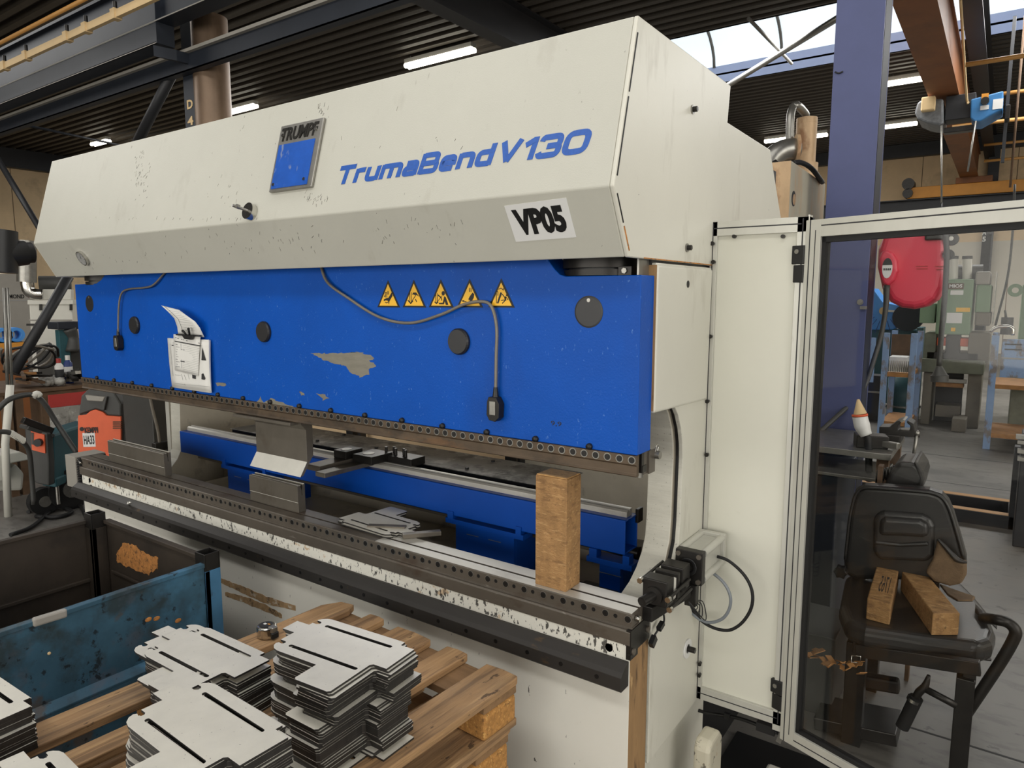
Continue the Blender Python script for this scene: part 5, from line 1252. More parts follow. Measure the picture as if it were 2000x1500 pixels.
t = thing('wall_beam', 'dark blue steel tie beam with its lit upper edge drawn pale, passing the column marked D 4', 'steel beam', (-8, 4.12, zl))
part('beam_web', MB().box(WX, 2, 4.1, 4.112, zl, zd, 'beam').box(WX, 2, 4.1, 4.19, zl, zl + 0.01, 'beam'), t)
part('lit_edge_strip', MB().box(WX, 2, 4.06, 4.1, zd - 0.004, zd + 0.026, 'midgrey'), t, 0, 'pale grey strip drawn for the lit edge')  # light on the flange edge painted as a pale strip
rod((349, 118), (262, 290), (dict(Y=4.2), dict(Y=4.2)), 0.055, 'beam_dark', 'dark slanting tube brace left of the column marked D 4')
rod((57, 246), (236, 284), (dict(Y=5.0), dict(Y=7.0)), 0.02, 'beam', 'thin slanting brace above the left end of the hood')
rod((-6, 308), (92, 470), (dict(Y=4.6), dict(Y=4.6)), 0.045, 'beam_dark', 'dark slanting brace in front of the sandy wall at the left edge')
c = at(448, 145, Y=5.0)
# ---- overhead crane
zg = at(1860, 345, Y=24.3).z; gxa, gxb = at(1860, 345, Y=24.3).x, at(1884, 345, Y=24.3).x
gx0_, gx1_ = at(1865, 300, Y=22).x, at(1905, 300, Y=22).x
t = thing('bridge_crane', 'orange overhead bridge crane spanning the hall at the upper right', 'overhead crane', ((gx0_ + gx1_) / 2, 14, zg))
part('bridge_girder', MB().box(gx0_, gx1_, 3, 25.2, zg + 0.02, zg + 0.05, 'orange').box(gx0_ + 0.04, gx0_ + 0.06, 3, 25.2, zg + 0.05, zg + 0.7, 'orange').box(gx1_ - 0.06, gx1_ - 0.04, 3, 25.2, zg + 0.05, zg + 0.7, 'orange').box(gx0_, gx1_, 3, 25.2, zg + 0.7, zg + 0.73, 'orange'), t)
c0, c1 = at(1773, 385, Y=25.0), at(2030, 362, Y=25.0)
zq0, zq1 = at(1800, 388, Y=25.0).z, at(1800, 366, Y=25.0).z
part('end_carriage', MB().box(c0.x, c1.x, 24.85, 25.15, zq0, zq1, 'orange_bright').box(gx0_ - 0.1, gx1_ + 0.35, 24.8, 25.2, zq1, zg + 0.03, 'orange'), t, 0.01)
cm = at(1774, 372, Y=24.9)
mb = MB().cyl((cm.x, 24.75, cm.z + 0.18), (cm.x, 25.2, cm.z + 0.18), 0.17, 'gunmetal', n=16).cyl((cm.x, 24.75, cm.z - 0.1), (cm.x, 25.2, cm.z - 0.1), 0.14, 'gunmetal', n=16)
part('travel_motor', mb, t)
zw = zq0 - 0.02
solo('wall_runway', MB().box(WX, XR_, 24.8, 25.25, zw - 0.03, zw, 'beam_dark').box(WX, XR_, 25.0, 25.05, zw - 0.5, zw - 0.03, 'beam_dark').box(WX, XR_, 24.85, 25.2, zw - 0.5, zw - 0.46, 'beam_dark').box(WX, XR_, 24.95, 25.05, zw, zw + 0.015, 'zinc'), 'dark runway beam along the back wall carrying the crane end carriage', 'crane runway')
HY = 14.5
def hz(px, py, y=HY): return at(px, py, Y=y)
t = thing('chain_hoist', 'blue and grey electric hoist hanging below the orange crane girder', 'hoist', (hz(1875, 230).x, HY, hz(1875, 262).z))
P = [hz(*p) for p in ((1896, 194), (1960, 177), (1958, 212), (1914, 237), (1903, 237), (1895, 230))]
part('hoist_gearbox', MB().prism([(p.x, p.z) for p in P], 'y', HY, HY + 0.7, 'hoist'), t, 0.02, 'blue hoist gearbox')
mb = MB()
for px, py, w_, h_, m in ((1924, 188, 0.05, 0.045, 'orange_bright'), (1923, 210, 0.06, 0.035, 'sticker'), (1949, 203, 0.07, 0.08, 'sticker')):
    c = hz(px, py, HY - 0.004); mb.box(c.x - w_, c.x + w_, HY - 0.008, HY - 0.001, c.z - h_, c.z + h_, m)
c = hz(1924, 198, HY - 0.01); mb.cyl((c.x, HY, c.z), (c.x, HY - 0.08, c.z), 0.06, 'black', n=14)
part('rating_plates', mb, t)
r0 = hz(1785, 245), hz(1843, 195)
P = [hz(*p) for p in ((1792, 200), (1800, 195), (1842, 192), (1843, 240), (1836, 245), (1810, 240), (1792, 232), (1786, 220))]
part('motor', MB().prism([(p.x, p.z) for p in P], 'y', HY, HY + 0.8, 'grey_cast'), t, 0.05, 'grimy grey drive motor')
c = hz(1814, 206, HY - 0.02); part('terminal_box', MB().box(hz(1801, 200).x, hz(1828, 200).x, HY - 0.15, HY, hz(1814, 219).z, hz(1814, 192).z, 'card'), t, 0.02, 'tan terminal box')
a, b = hz(1842, 258), hz(1903, 220)
part('trolley_frame', MB().box(a.x, b.x, HY + 0.1, HY + 0.3, a.z, a.z + 0.09, 'gunmetal').box(a.x, b.x, HY + 0.1, HY + 0.5, b.z - 0.05, zg, 'beam_dark'), t, 0.01)
part('limit_switch', MB().box(hz(1962, 225).x, hz(1972, 225).x, HY + 0.1, HY + 0.4, hz(1950, 232).z, hz(1950, 204).z, 'gunmetal'), t, 0.01)
def chain(px0, py0, px1, py1, label):
    a = hz(px0, py0); b = hz(px1, py1); b.x = a.x; t2 = MB()
    n = int((a.z - b.z) / 0.12)
    t2.tube([a, b], 0.012, 'zinc', 6, 1)
    return t2
part('lifting_chain', MB().tube([hz(1906, 236), hz(1890, 335)], 0.016, 'zinc', 6, 1), t)
part('lifting_chain', MB().tube([hz(1839, 245), hz(1839, 396)], 0.016, 'zinc', 6, 1), t)
part('pendant_cable', MB().tube([hz(1840, 395), hz(1839, 420)], 0.012, 'black', 6, 1), t)
part('feed_cable', MB().tube([hz(1876, 0, 12), hz(1888, 190), hz(1891, 200)], 0.02, 'card', 6, 3), t)
def railpipe(px0, py0, px1, py1, y, label):
    a = at(px0, py0, Y=y); b = at(px1, py1, Y=y); z = (a.z + b.z) / 2
    solo('crane_handrail', MB().tube([(a.x, y, z), (b.x, y, z)], 0.035, 'crane_pipe', 8, 1), label, 'handrail', 'ochre pipes beside the crane')
railpipe(1886, 125, 2040, 104, 12.5, 'ochre pipe right of the crane girder, uppermost')
railpipe(1960, 183, 2040, 172, 16, 'ochre pipe level with the top of the blue hoist')
railpipe(1860, 245, 2040, 230, 16, 'ochre pipe passing below the blue hoist')
railpipe(1922, 280, 2040, 275, 22, 'ochre pipe on the back wall, upper of the two below the hoist')
railpipe(1922, 312, 2040, 307, 22, 'ochre pipe on the back wall, lower of the two below the hoist')
a = at(1985, 0, Y=15); b = at(1992, 310, Y=15)
solo('drop_rod', MB().bar((a.x, 15, 6.4), (a.x, 15, at(1990, 315, Y=15).z), 0.12, 0.05, 'beam_dark').tube([(a.x + 0.14, 15, 6.4), (a.x + 0.14, 15, 3.6)], 0.02, 'rust_brown', 6, 1), 'dark hanging steel post near the right picture edge', 'steel post')
# back wall columns
def wall_col(px0, px1, y0, m, label, z1=6.3, sign=None):
    a = at(px0, y0, Y=WY - 0.3).x; b = at(px1, y0, Y=WY - 0.3).x
    t = thing('wall_column', label, 'column', ((a + b) / 2, WY - 0.2, 0), 0, 'columns of the hall')
    part('column_shaft', MB().box(a, b, WY - 0.3, WY - 0.28, 0, z1, m).box((a + b) / 2 - 0.02, (a + b) / 2 + 0.02, WY - 0.28, WY, 0, z1, m), t)
    if sign:
        mb = MB()
        for ch, q0, q1 in sign:
            u = at(*q0, Y=WY - 0.31); v = at(*q1, Y=WY - 0.31); mb.text(ch, (u.x, WY - 0.302, u.z), RX, (0, 0, 1), v.x - u.x, v.z - u.z, 'sticker', 0.004, 0.03)
        part('painted_number', mb, t, 0, 'white painted characters')
wall_col(1917, 1935, 480, 'column', 'blue column on the back wall painted with the characters A 5', 3.6, (('A', (1918, 459), (1927, 448)), ('5', (1918, 472), (1926, 462))))
wall_col(1932, 1954, 300, 'beam_dark', 'dark column on the back wall right of the crane end carriage')
# exhaust canister standing behind the machine
EY = 5.35
def ez(px, py, d=0.0): return at(px, py, Y=EY + d)
t = thing('oil_tank_unit', 'rust stained hydraulic filter canister and tank standing behind the press hood', 'hydraulic unit', (-1.25, EY, 0))
a, b = ez(1550, 300), ez(1596, 300); r = (b.x - a.x) / 2 * 0.88; cx = (a.x + b.x) / 2
part('canister', MB().cyl((cx, EY, ez(1570, 330).z), (cx, EY, ez(1570, 232).z), r, 'canister', n=28).cyl((cx, EY, ez(1570, 243).z), (cx, EY, ez(1570, 241).z), r * 1.02, 'canister', n=28), t, 0.003)
a2, b2 = ez(1545, 330), ez(1600, 330)
part('canister_base', MB().cyl(((a2.x + b2.x) / 2, EY, 1.0), ((a2.x + b2.x) / 2, EY, ez(1570, 320).z), (b2.x - a2.x) / 2 * 0.9, 'canister', n=28), t, 0.003)
part('vent_pipe', MB().tube([ez(1544, 322, -0.25), ez(1543, 270, -0.25), ez(1544, 228, -0.24), ez(1549, 210, -0.2), ez(1556, 206, -0.18), ez(1565, 213, -0.1), ez(1574, 224, -0.03), ez(1575, 234, 0)], [0.027] * 6 + [0.025, 0.02], 'zinc', 12, 5), t)
part('elbow', MB().tube([ez(1488, 345, -0.4), ez(1502, 318, -0.4), ez(1514, 303, -0.38), ez(1532, 293, -0.34), ez(1556, 291, -0.28)], 0.07, 'zinc', 16, 5), t)
c = ez(1553, 291, -0.29); d_ = Vector((0.9, 0.42, 0.0)).normalized()
part('elbow_flange', MB().cyl(c, c + d_ * 0.02, 0.095, 'canister', n=24), t, 0.003)
xs_ = -0.95
Q = [at(px, py, X=xs_) for px, py in ((1546, 314), (1612, 360), (1612, 440), (1536, 440))]
tank = part('tank_shell', MB().prism([(Q[0].y, Q[0].z), (Q[1].y, Q[1].z), (Q[1].y, 0.0), (Q[0].y, 0.0)], 'x', xs_ - 0.02, xs_, 'tankpaint').box(xs_ - 0.12, xs_ - 0.02, Q[0].y, Q[0].y + 0.02, 0, Q[0].z, 'tankpaint'), t, 0.003)
part('tank_edge', MB().box(xs_ - 0.115, xs_ - 0.001, Q[0].y - 0.006, Q[0].y, 0.3, Q[0].z, 'canister'), tank, 0, 'tan front edge')
c = at(1550, 388, X=xs_ + 0.001); part('round_hole', MB().cyl((xs_ - 0.001, c.y, c.z), (xs_ + 0.002, c.y, c.z), 0.022 * 1.8, 'ink', n=18).cyl((xs_ + 0.002, c.y + 0.008, c.z - 0.004), (xs_ + 0.0025, c.y + 0.008, c.z - 0.004), 0.028, 'canister', n=18), tank)
mb = MB().tube([at(1548, 318, X=xs_ - 0.05), at(1566, 318, X=xs_ - 0.02), at(1586, 330, X=xs_ + 0.012), at(1606, 356, X=xs_ + 0.012)], 0.014, 'rubber', 8, 5)
part('oil_hose', mb, t)
part('lower_oil_hose', MB().tube([ez(1508, 320, -0.5), ez(1520, 330, -0.5), ez(1534, 336, -0.5)], 0.035, 'rubber', 8, 5), t)
# ================================================================ left background
def rx(px0, py0, px1, py1, X):
    a = at(px0, py1, X=X); b = at(px1, py0, X=X); return a.y, b.y, a.z, b.z
def ry(px0, py0, px1, py1, Y):
    a = at(px0, py1, Y=Y); b = at(px1, py0, Y=Y); return a.x, b.x, a.z, b.z
def bx(mb, rect, X, d, m):      # box whose front lies on plane X, running back by d
    return mb.box(X - d, X, rect[0], rect[1], rect[2], rect[3], m)
def by(mb, rect, Y, d, m):
    return mb.box(rect[0], rect[1], Y, Y + d, rect[2], rect[3], m)

# wire feeder
KD = Vector((-0.70, 0.714, 0)); KN = (0.714, -0.70, 0)   # it stands turned towards the viewer
KP = at(195, 850, X=-5.5)
def kf(px, py, o=0.0): return atp(px, py, KP, (0.70, -0.714, 0)) - KD * o
t = thing('welding_wire_feeder', 'orange red welding unit with a charcoal top left of the press', 'welding machine', (KP.x, KP.y, 0))
lo = [kf(152, 905), kf(236, 905), kf(236, 806), kf(152, 806)]
b0, b1 = lo[0].copy(), lo[1].copy(); b0.z = b1.z = 0.13
part('housing', MB().extr([b0 + KD * 0.02, b1 + KD * 0.02, lo[2] + KD * 0.02, lo[3] + KD * 0.02], KD * 0.55, 'charcoal'), t, 0.02)
fr = [kf(px, py) for px, py in ((236, 905), (236, 814), (208, 812), (201, 805), (186, 800), (176, 803), (168, 810), (152, 812), (152, 905))]
part('front_cover', MB().extr(fr, KD * 0.03, 'orange_red'), t, 0.004, 'orange red front cover')
part('top_hood', MB().extr([kf(px, py) + KD * 0.01 for px, py in ((152, 812), (157, 774), (170, 761), (222, 766), (236, 790), (236, 814), (208, 812), (201, 805), (186, 800))], KD * 0.5, 'charcoal'), t, 0.012, 'charcoal top hood')
part('carry_handle', MB().extr([kf(px, py, 0.02) for px, py in ((168, 771), (207, 775), (203, 784), (172, 782))], KD * 0.06, 'midgrey').extr([kf(px, py, 0.015) for px, py in ((203, 776), (211, 774), (205, 802), (200, 800))], KD * 0.05, 'charcoal'), t, 0.006)
KR = (kf(236, 850) - kf(152, 850)); KR.z = 0; KR.normalize()
mb = MB(); a = kf(166, 846, 0.002); b = kf(191, 834, 0.002)
mb.text('KEMPPI', a, KR, (0, 0, 1), (b - a).dot(KR), (b - a).z, 'black_ink', 0.002, 0.03)
a = kf(160, 838, 0.0); mb.cyl(a, a - KD * 0.002, 0.016, 'black_ink', n=12)
part('maker_lettering', mb, t)
a, b = kf(163, 873, 0.001), kf(185, 845, 0.001); w_, h_ = (b - a).dot(KR), (b - a).z
mb = MB().hexa([a, a + KR * w_, a + KR * w_ + KD * 0.004, a + KD * 0.004] + [q + Vector((0, 0, h_)) for q in (a, a + KR * w_, a + KR * w_ + KD * 0.004, a + KD * 0.004)], 'sticker')
mb.text('HA33', a + KR * w_ * 0.08 + Vector((0, 0, h_ * 0.18)) - KD * 0.001, KR, (0, 0, 1), w_ * 0.84, h_ * 0.64, 'black_ink', 0.001, 0.02)
part('number_sticker', mb, t, 0, 'white sticker with black characters')
mb = MB()
for i in range(4): mb.extr([kf(px, py + i * 4, 0.008) for px, py in ((221, 823), (237, 823), (237, 825), (221, 825))], KD * 0.08, 'rust_brown')
part('cooling_slots', mb, t)
for q in (b0, b1):
    c_ = q + KD * 0.3; c_.z = 0.13; part('wheel', MB().cyl(c_ - KR * 0.03, c_ + KR * 0.03, 0.13, 'rubber', n=20), t)

# green welder on wheels
X = -6.25
t = thing('welding_power_source', 'dark teal welding set on wheels with a small orange control panel', 'welding machine', (X - 0.3, at(105, 900, X=X).y, 0))
WD = Vector((-0.62, 0.785, 0)); WP = at(75, 890, X=X + 0.15)
def wf(px, py, o=0.0): return atp(px, py, WP, (0.62, -0.785, 0)) - WD * o
part('side_shell', MB().extr([wf(px, py) + WD * 0.06 for px, py in ((58, 848), (94, 852), (95, 905), (95, 948), (70, 945), (58, 935))], WD * 0.55, 'teal'), t, 0.02)
part('front_frame', MB().extr([wf(px, py) for px, py in ((47, 835), (92, 846), (96, 905), (96, 950), (72, 945), (56, 935))], WD * 0.08, 'charcoal'), t, 0.012)
pn = part('control_panel', MB().extr([wf(px, py, 0.012) for px, py in ((62, 841), (88, 849), (90, 885), (64, 878))], WD * 0.02, 'orange_red'), t, 0, 'orange control panel')
c = wf(79, 863, 0.012); part('dial_knob', MB().cyl(c, c - WD * 0.03, 0.03, 'black', n=16), pn)
part('indicator_strip', MB().extr([wf(px, py, 0.015) for px, py in ((63, 844), (68, 845), (68, 868), (64, 867))], WD * 0.004, 'charcoal'), pn)
part('top_bar', MB().bar(at(44, 820, X=X + 0.16), at(102, 842, X=X + 0.16), 0.05, 0.05, 'gunmetal').bar(at(46, 833, X=X + 0.1), at(98, 850, X=X + 0.1), 0.16, 0.03, 'charcoal'), t, 0.006)
part('chassis', MB().extr([wf(px, py) + WD * 0.08 for px, py in ((66, 938), (98, 940), (98, 958), (70, 954))], WD * 0.55, 'teal'), t, 0.01)
for px, r_, dx in ((82, 0.11, 0.0), (136, 0.17, 0.02)):
    c = at(px, 965, X=X + dx); part('wheel', MB().cyl((X - 0.02 + dx, c.y, r_), (X + 0.05 + dx, c.y, r_), r_, 'rubber', n=24).cyl((X + 0.045 + dx, c.y, r_), (X + 0.06 + dx, c.y, r_), r_ * 0.4, 'zinc', n=16), t, 0.01)
c = at(112, 960, X=X + 0.1); part('gas_valve', MB().cyl((X + 0.1, c.y, 0.08), (X + 0.1, c.y, 0.24), 0.015, 'chrome', n=8), t)

# workbench with red cabinet
X = -6.95
zt = 0.93
yb0, yb1 = at(-20, 750, X=X).y, at(168, 752, X=X).y
t = thing('welding_bench', 'cluttered welding workbench at the left edge with a rusty red cabinet below', 'workbench', (X - 0.5, (yb0 + yb1) / 2, 0))
part('bench_top', MB().box(X - 1.0, X, yb0, yb1 + 0.35, zt - 0.03, zt, 'rust_brown'), t, 0.003)
q = rx(84, 758, 166, 842, X - 0.02)
part('cabinet', MB().box(X - 0.25, X - 0.02, q[0], yb1 + 0.3, 0.1, q[3], 'rust_brown').box(X - 0.02, X - 0.012, q[0] + 0.06, yb1 + 0.28, at(120, 795, X=X).z, q[3] - 0.03, 'red').box(X - 0.02, X - 0.012, q[0] + 0.06, yb1 + 0.28, 0.2, at(120, 795, X=X).z, 'dustsheet'), t, 0.006)
for yy in (yb0 + 0.1, (yb0 + q[0]) / 2): part('bench_leg', MB().box(X - 0.12, X - 0.04, yy, yy + 0.06, 0, zt - 0.03, 'rust_brown'), t)
part('lower_shelf', MB().box(X - 0.8, X - 0.1, yb0, q[0], 0.45, 0.48, 'rust_brown'), t)
# clutter on the bench
def clutter(name, px, py, fn, label, cat): 
    c = at(px, py, Z=zt); solo(name, fn(c), label, cat)
def crate_boxes(c):
    m = MB()
    for i in range(5): m.obox((c.x + random.uniform(-0.12, 0.12), c.y + random.uniform(-0.15, 0.15), c.z + 0.03 + 0.02 * i), (0.3, 0.12, 0.04), ('charcoal', 'gunmetal')[i % 2], rz=random.uniform(0, 3))
    return m
X2 = -7.3
def bottle(px, pyb, pyt, X, m1, m2, label):
    a = at(px, pyb, X=X); b = at(px, pyt, X=X); h = b.z - zt
    t = thing('spray_bottle', label, 'bottle', (X, a.y, zt), 0, 'bottles on the welding bench')
    part('bottle_body', MB().lathe([(0, 0), (0.036, 0), (0.036, h * 0.72), (0.02, h * 0.82), (0.014, h * 0.84), (0.0, h * 0.84)], (X, a.y, zt), m1, n=16), t)
    part('bottle_cap', MB().cyl((X, a.y, zt + h * 0.84), (X, a.y, zt + h), 0.02, m2, n=12), t)
    part('bottle_label', MB().cyl((X, a.y, zt + h * 0.3), (X, a.y, zt + h * 0.6), 0.0366, 'ink' if m1 == 'bottle_white' else 'sticker', n=16), t)
bottle(118, 750, 700, -7.1, 'bottle_white', 'red', 'white bottle with a red cap on the welding bench')
bottle(135, 740, 694, -7.2, 'bottle_blue', 'bottle_white', 'dark blue can with a white cap on the welding bench')
for k, (px, py, nm, lb) in enumerate(((60, 748, 'scrap_heap', 'heap of dark metal offcuts on the welding bench, nearest the picture edge'), (100, 748, 'cloth_rag', 'crumpled pale rag lying on the welding bench'), (145, 745, 'clamp_pile', 'pile of dark welding clamps on the right end of the bench'))):
    c = at(px, py, X=-7.15); m = MB()
    for i in range(11):
        p = (c.x + random.uniform(-0.18, 0.15), c.y + random.uniform(-0.075, 0.075), zt + 0.04 + 0.09 * random.random() * (1 if k != 1 else 0.7))
        if k == 1: m.ball((p[0], p[1], zt + 0.045), (0.07, 0.04, random.uniform(0.03, 0.045)), 'dustsheet', 8)
        elif k == 0: m.obox(p, (random.uniform(0.1, 0.4), 0.03, 0.02), ('gunmetal', 'rust_brown', 'orange_cloth')[i % 3], rz=random.uniform(-0.5, 0.5), ry=random.uniform(-0.1, 0.1))
        else: m.obox(p, (0.05, random.uniform(0.1, 0.22), 0.03), ('gunmetal', 'zinc')[i % 4 == 0], rz=random.uniform(0.9, 2.2), rx=random.uniform(-0.3, 0.3))
    solo(nm, m, lb, ('scrap', 'rag', 'clamps')[k])
m = MB(); c = at(75, 715, X=-7.5)
for i in range(5): m.tube([(c.x + 0.2 * math.sin(a * 0.8 + i), c.y - 0.3 + 0.3 * (1 + math.cos(a + i)) * 0.8, zt + 0.12 + 0.12 * (1 + math.sin(a * 1.3 + i * 0.7))) for a in [j * 0.7 for j in range(9)]], 0.012, ('rubber', 'cable_grey')[i % 2], 6, 4)
solo('cable_tangle', m, 'tangle of dark and grey cables heaped behind the welding bench', 'cables')
# torch hoses
t = thing('welding_torch', 'grey welding torch hose arching over the bench edge beside the teal welding set', 'welding torch', (-6.1, at(70, 790, X=-6.1).y, 0.5))
part('torch_hose', MB().tube([at(-5, 800, X=-6.0), at(15, 782, X=-6.0), at(40, 773, X=-6.05), at(68, 772, X=-6.1), at(88, 790, X=-6.1), at(108, 822, X=-6.1), at(130, 855, X=-6.05), at(150, 885, X=-6.0)], 0.02, 'charcoal', 8), t)
part('hose_band', MB().tube([at(64, 775, X=-6.08), at(72, 769, X=-6.08), at(78, 774, X=-6.08)], 0.025, 'offwhite', 8, 3), t)
part('second_hose', MB().tube([at(-5, 843, X=-5.9), at(18, 845, X=-5.9), at(38, 858, X=-5.9), at(56, 880, X=-5.95), at(62, 930, X=-6.0), at(66, 985, X=-6.0)], 0.018, 'charcoal', 8), t)
m = MB()
for i in range(9):
    c = at(20 + i * 3, 846 + i * 1.8, X=-5.9); m.cyl(c, c + Vector((0.0, 0.012, -0.004)), 0.024, 'offwhite', n=12)
part('hose_spring', m, t)
m = MB()
for i, pts in enumerate((((55, 1000), (90, 985), (120, 990), (140, 1000), (110, 1010), (70, 1008)), ((100, 960), (130, 975), (155, 985), (168, 1010)), ((20, 1045), (60, 1030), (90, 1005), (120, 975)))):
    m.tube([at(px, py, Z=0.02) for px, py in pts], 0.016, 'rubber', 6, 5)
solo('floor_cables', m, 'loose dark cables lying on the floor below the teal welding set', 'cables')
# pipe stand
pz0, pz1 = at(14, 870, X=-6.6), at(14, 560, X=-6.6)
t = thing('pipe_stand', 'upright steel rods with a pale lower pipe at the left picture edge', 'stand', (-6.6, pz0.y, 0))
part('upright_rod', MB().tube([(-6.6, at(8, 700, X=-6.6).y, 0.9), at(8, 562, X=-6.6)], 0.013, 'zinc', 8, 1), t)
part('upright_rod', MB().tube([(-6.6, at(17, 700, X=-6.6).y, 0.9), at(14, 562, X=-6.6)], 0.013, 'zinc', 8, 1), t)
part('pale_pipe', MB().tube([at(20, 752, X=-6.4), at(10, 868, X=-6.4), (-6.4, at(6, 900, X=-6.4).y, 0)], 0.028, 'offwhite', 10, 1), t, 0, 'pale lower pipe')
# worn white foot pedal box
c = at(35, 950, Z=0.0)
t = thing('white_pedal', 'worn white metal pedal housing on the floor at the left picture edge', 'pedal', (c.x, c.y, 0))
Xp = -6.6
P = [at(px, py, X=Xp) for px, py in ((-10, 960), (45, 958), (48, 925), (30, 905), (8, 925), (-10, 935))]
part('housing', MB().prism([(p.y, p.z) for p in P], 'x', Xp - 0.25, Xp, 'offwhite'), t, 0.02)
P = [at(px, py, X=Xp + 0.1) for px, py in ((-10, 890), (40, 882), (60, 892), (58, 898), (22, 905), (6, 940), (-10, 938))]
part('foot_plate', MB().prism([(p.y, p.z) for p in P], 'x', Xp - 0.2, Xp + 0.1, 'offwhite'), t, 0.01)
# filter unit
FP = at(98, 640, X=-8.6); FD = Vector((-0.90, 0.436, 0)); FR = Vector((0.436, 0.90, 0))
def ff(px, py, o=0.0): return atp(px, py, FP, (0.90, -0.436, 0)) - FD * o
def fbox(mb, r, o, d, m, z0=None):
    P = [ff(r[0], r[3], o), ff(r[2], r[3], o), ff(r[2], r[1], o), ff(r[0], r[1], o)]
    if z0 is not None: P[0].z = P[1].z = z0
    return mb.extr(P, FD * d, m)
t = thing('fume_filter', 'tall white fume filter cabinet with a silver duct left of the press', 'filter unit', (FP.x, FP.y, 0))
part('cabinet', fbox(MB(), (57, 592, 141, 690), 0, 0.8, 'offwhite', 0.0), t, 0.01)
part('lid', fbox(fbox(MB(), (54, 586, 143, 595), 0.02, 0.84, 'offwhite'), (57, 624, 141, 627), 0.004, 0.01, 'midgrey'), t, 0.008)
for px in (80, 139): part('lid_latch', fbox(MB(), (px - 3, 594, px + 3, 606), 0.03, 0.03, 'gunmetal'), t)
part('door_handle', fbox(MB(), (52, 632, 68, 636), 0.03, 0.03, 'gunmetal'), t)
part('top_box', fbox(MB(), (82, 565, 138, 586), -0.1, 0.5, 'offwhite'), t, 0.008)
a, b = ff(70, 553, -0.35), ff(135, 553, -0.35); part('fan_housing', MB().cyl(a, b, 0.085, 'charcoal', n=24), t, 0.01)
part('elbow_duct', MB().tube([ff(53, 540, 0.0), ff(53, 556, 0.0), ff(57, 568, 0.0), ff(68, 575, 0.0), ff(84, 576, 0.0)], 0.062, 'chrome', 16, 5), t, 0, 'silver elbow duct')
part('duct_sleeve', MB().cyl(ff(52, 551, 0.0), ff(52, 470, 0.0), 0.092, 'zinc', n=24), t, 0.004)
# big grey machine with lettering
X = -11.5
q = rx(-80, 536, 66, 700, X)
t = thing('grey_machine', 'large grey machine housing with dark lettering at the left picture edge', 'machine', (X - 1, (q[0] + q[1]) / 2, 0))
part('housing', MB().box(X - 2.0, X, q[0], q[1], 0, q[3], 'midgrey').box(X, X + 0.004, q[0], q[1], at(30, 588, X=X).z, at(30, 586, X=X).z, 'ink_grey'), t, 0.01)
m = MB(); a = at(12, 583, X=X + 0.003); b = at(47, 575, X=X + 0.003)
m.text('RMOND', a, (0, 1, 0), (0, 0, 1), (b - a).y, (b - a).z, 'black_ink', 0.003, 0.02)
part('lettering', m, t, 0, 'dark lettering')
a = rx(3, 517, 27, 534, WX + 0.01)
struct('window_1', MB().box(WX, WX + 0.05, a[0] - 4, a[1], a[2], a[3], 'window_fill_glow'))
# orange crate with blue rolls
X = -9.4
q = rx(-40, 668, 52, 735, X); t = thing('orange_crate', 'rusty orange crate beyond the welding bench at the left edge', 'crate', (X - 0.5, (q[0] + q[1]) / 2, 0))
part('crate_shell', MB().box(X - 1.2, X, q[0], q[1], 0, q[3], 'orange'), t, 0.01)
part('crate_rim', MB().box(X - 1.22, X + 0.02, q[0], q[1] + 0.02, q[3] - 0.07, q[3], 'orange_bright'), t, 0.01)
for px in (3, 27):
    c = at(px, 661, X=X - 0.2); solo('blue_roll', MB().ring((X - 0.3, c.y, q[3] + 0.085), (X - 0.1, c.y, q[3] + 0.085), 0.05, 0.085, 'skyblue', 20), 'small blue roll on the orange crate, ' + ('nearest the picture edge' if px < 10 else 'nearest the pipe stand'), 'roll', 'blue rolls on the crate')
# bench drill stand
X = -7.9
t = thing('drill_stand', 'dark teal bench drill stand between the filter cabinet and the press', 'drill stand', (X, at(130, 700, X=X).y, 0))
q = rx(113, 628, 158, 644, X); part('drill_table', MB().box(X - 0.25, X, q[0], q[1], q[2], q[3], 'beam'), t, 0.01)
q = rx(124, 644, 134, 760, X - 0.05); part('drill_column', MB().box(X - 0.14, X - 0.05, q[0], q[1], 0, q[3], 'teal'), t, 0.004)
q = rx(107, 682, 160, 745, X - 0.1); part('drill_base', MB().box(X - 0.5, X - 0.1, q[0], q[1], 0, q[3], 'charcoal'), t, 0.01)
c = at(146, 664, X=X - 0.02); part('drill_head', MB().tube([(X - 0.05, c.y - 0.03, c.z + 0.12), (X - 0.05, c.y, c.z + 0.02), (X - 0.05, c.y - 0.01, c.z - 0.12)], [0.07, 0.05, 0.08], 'charcoal', 12, 4), t)
rod((134, 540), (26, 728), (dict(X=-7.0), dict(X=-7.0)), 0.045, 'beam_dark', 'dark slanting prop in front of the white filter cabinet')
# gas bottle and dark cabinet seen through the gap
X = -5.3
q = rx(268, 770, 300, 870, X); c = (q[0] + q[1]) / 2; r_ = (q[1] - q[0]) / 2
t = thing('gas_cylinder', 'pale grey gas cylinder standing behind the orange welding unit', 'gas cylinder', (X - r_, c, 0))
part('bottle_body', MB().lathe([(0, 0), (r_, 0.01), (r_, 1.35), (r_ * 0.6, 1.5), (0.04, 1.56), (0.04, 1.62), (0, 1.62)], (X - r_, c, 0), 'midgrey', n=24), t)
zz = at(285, 845, X=X).z; part('dark_band', MB().cyl((X - r_, c, zz - 0.02), (X - r_, c, zz + 0.03), r_ + 0.003, 'charcoal', n=24), t)
q = rx(302, 760, 328, 880, -4.75); solo('dark_cabinet', MB().box(-5.15, -4.75, q[0], q[1], 0, 1.75, 'charcoal'), 'narrow charcoal cabinet beside the pale gas cylinder', 'cabinet', bev=0.006)
q = rx(334, 760, 341, 870, -4.2); q2 = rx(345, 760, 354, 870, -4.2)
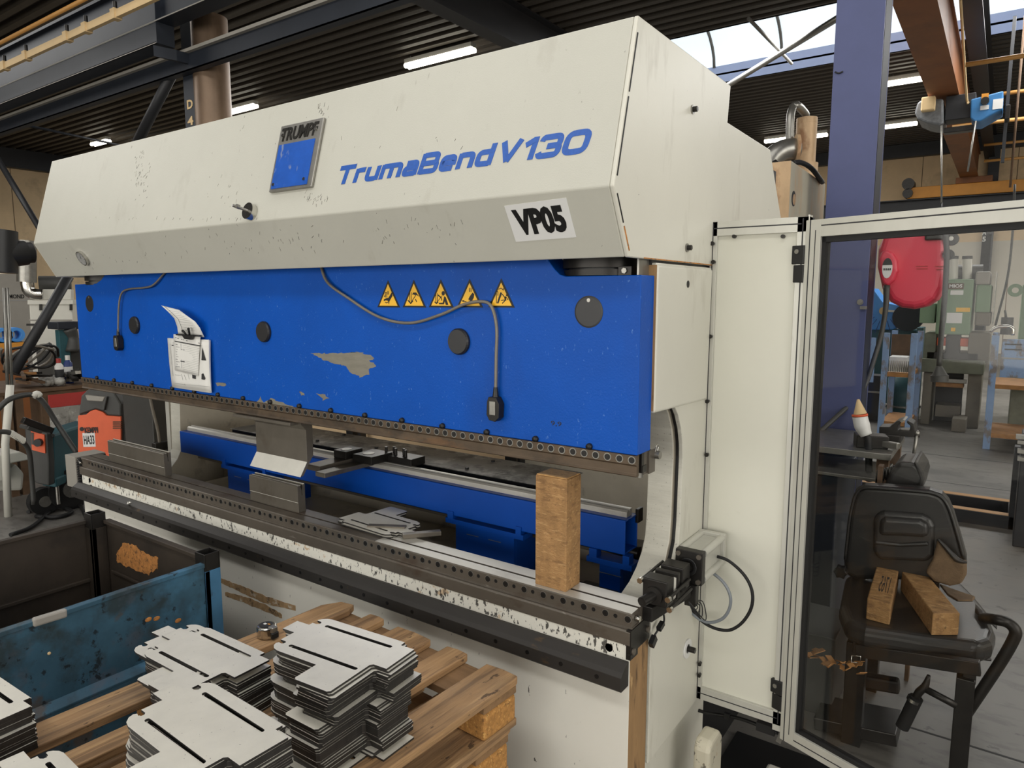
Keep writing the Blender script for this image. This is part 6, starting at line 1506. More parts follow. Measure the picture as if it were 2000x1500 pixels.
t = thing('left_guard', 'pale aluminium guard posts behind the left end of the press', 'guard posts', (-4.22, q[0], 0))
part('guard_post', MB().box(-4.24, -4.2, q[0], q[1], 0, 2.0, 'alu'), t, 0.002); part('guard_post', MB().box(-4.24, -4.2, q2[0], q2[1], 0, 2.0, 'alu'), t, 0.002)
# dangling wire with connector near the left frame
P = [at(px, py, X=-4.3) for px, py in ((292, 772), (298, 800), (308, 840), (312, 868))]
t = thing('sensor_cable', 'thin grey cable hanging in front of the charcoal cabinet', 'cable', P[-1])
part('cord', MB().tube(P, 0.009, 'cable_grey', 8, 5), t); part('connector_block', MB().obox(P[-1] + Vector((0.0, 0.03, -0.01)), (0.05, 0.14, 0.05), 'gunmetal'), t, 0.005)
# pendant arm joint
X = -4.35
P0, P1 = at(-30, 497, X=X), at(50, 495, X=X)
t = thing('pendant_arm', 'thick black swivel arm reaching to the left end of the hood', 'swivel arm', (X, P0.y, 0))
r_ = (at(20, 470, X=X).z - at(20, 522, X=X).z) / 2
pa, pb = at(14, 496, X=X), at(50, 494, X=X)
part('arm_tube', MB().cyl(pa, pb, r_, 'black', r2=r_ * 0.93, n=26), t, 0.008)
pc_, pd = at(-16, 493, X=X), at(9, 494, X=X)
part('swivel_joint', MB().cyl(at(2, 450, X=X), at(2, 532, X=X), 0.075, 'black', n=24), t, 0.01)
part('arm_stub', MB().cyl(pb, pb + (pb - pa).normalized() * 0.03, r_ * 0.8, 'black', n=20), t, 0.004)
# ================================================================ beyond the glazed door
# hose reel on the column
Y = 4.55
t = thing('hose_reel', 'large red hose reel hanging behind the glass of the open door', 'hose reel', at(1778, 530, Y=Y))
O = [(1712, 520), (1714, 486), (1722, 462), (1735, 452), (1752, 447), (1790, 440), (1846, 440), (1848, 478), (1847, 535), (1842, 562), (1828, 586), (1808, 599), (1785, 604), (1760, 601), (1738, 590), (1722, 565)]
P = [at(*p, Y=Y) for p in O]
part('reel_shell', MB().prism([(p.x, p.z) for p in P], 'y', Y, Y + 0.30, 'reel_red'), t, 0.045, seg=4)
O2 = [(1719, 540), (1717, 505), (1722, 492), (1733, 488), (1744, 494), (1752, 508), (1754, 530), (1746, 548), (1734, 559), (1725, 554)]
P = [at(*p, Y=Y - 0.04) for p in O2]
hub = part('hub_cover', MB().prism([(p.x, p.z) for p in P], 'y', Y - 0.06, Y + 0.02, 'reel_red'), t, 0.015, seg=3)
c = at(1733, 524, Y=Y - 0.062); mb = MB()
k = [(c.x + 0.026 * math.cos(a), c.z + 0.056 * math.sin(a)) for a in [i * math.pi / 10 for i in range(20)]]
mb.prism(k, 'y', Y - 0.064, Y - 0.059, 'sticker')
k = [(c.x + 0.0265 * math.cos(a), c.z + 0.0005 + 0.057 * math.sin(a)) for a in [i * math.pi / 10 for i in range(1, 10)]]
mb.prism(k, 'y', Y - 0.066, Y - 0.0635, 'ink')
for i in range(4): mb.box(c.x - 0.018 + i * 0.01, c.x - 0.012 + i * 0.01, Y - 0.066, Y - 0.0635, c.z - 0.012, c.z + 0.0, 'ink')
part('reel_label', mb, hub, 0, 'oval black and white label')
mb = MB()
for (a0, b0, a1, b1) in ((1789, 519, 1812, 521), (1790, 524, 1812, 526), (1826, 519, 1846, 521), (1828, 525, 1842, 527)):
    q = ry(a0, b0, a1, b1, Y); mb.box(q[0], q[1], Y - 0.003, Y + 0.01, q[2], q[3], 'red')
part('shell_ribs', mb, t)
q = ry(1806, 445, 1850, 470, Y); part('wall_bracket', MB().box(q[0], q[1], Y - 0.02, Y + 0.35, q[2], q[3] + 0.03, 'charcoal'), t, 0.01)
c = at(1858, 466, Y=Y); part('guide_roller', MB().cyl((c.x, Y, c.z), (c.x, Y + 0.06, c.z), 0.035, 'gunmetal', n=18).cyl((c.x, Y - 0.01, c.z), (c.x, Y, c.z), 0.012, 'zinc', n=10), t)
c = at(1852, 497, Y=Y); part('guide_roller', MB().cyl((c.x, Y, c.z), (c.x, Y + 0.06, c.z), 0.028, 'gunmetal', n=18), t)
part('hose', MB().tube([at(1732, 558, Y=Y - 0.06), at(1730, 600, Y=Y - 0.08), at(1722, 650, Y=Y - 0.1), at(1706, 705, Y=Y - 0.15), at(1690, 752, Y=Y - 0.2), at(1665, 785, Y=Y - 0.3), at(1636, 812, Y=Y - 0.4), at(1600, 845, Y=Y - 0.5)], [0.018, 0.014, 0.013, 0.013, 0.013, 0.013, 0.013, 0.013], 'charcoal', 10, 6), t)
t = thing('hanging_plug', 'thick grey cable hanging in front of the green press with a heavy plug', 'cable', at(1834, 740, Y=4.6))
part('cord', MB().tube([at(1846, 452, Y=4.5), at(1849, 500, Y=4.52), at(1845, 580, Y=4.55), at(1838, 660, Y=4.6), at(1834, 715, Y=4.6)], 0.014, 'charcoal', 10, 5), t)
a = at(1835, 745, Y=4.6); b = at(1835, 733, Y=4.6); c = at(1834, 715, Y=4.6)
part('plug_body', MB().cyl(a, b, 0.045, 'charcoal', n=20).cyl(b, c, 0.04, 'charcoal', r2=0.015, n=20), t, 0.004)
# workbench with vise
zt = 1.02
xr_, byf = at(1740, 888, Z=zt).x, at(1740, 888, Z=zt).y
xq, byr = at(1768, 851, Z=zt).x, at(1768, 851, Z=zt).y
t = thing('steel_workbench', 'steel workbench carrying a vise behind the seat, seen through the door', 'workbench', (-0.75, (byf + byr) / 2, 0))
part('bench_top', MB().prism([(-0.93, byf), (xr_, byf), (xq, byr), (-0.93, byr)], 'z', zt - 0.03, zt, 'zinc'), t, 0.003)
for x, y in ((xq - 0.06, byr - 0.08), (xr_ - 0.06, byf + 0.02), (-0.92, byf + 0.02)): part('bench_leg', MB().box(x, x + 0.05, y, y + 0.05, 0, zt - 0.03, 'rust_brown'), t)
part('under_shelf', MB().box(-0.93, xr_ - 0.02, byf - 0.08, byf + 0.3, 0.90, 0.915, 'zinc'), t, 0.002)
part('cupboard', MB().box(-0.93, xr_ - 0.22, byf + 0.0, byr, 0.02, 0.88, 'beam'), t, 0.006)
# vise
V = Y = byf + 0.30
t = thing('bench_vise', 'dark cast bench vise on the end of the steel workbench', 'vise', at(1752, 850, Y=Y))
def vy(px, py, y=Y): return at(px, py, Y=y)
P = [vy(*p) for p in ((1717, 834), (1738, 834), (1752, 823), (1762, 820), (1764, 822), (1754, 831), (1752, 842), (1776, 842), (1778, 832), (1771, 826), (1772, 821), (1784, 828), (1787, 842), (1785, 854), (1717, 850))]
part('vise_body', MB().prism([(p.x, p.z) for p in P], 'y', Y, Y + 0.12, 'gunmetal'), t, 0.006)
q = ry(1718, 850, 1760, 858, Y); part('swivel_base', MB().box(q[0], q[1], Y - 0.02, Y + 0.14, zt, q[3], 'gunmetal'), t, 0.006)
part('jaw', MB().prism([(p.x, p.z) for p in (vy(1757, 822), vy(1764, 819), vy(1768, 821), vy(1761, 825))], 'y', Y - 0.005, Y + 0.125, 'zinc'), t)
c = vy(1790, 850); part('spindle', MB().cyl((c.x - 0.03, Y + 0.05, c.z), (c.x + 0.01, Y + 0.05, c.z), 0.02, 'gunmetal', n=14), t)
part('handle_bar', MB().tube([vy(1791, 846, Y + 0.03), vy(1782, 906, Y + 0.03)], 0.008, 'zinc', 8, 1).ball(vy(1791, 846, Y + 0.03), 0.014, 'zinc', 10), t)
# white sealant gun on the bench
Y = byf + 0.06
t = thing('sealant_cartridge', 'white plastic tool with a pale nozzle propped at the bench edge', 'cartridge', at(1690, 855, Y=Y))
part('tool_body', MB().tube([at(1679, 812, Y=Y), at(1684, 832, Y=Y), at(1692, 850, Y=Y)], [0.034, 0.036, 0.026], 'sticker', 16, 5), t, 0)
part('tool_band', MB().tube([at(1679, 809, Y=Y), at(1679.5, 813, Y=Y)], 0.036, 'orange_red', 16, 1), t)
part('nozzle', MB().cyl(at(1680, 808, Y=Y), at(1676, 780, Y=Y), 0.03, 'card', r2=0.006, n=14), t)
part('lead', MB().tube([at(1692, 850, Y=Y), at(1696, 862, Y=Y), at(1697, 905, Y=Y), at(1698, 940, Y=Y)], 0.016, 'rubber', 8, 4), t)
c = at(1700, 872, Z=zt)
solo('clamp_block', MB().obox((c.x, c.y, zt + 0.03), (0.14, 0.1, 0.06), 'gunmetal', rz=0.3).obox((c.x + 0.08, c.y - 0.03, zt + 0.025), (0.1, 0.03, 0.03), 'zinc', rz=-0.4), 'small dark clamp block on the workbench in front of the vise', 'clamp', bev=0.004)
# second seat behind the chair
Y = 3.34
t = thing('tipped_seat', 'tipped up black vinyl seat behind the chair backrest', 'seat', at(1770, 930, Y=Y))
P = [at(*p, Y=Y) for p in ((1724, 955), (1736, 925), (1755, 902), (1785, 903), (1800, 915), (1804, 935), (1797, 958))]
part('seat_shell', MB().prism([(p.x, p.z - 0.0) for p in P] , 'y', Y, Y + 0.22, 'vinyl'), t, 0.03, seg=4)
P = [at(*p, Y=Y - 0.02) for p in ((1784, 903), (1790, 902), (1803, 922), (1806, 935), (1799, 962), (1790, 962), (1797, 935))]
part('piped_edge', MB().prism([(p.x, p.z) for p in P], 'y', Y - 0.02, Y + 0.24, 'vinyl'), t, 0.01)
c = at(1740, 926, Y=Y); m = MB()
for i in range(6): m.ring((c.x - 0.06 + i * 0.012, Y + 0.05, c.z - 0.03 + i * 0.006), (c.x - 0.053 + i * 0.012, Y + 0.05, c.z - 0.03 + i * 0.006), 0.02, 0.03, 'gunmetal', 14)
part('suspension_spring', m, t)
part('seat_support', MB().box(at(1712, 950, Y=Y).x, at(1722, 950, Y=Y).x, Y, Y + 0.05, 0, at(1715, 910, Y=Y).z, 'rust_brown').box(at(1712, 950, Y=Y).x, at(1800, 950, Y=Y).x, Y, Y + 0.2, 0.5, 0.53, 'rust_brown').box(at(1788, 950, Y=Y).x, at(1797, 950, Y=Y).x, Y + 0.15, Y + 0.2, 0, 0.5, 'rust_brown'), t, 0.002)
# chair with torn vinyl
t = thing('operator_chair', 'worn black vinyl chair with torn foam behind the glass door', 'chair', (-0.18, 2.95, 0))
s_ = 0.21336
def c3(x, y, yy): return at(1580 + x * s_, 930 + y * s_, Y=yy)
BYC = 3.20
O = [(318, 900), (312, 760), (335, 560), (352, 380), (388, 210), (425, 130), (505, 88), (800, 106), (1100, 130), (1215, 168), (1275, 235), (1320, 340), (1385, 560), (1440, 760), (1440, 900), (1390, 990), (1250, 1000), (700, 950), (420, 960)]
P = [c3(x, y, BYC) for x, y in O]
bk = part('backrest', MB().prism([(p.x, p.z) for p in P], 'y', BYC, BYC + 0.09, 'vinyl'), t, 0.035, seg=5)
O = [(582, 690), (588, 400), (622, 340), (690, 322), (1040, 350), (1118, 385), (1150, 460), (1140, 730), (1085, 788), (640, 770)]
P = [c3(x, y, BYC - 0.02) for x, y in O]
part('lumbar_pad', MB().prism([(p.x, p.z) for p in P], 'y', BYC - 0.025, BYC + 0.02, 'vinyl'), bk, 0.018, seg=4)
O = [(640, 540), (650, 400), (700, 372), (1020, 392), (1090, 430), (1100, 540), (1050, 560), (840, 545)]
P = [c3(x, y, BYC - 0.03) for x, y in O]
part('pad_roll', MB().prism([(p.x, p.z) for p in P], 'y', BYC - 0.045, BYC, 'vinyl'), bk, 0.018, seg=4)
O = [(600, 590), (830, 615), (1090, 600), (1100, 640), (840, 650), (600, 625)]
P = [c3(x, y, BYC - 0.03) for x, y in O]; part('pad_fold', MB().prism([(p.x, p.z) for p in P], 'y', BYC - 0.036, BYC, 'vinyl'), bk, 0.01, seg=3)
m = MB(); pts = [c3(x, y, BYC - 0.004) for x, y in ((330, 760), (352, 560), (372, 380), (410, 215), (445, 145), (515, 108), (800, 124), (1095, 150), (1200, 185), (1255, 245), (1300, 345), (1365, 560), (1420, 760))]
part('welt', m.tube(pts, 0.006, 'vinyl', 8, 4), bk)
O = [(1178, 578), (1250, 660), (1340, 760), (1440, 795), (1444, 900), (1395, 985), (1290, 1005), (1150, 962), (1065, 880), (1130, 770), (1152, 680)]
P = [c3(x, y, BYC - 0.03) for x, y in O]
part('torn_foam', MB().prism([(p.x, p.z) for p in P], 'y', BYC - 0.04, BYC + 0.03, 'foam'), bk, 0.012, 'torn opening with bare brown foam', seg=3)
pts = [c3(x, y, BYC - 0.04) for x, y in ((1180, 576), (1255, 655), (1345, 755), (1400, 780), (1450, 790))]
part('torn_edge', MB().tube(pts, [0.005, 0.009, 0.012, 0.009, 0.004], 'vinyl', 8, 4), bk)
SZ = 0.53
O = [(1652, 1120), (1640, 1180), (1652, 1212), (1690, 1226), (1800, 1243), (1915, 1258), (1940, 1250), (1946, 1232), (1930, 1190), (1905, 1160), (1880, 1135), (1760, 1118)]
P = [at(*p, Z=SZ) for p in O]
seat = part('seat_cushion', MB().prism([(p.x, p.y) for p in P], 'z', SZ - 0.085, SZ, 'vinyl'), t, 0.032, seg=5)
O = [(1835, 1140), (1860, 1150), (1905, 1165), (1900, 1172), (1870, 1172), (1850, 1160)]
P = [at(*p, Z=SZ + 0.004) for p in O]; part('torn_foam', MB().prism([(p.x, p.y) for p in P], 'z', SZ - 0.02, SZ + 0.006, 'foam'), seat, 0.004, 'torn opening with bare brown foam')
m = MB(); part('welt', m.tube([at(px, py, Z=SZ - 0.075) for px, py in ((1665, 1240), (1700, 1252), (1800, 1268), (1900, 1284), (1935, 1288))], 0.006, 'vinyl', 8, 4), seat)
c = at(1925, 1190, Z=SZ); part('loose_flap', MB().sheet([[at(1905 + 14 * i, 1180 + 10 * i + 3 * (i % 2) + 8 * j, Z=SZ + 0.012 + 0.01 * ((i + j) % 2)) for j in range(3)] for i in range(4)], 'vinyl', 0.003), seat)
fx0, fx1 = at(1683, 1275, Y=2.82).x, at(1915, 1310, Y=2.80).x
part('seat_frame', MB().bar(at(1672, 1268, Y=2.80), at(1915, 1305, Y=2.78), 0.03, 0.05, 'gunmetal').box(fx0 - 0.03, fx0 + 0.03, 2.8, 3.25, 0.40, 0.445, 'gunmetal').box(fx1 - 0.05, fx1 - 0.01, 2.8, 3.25, 0.40, 0.445, 'gunmetal').box(fx0 + 0.08, fx0 + 0.12, 3.24, 3.28, 0.40, 0.8, 'gunmetal').box(fx1 - 0.2, fx1 - 0.16, 3.24, 3.28, 0.40, 0.8, 'gunmetal') , t, 0.003)
lx = at(1665, 1400, Y=2.86).x; part('leg', MB().box(lx - 0.035, lx + 0.035, 2.84, 2.90, 0, 0.42, 'gunmetal'), t, 0.003)
rx_ = at(1880, 1400, Y=2.80).x; part('leg', MB().box(rx_ - 0.028, rx_ + 0.028, 2.78, 2.83, 0, 0.42, 'gunmetal'), t, 0.003)
part('leg', MB().box(lx - 0.03, lx + 0.03, 3.3, 3.36, 0, 0.42, 'gunmetal'), t, 0.003); part('leg', MB().box(rx_ - 0.02, rx_ + 0.03, 3.3, 3.36, 0, 0.42, 'gunmetal'), t, 0.003)
a = at(1683, 1330, Y=3.0); b = at(1757, 1340, Y=3.0); part('padded_bar', MB().bar(a + Vector((-0.05, 0, 0)), b, 0.05, 0.055, 'rubber'), t, 0.01)
a = at(1600, 1390, Y=2.95); b = at(1757, 1422, Y=2.95); part('foot_rest', MB().bar(a, b, 0.20, 0.05, 'gunmetal'), t, 0.004)
Yh = 2.78
m = MB().tube([at(1868, 1378, Y=Yh), at(1808, 1346, Y=Yh)], 0.013, 'gunmetal', 10, 1).tube([at(1814, 1319, Y=Yh), at(1807, 1340, Y=Yh), at(1795, 1352, Y=Yh), at(1785, 1368, Y=Yh)], [0.006, 0.013, 0.014, 0.012], 'gunmetal', 12, 3)
lv = part('tilt_lever', m, t)
part('grip', MB().cyl(at(1790, 1362, Y=Yh), at(1762, 1420, Y=Yh), 0.023, 'rubber', n=18), lv, 0.003)
ring = at(1787, 1364, Y=Yh); part('grip_ring', MB().cyl(ring, ring + (at(1762, 1420, Y=Yh) - ring).normalized() * 0.012, 0.0245, 'chrome', n=18), lv)
Ya = 2.82
part('armrest_tube', MB().tube([at(1922, 1208, Y=Ya + 0.1), at(1945, 1210, Y=Ya), at(1968, 1216, Y=Ya), at(1983, 1232, Y=Ya), at(1978, 1252, Y=Ya), at(1950, 1300, Y=Ya), at(1888, 1393, Y=Ya)], 0.019, 'gunmetal', 12, 5), t)
m = MB(); c = at(1643, 1116, Y=3.12)
k = [(c.x + (0.030 if i % 2 == 0 else 0.022) * math.cos(i * math.pi / 6), c.z + (0.030 if i % 2 == 0 else 0.022) * math.sin(i * math.pi / 6)) for i in range(12)]
part('adjusting_knob', m.prism(k, 'y', 3.10, 3.135, 'gunmetal'), t, 0.004)
m = MB(); k = [at(px, py, Y=2.77) for px, py in ((1663, 1280), (1681, 1282), (1680, 1295), (1662, 1293), (1663, 1280))]
part('wire_loop', m.tube(k, 0.002, 'chrome', 6, 1), t)
# wooden blocks on the seat
def seat_block(top, zt_, label, m='wood', mark=None):
    s4 = 0.38
    P = [at(1500 + x * s4, 930 + y * s4, Z=zt_) for x, y in top]
    mb = MB(); z0 = SZ + 0.001; zb = zt_
    mb.hexa([(p.x, p.y, z0) for p in P] + [(p.x, p.y, zb) for p in P], m)
    o = thing('seat_timber', label, 'wooden block', ((P[0].x + P[2].x) / 2, (P[0].y + P[2].y) / 2, z0), 0, 'timber blocks on the chair seat')
    b = part('timber', mb, o, 0.004)
    if mark:
        u = (P[2] - P[3]).normalized(); a_ = P[3]; v = (P[0] - P[3]); 
        o2 = MB(); w_ = v.length; uu = v.normalized(); vv = -(P[2] - P[3]).normalized()
        st = P[3].lerp(P[2], 0.78) + v * 0.22; o2.text(mark, st + Vector((0, 0, 0.0005)), uu, vv, w_ * 0.42, (P[2] - P[3]).length * 0.42, 'ink', 0.0006)
        part('pencil_writing', o2, o, 0, 'pencil numbers')
seat_block([(565, 440), (510, 626), (632, 657), (676, 466)], SZ + 0.085, 'timber block with pencil numbers lying on the chair seat, the left one', 'wood', '1765')
seat_block([(686, 485), (848, 705), (988, 705), (806, 489)], SZ + 0.085, 'timber block lying slanted on the chair seat, the right one')
# scraps on a low box
a = at(1590, 1290, Z=0.42); c = at(1618, 1290, Z=0.36)
solo('low_box', MB().box(-0.77, -0.47, 2.98, 3.3, 0, 0.35, 'charcoal'), 'low dark box on the floor left of the chair behind the door frame', 'box', bev=0.006)
m = MB(); c = at(1612, 1285, Z=0.37)
for i in range(26): m.obox((c.x - 0.09 + 0.0085 * i + random.uniform(-0.01, 0.01), c.y + random.uniform(-0.05, 0.05), 0.357 + random.uniform(0.004, 0.035)), (random.uniform(0.02, 0.06), random.uniform(0.015, 0.03), 0.003), 'orange_cloth', rz=random.uniform(0, 3), rx=random.uniform(-0.7, 0.7), ry=random.uniform(-0.4, 0.4))
solo('wood_shavings', m, 'crumpled orange brown shavings on the low dark box', 'shavings')
a = at(1842, 1494, Y=2.62)
solo('rubber_wedge', MB().prism([(2.5, 0), (2.72, 0), (2.72, 0.03), (2.55, 0.085), (2.5, 0.085)], 'x', at(1832, 1490, Y=2.6).x, at(1858, 1490, Y=2.6).x, 'rubber'), 'small black rubber wedge on the floor beside the chair leg', 'wedge', bev=0.003)
# steel frame on the floor behind the chair
t = thing('floor_frame', 'long low dark steel frame with ochre upper faces on the floor behind the chair', 'steel frame', (0.0, 6.5, 0))
a0, a1 = at(1800, 955, Z=0.10), at(1975, 972, Z=0.10); b0, b1 = at(1830, 985, Z=0.10), at(1980, 998, Z=0.10)
for nm, a, b in (('frame_beam', a0, a1), ('frame_beam', b0, b1)):
    part(nm, MB().bar((a.x - 1.2, a.y, 0.05), (b.x, a.y, 0.05), 0.10, 0.10, 'beam_dark').bar((a.x - 1.2, a.y, 0.1015), (b.x, a.y, 0.1015), 0.08, 0.003, 'crane_pipe'), t, 0.004)
part('frame_end', MB().box(a1.x - 0.02, a1.x + 0.08, b0.y - 0.05, a0.y + 0.05, 0, 0.1, 'beam_dark').box(a1.x - 0.02, a1.x + 0.12, b0.y - 0.05, b0.y + 0.05, 0.1, at(1980, 870, Y=b0.y).z, 'beam_dark'), t, 0.004)
Yq = 5.9
q = ry(1984, 850, 2040, 990, Yq)
t = thing('stand_mechanism', 'black upright machine part with bolts cut by the right picture edge', 'machine part', ((q[0] + q[1]) / 2, Yq, 0))
part('upright_plate', MB().box(q[0], q[1], Yq, Yq + 0.2, 0, q[3], 'beam_dark'), t, 0.006)
m = MB()
for py in (852, 862, 880, 895): 
    q2 = ry(1984 + (py % 3) * 3, py, 2010, py + 5, Yq - 0.06); m.box(q2[0], q2[1], Yq - 0.06, Yq, q2[2], q2[3], 'zinc')
part('bolt_rods', m, t)
# green eccentric press
Y = 11.0
t = thing('green_press', 'green eccentric press with white hydraulic columns at the back wall side', 'eccentric press', (at(1870, 820, Y=Y).x, Y + 0.5, 0))
def gy(*r, Y=Y, d=0.5, m='green', mb=None): return by(mb or MB(), ry(*r, Y), Y, d, m)
part('press_head', gy(1826, 545, 1903, 653, d=0.9), t, 0.02)
part('flywheel_cover', gy(1903, 556, 1938, 612, Y=Y + 0.05, d=0.8).box(*ry(1904, 530, 1936, 556, Y + 0.05)[:2], Y + 0.05, Y + 0.85, *ry(1904, 530, 1936, 556, Y + 0.05)[2:], 'midgrey'), t, 0.02)
part('motor_cover', gy(1903, 610, 1936, 636, Y=Y + 0.02, d=0.7, m='press_grey'), t, 0.02)
q = ry(1937, 530, 1948, 634, Y + 0.05); part('perforated_guard', MB().box(q[0], q[1], Y + 0.05, Y + 0.8, q[2], q[3], 'zinc'), t)
part('side_arm', gy(1795, 593, 1828, 631, Y=Y + 0.1, d=0.4), t, 0.01)
for px in (1862, 1889):
    a = at(px, 545, Y=Y + 0.2); b = at(px, 506, Y=Y + 0.2); part('hydraulic_column', MB().cyl(a, b, 0.055, 'offwhite', n=16).cyl(b, b + Vector((0, 0, 0.04)), 0.06, 'charcoal', n=16), t)
c = at(1876, 532, Y=Y + 0.3); part('drive_motor', MB().cyl((c.x - 0.2, Y + 0.3, c.z), (c.x + 0.25, Y + 0.3, c.z), 0.1, 'charcoal', n=16), t)
part('frame_side', gy(1802, 651, 1829, 708, Y=Y + 0.05, d=0.8, m='green_dirty'), t, 0.01); part('frame_side', gy(1888, 651, 1936, 708, Y=Y + 0.05, d=0.8, m='press_grey'), t, 0.01)
part('tool_slide', gy(1829, 661, 1897, 675, Y=Y + 0.1, d=0.3, m='orange_red').box(*ry(1845, 655, 1876, 690, Y)[:2], Y + 0.05, Y + 0.3, *ry(1850, 655, 1876, 692, Y)[2:], 'gunmetal'), t, 0.01)
part('die_set', gy(1808, 690, 1912, 708, Y=Y + 0.05, d=0.5, m='gunmetal'), t, 0.01)
part('press_table', gy(1797, 706, 1923, 726, Y=Y - 0.1, d=0.9, m='green_dirty'), t, 0.01)
q = ry(1797, 728, 1822, 824, Y); part('pedestal', MB().box(q[0], q[1], Y, Y + 0.8, 0, q[3], 'press_grey'), t, 0.01)
q = ry(1883, 728, 1919, 830, Y); part('pedestal', MB().box(q[0], q[1], Y, Y + 0.8, 0, q[3], 'press_grey'), t, 0.01)
q = ry(1822, 728, 1883, 826, Y + 0.4); part('recess_shade', MB().box(q[0], q[1], Y + 0.4, Y + 0.45, 0, q[3], 'beam_dark'), t)  # dark sheet stands for the shade in the open space between pedestals
part('recess_pipes', gy(1826, 742, 1888, 746, Y=Y + 0.05, d=0.04, m='zinc').box(*ry(1826, 748, 1882, 756, Y)[:2], Y + 0.08, Y + 0.3, *ry(1826, 748, 1882, 756, Y)[2:], 'orange_cloth').box(*ry(1825, 795, 1876, 814, Y)[:2], Y + 0.05, Y + 0.4, *ry(1825, 795, 1876, 814, Y)[2:], 'press_grey'), t, 0.004)
m = MB(); q = ry(1851, 553, 1883, 565, Y); m.box(q[0], q[1], Y - 0.01, Y, q[2], q[3], 'rust_brown'); q = ry(1854, 555, 1880, 562, Y)
m.text('MIOS', (q[0], Y - 0.01, q[2]), RX, (0, 0, 1), q[1] - q[0], q[3] - q[2], 'sticker', 0.003, 0.03)
part('name_sign', m, t, 0, 'brown sign with white letters')
for r_, mm in (((1856, 567, 1882, 576), 'sticker'), ((1867, 601, 1895, 609), 'yellow'), ((1848, 611, 1880, 631), 'sticker'), ((1857, 640, 1866, 647), 'yellow')):
    q = ry(*r_, Y); part('machine_label', MB().box(q[0], q[1], Y - 0.006, Y, q[2], q[3], mm), t)
q = ry(1858, 814, 1888, 834, 10.6); solo('metal_step', MB().box(q[0], q[1], 10.6, 11.0, 0, q[3] - q[2] + 0.02, 'press_grey'), 'small grey metal step on the floor before the green press', 'step', bev=0.01)
# pale blue racks
def rack(pxa, pxb, Y, shelves, zt_py, label, group, back=None, xtra=0.0):
    xa, xb = at(pxa, 700, Y=Y).x, at(pxb, 700, Y=Y).x + xtra
    t = thing('storage_rack', label, 'rack', ((xa + xb) / 2, Y + 0.4, 0), 0, group)
    ztop = at(pxa, zt_py, Y=Y).z
    for x in (xa, xb):
        for y in (Y, Y + 0.8): part('rack_post', MB().box(x - 0.035, x + 0.035, y - 0.03, y + 0.03, 0, ztop, 'rackblue'), t, 0.003)
    for py in shelves:
        z = at(pxa, py, Y=Y).z; part('shelf', MB().box(xa, xb, Y - 0.02, Y + 0.84, z - 0.05, z, 'orange_cloth'), t, 0.003)
    return t, xa, xb, ztop
t, xa, xb, zt_ = rack(1729, 1783, 9.9, (727, 822), 650, 'narrow pale blue rack with brown shelves behind the hose reel', 'storage racks')
q = ry(1738, 654, 1778, 700, 10.6); part('back_board', MB().box(q[0], q[1], 10.66, 10.68, q[2], q[3], 'rust_brown'), t)
q = ry(1690, 655, 1726, 735, 10.6); part('side_panel', MB().box(q[0] - 0.3, q[1], 9.9, 9.93, q[2], q[3], 'rackblue'), t)
z_ = at(1750, 727, Y=9.9).z
m = None
for i in range(11):
    px = 1737 + i * 3.7; x = at(px, 715, Y=9.95).x
    if m is None:
        m = MB().cyl((x, 9.95, z_), (x, 9.95, z_ + 0.14), 0.014, 'zinc', r2=0.004, n=8); o0 = solo('steel_pin', m, 'pointed steel pin standing in the row on the narrow rack', 'steel pin', 'row of steel pins on the rack')
        x00 = x
    else:
        o = o0.copy(); COL.objects.link(o); o.location.x = o0.location.x + (x - x00)
q = ry(1736, 697, 1772, 708, 10.2); solo('white_tray', MB().box(q[0], q[1], 10.2, 10.5, z_, z_ + 0.17, 'sticker'), 'white tray behind the row of steel pins on the narrow rack', 'tray', bev=0.006)
t, xa, xb, zt_ = rack(1941, 2010, 9.6, (750, 846), 655, 'pale blue rack with a drawer front cut by the right picture edge', 'storage racks', xtra=0.35)
q = ry(1952, 664, 2040, 736, 9.58)
dr = part('drawer_front', MB().box(q[0], q[1], 9.55, 9.58, q[2], q[3], 'rackblue').box(q[0], q[1], 9.545, 9.55, (q[2] + q[3]) / 2 - 0.01, (q[2] + q[3]) / 2 + 0.01, 'ink_grey'), t, 0.004)
for py in (672, 682): 
    q2 = ry(1962, py, 1996, py + 1.5, 9.54); part('pressed_groove', MB().box(q2[0], q2[1], 9.544, 9.549, q2[2], q2[3], 'ink'), dr)
z_ = zt_
solo('chrome_handle_frame', MB().tube([at(1934, 648, Y=9.7), at(1945, 640, Y=9.7), at(1965, 637, Y=9.7), at(1978, 642, Y=9.7), at(1978, 655, Y=9.7)], 0.02, 'chrome', 8, 4), 'chrome tube frame on top of the right hand rack', 'handle')
c = at(1967, 630, Y=9.9); solo('small_pot', MB().cyl((c.x, 9.9, zt_), (c.x, 9.9, c.z + 0.06), 0.06, 'charcoal', n=14).tube([(c.x, 9.9, c.z), (c.x - 0.03, 9.9, c.z + 0.14)], 0.012, 'charcoal', 6, 1), 'small dark pot standing on top of the right hand rack', 'pot')
q = ry(1955, 757, 2050, 822, 10.3); t = thing('green_cabinet', 'dull green cabinet behind the right hand rack', 'cabinet', ((q[0] + q[1]) / 2, 10.6, 0)); part('cabinet_body', MB().box(at(1972, 790, Y=10.5).x, q[1], 10.45, 11.0, 0, q[3], 'green_dirty'), t, 0.01)
q = ry(1990, 555, 2060, 650, 12.0); t = thing('green_control_box', 'green control box with a lever at the right picture edge', 'control box', ((q[0] + q[1]) / 2, 12.2, 0))
part('box_body', MB().box(q[0], q[1], 12.0, 12.5, 0, q[3], 'green'), t, 0.01); c = at(1983, 567, Y=12.0); part('round_eye', MB().ring((c.x, 12.0, c.z), (c.x, 12.04, c.z), 0.04, 0.09, 'green', 20), t)
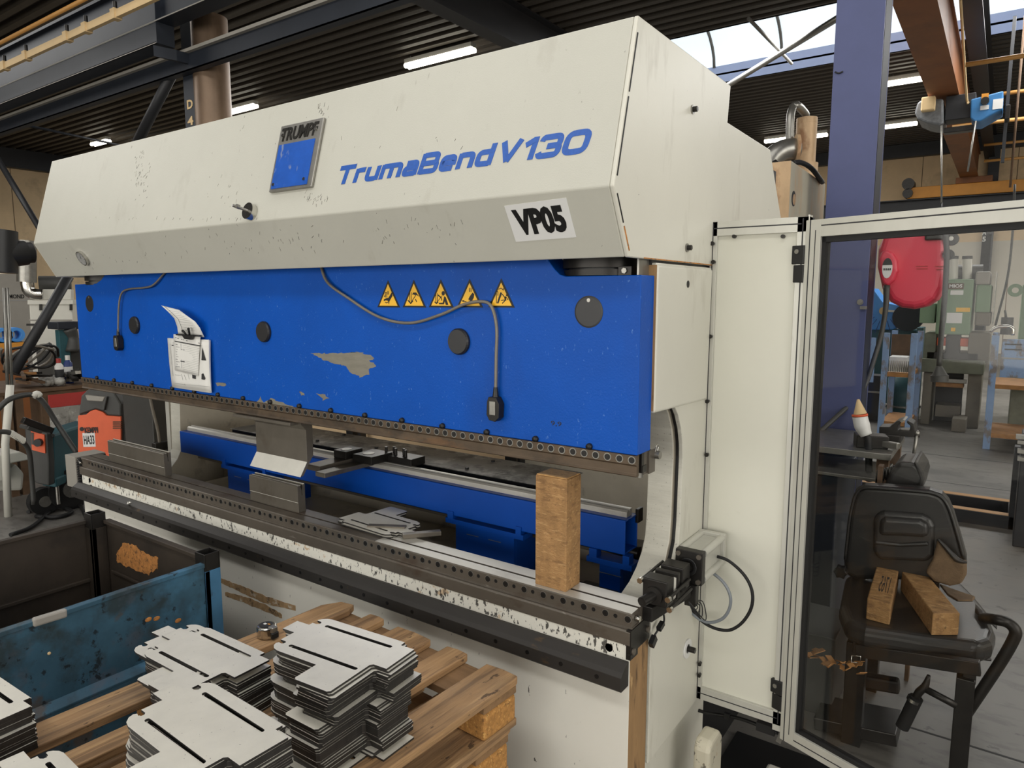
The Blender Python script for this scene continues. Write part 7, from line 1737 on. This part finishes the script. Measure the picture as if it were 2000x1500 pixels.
# sky blue shear
Y = 12.3
P = [at(*p, Y=Y) for p in ((1697, 564), (1705, 563), (1724, 590), (1793, 604), (1792, 608), (1744, 644), (1697, 644))]
t = thing('blue_shear', 'bright blue machine with radial vents partly hidden by the red hose reel', 'machine', (at(1740, 620, Y=Y).x, Y, 0))
sh = part('blue_casing', MB().prism([(p.x, p.z) for p in P], 'y', Y, Y + 0.6, 'skyblue'), t, 0.02)
m = MB(); c = at(1727, 607, Y=Y - 0.005)
for i in range(9):
    a = math.radians(-160 + i * 17.5); m.bar((c.x + 0.16 * math.cos(a), Y - 0.003, c.z + 0.16 * math.sin(a)), (c.x + 0.36 * math.cos(a), Y - 0.003, c.z + 0.36 * math.sin(a)), 0.006, 0.014, 'bottle_blue', (0, 1, 0))
part('radial_vents', m, sh); part('hub', MB().cyl((c.x, Y - 0.1, c.z), (c.x, Y, c.z), 0.06, 'card', n=14).bar((c.x, Y - 0.06, c.z), (c.x + 0.5, Y - 0.06, c.z - 0.02), 0.03, 0.03, 'offwhite'), sh)
c = at(1773, 620, Y=Y - 0.1); part('dark_wheel', MB().cyl((c.x, Y - 0.1, c.z), (c.x, Y + 0.1, c.z), 0.21, 'beam', n=24), t)
q = ry(1700, 645, 1795, 660, Y + 0.1); part('lower_stand', MB().box(q[0], q[1], Y + 0.1, Y + 0.5, 0, q[3], 'teal'), t, 0.01)
q = ry(1785, 640, 1803, 720, 11.6); solo('teal_locker', MB().box(q[0], q[1], 11.6, 12.0, 0, q[3], 'teal'), 'narrow teal locker left of the green press', 'locker', bev=0.006)
# blue drum
c = at(1763, 792, Y=11.3); r_ = (at(1795, 760, Y=11.3).x - at(1731, 760, Y=11.3).x) / 2; z1 = at(1763, 735, Y=11.3).z; z0 = at(1763, 792, Y=11.3).z
t = thing('blue_drum', 'dark blue green drum behind the narrow rack', 'drum', (c.x, 11.3, 0))
part('drum_body', MB().lathe([(0, 0), (r_, 0.01), (r_, z1), (0, z1)], (c.x, 11.3, 0), 'teal', n=28), t); part('drum_hoop', MB().lathe([(r_, z0 - 0.02), (r_ + 0.02, z0 - 0.015), (r_ + 0.02, z0 + 0.01), (r_, z0 + 0.015)], (c.x, 11.3, 0), 'zinc', n=28), t)
q = ry(1690, 735, 1728, 800, 10.9); solo('dark_shelf_unit', MB().box(q[0] - 0.3, q[1], 10.9, 11.2, 0, q[3], 'beam_dark').box(q[0] - 0.3, q[1], 10.88, 10.9, (q[2] + q[3]) / 2, (q[2] + q[3]) / 2 + 0.03, 'zinc'), 'dark shelf unit left of the narrow rack behind the column', 'shelf unit', bev=0.004)
# hanging wire at the back wall
a, b = at(1980, 445, Y=12.5), at(1945, 632, Y=12.5)
solo('hanging_wire', MB().tube([at(1982, 360, Y=12.5), at(1978, 450, Y=12.5), at(1968, 540, Y=12.5), at(1944, 636, Y=12.5)], 0.016, 'charcoal', 6, 5), 'thin dark wire hanging before the pale back wall at the right', 'cable')
# foot switch and rubber mat under the guard panel
solo('rubber_mat', MB().box(-0.76, 0.5, 2.18, 2.66, 0, 0.012, 'rubber'), 'black rubber mat on the floor under the guard panel', 'mat', bev=0.002)
q = list(ry(1352, 1437, 1380, 1494, 2.02)); q[3] -= 0.03
P = [(2.02, 0.0), (2.02, q[3] - 0.03)] + [(2.05 + 0.03 * math.cos(math.radians(a)), q[3] - 0.03 + 0.03 * math.sin(math.radians(a))) for a in (180, 135, 90)] + [(2.12, q[3]), (2.15, q[3] - 0.03), (2.15, 0)]
solo('machine_foot', MB().prism(P, 'x', q[0], q[1] + 0.012, 'foot_paint'), 'rounded cream machine foot on the floor below the side panel', 'machine foot', bev=0.014, seg=3)
a = at(1500, 1488, Z=0.08); b = at(1580, 1496, Z=0.08)
solo('pale_plate', MB().box(a.x, b.x + 0.05, a.y - 0.3, a.y, 0.014, 0.08, 'offwhite'), 'pale worn plate on the floor at the bottom edge below the door', 'plate', bev=0.01)
# ================================================================ light
w = bpy.data.worlds.new('world'); SC.world = w; w.use_nodes = True
w.node_tree.nodes['Background'].inputs['Color'].default_value = srgb(236, 238, 240)
w.node_tree.nodes['Background'].inputs['Strength'].default_value = 0.30
def area(name, loc, look, sx, sy, power, col=(255, 253, 249)):
    l = bpy.data.lights.new(name, 'AREA'); l.shape = 'RECTANGLE'; l.size = sx; l.size_y = sy; l.energy = power
    l.color = srgb(*col)[:3]
    o = bpy.data.objects.new(name, l); COL.objects.link(o); o.location = loc
    d = Vector(look) - Vector(loc); o.rotation_euler = d.to_track_quat('-Z', 'Y').to_euler()
    return o
area('skylight_front', (-1.5, -1.9, 6.35), (-1.8, 1.7, 1.5), 12, 0.9, 310)
area('skylight_right', (6.5, 2.0, 6.0), (-0.5, 2.0, 1.0), 3.0, 6, 200)
area('overhead_fill', (-2.4, 1.5, 6.4), (-2.4, 1.8, 0), 8, 1.4, 170)  # fill lamp added above the press to reach the sheet behind it
area('skylight_back', (-5, 14.5, 6.4), (-5, 14.5, 0), 26, 2.6, 2900)
area('skylight_left', (-12, 2.0, 6.3), (-10, 3.0, 0), 5, 6, 480)
area('front_fill', (-2, -8.6, 2.3), (-2, 2, 1.0), 17, 3.8, 880)  # fill lamp added behind the camera to brighten the fronts from low down
area('right_fill', (8.6, 0.5, 2.9), (0, 1.5, 1.2), 12, 4.2, 600)  # fill lamp added to brighten the faces turned to the right
vs = SC.view_settings
vs.view_transform = 'Standard'; vs.look = 'None'; vs.exposure = -0.5; vs.gamma = 1.0; vs.use_curve_mapping = False
SC.cycles.max_bounces = 8; SC.cycles.diffuse_bounces = 3; SC.cycles.glossy_bounces = 3; SC.cycles.transparent_max_bounces = 8
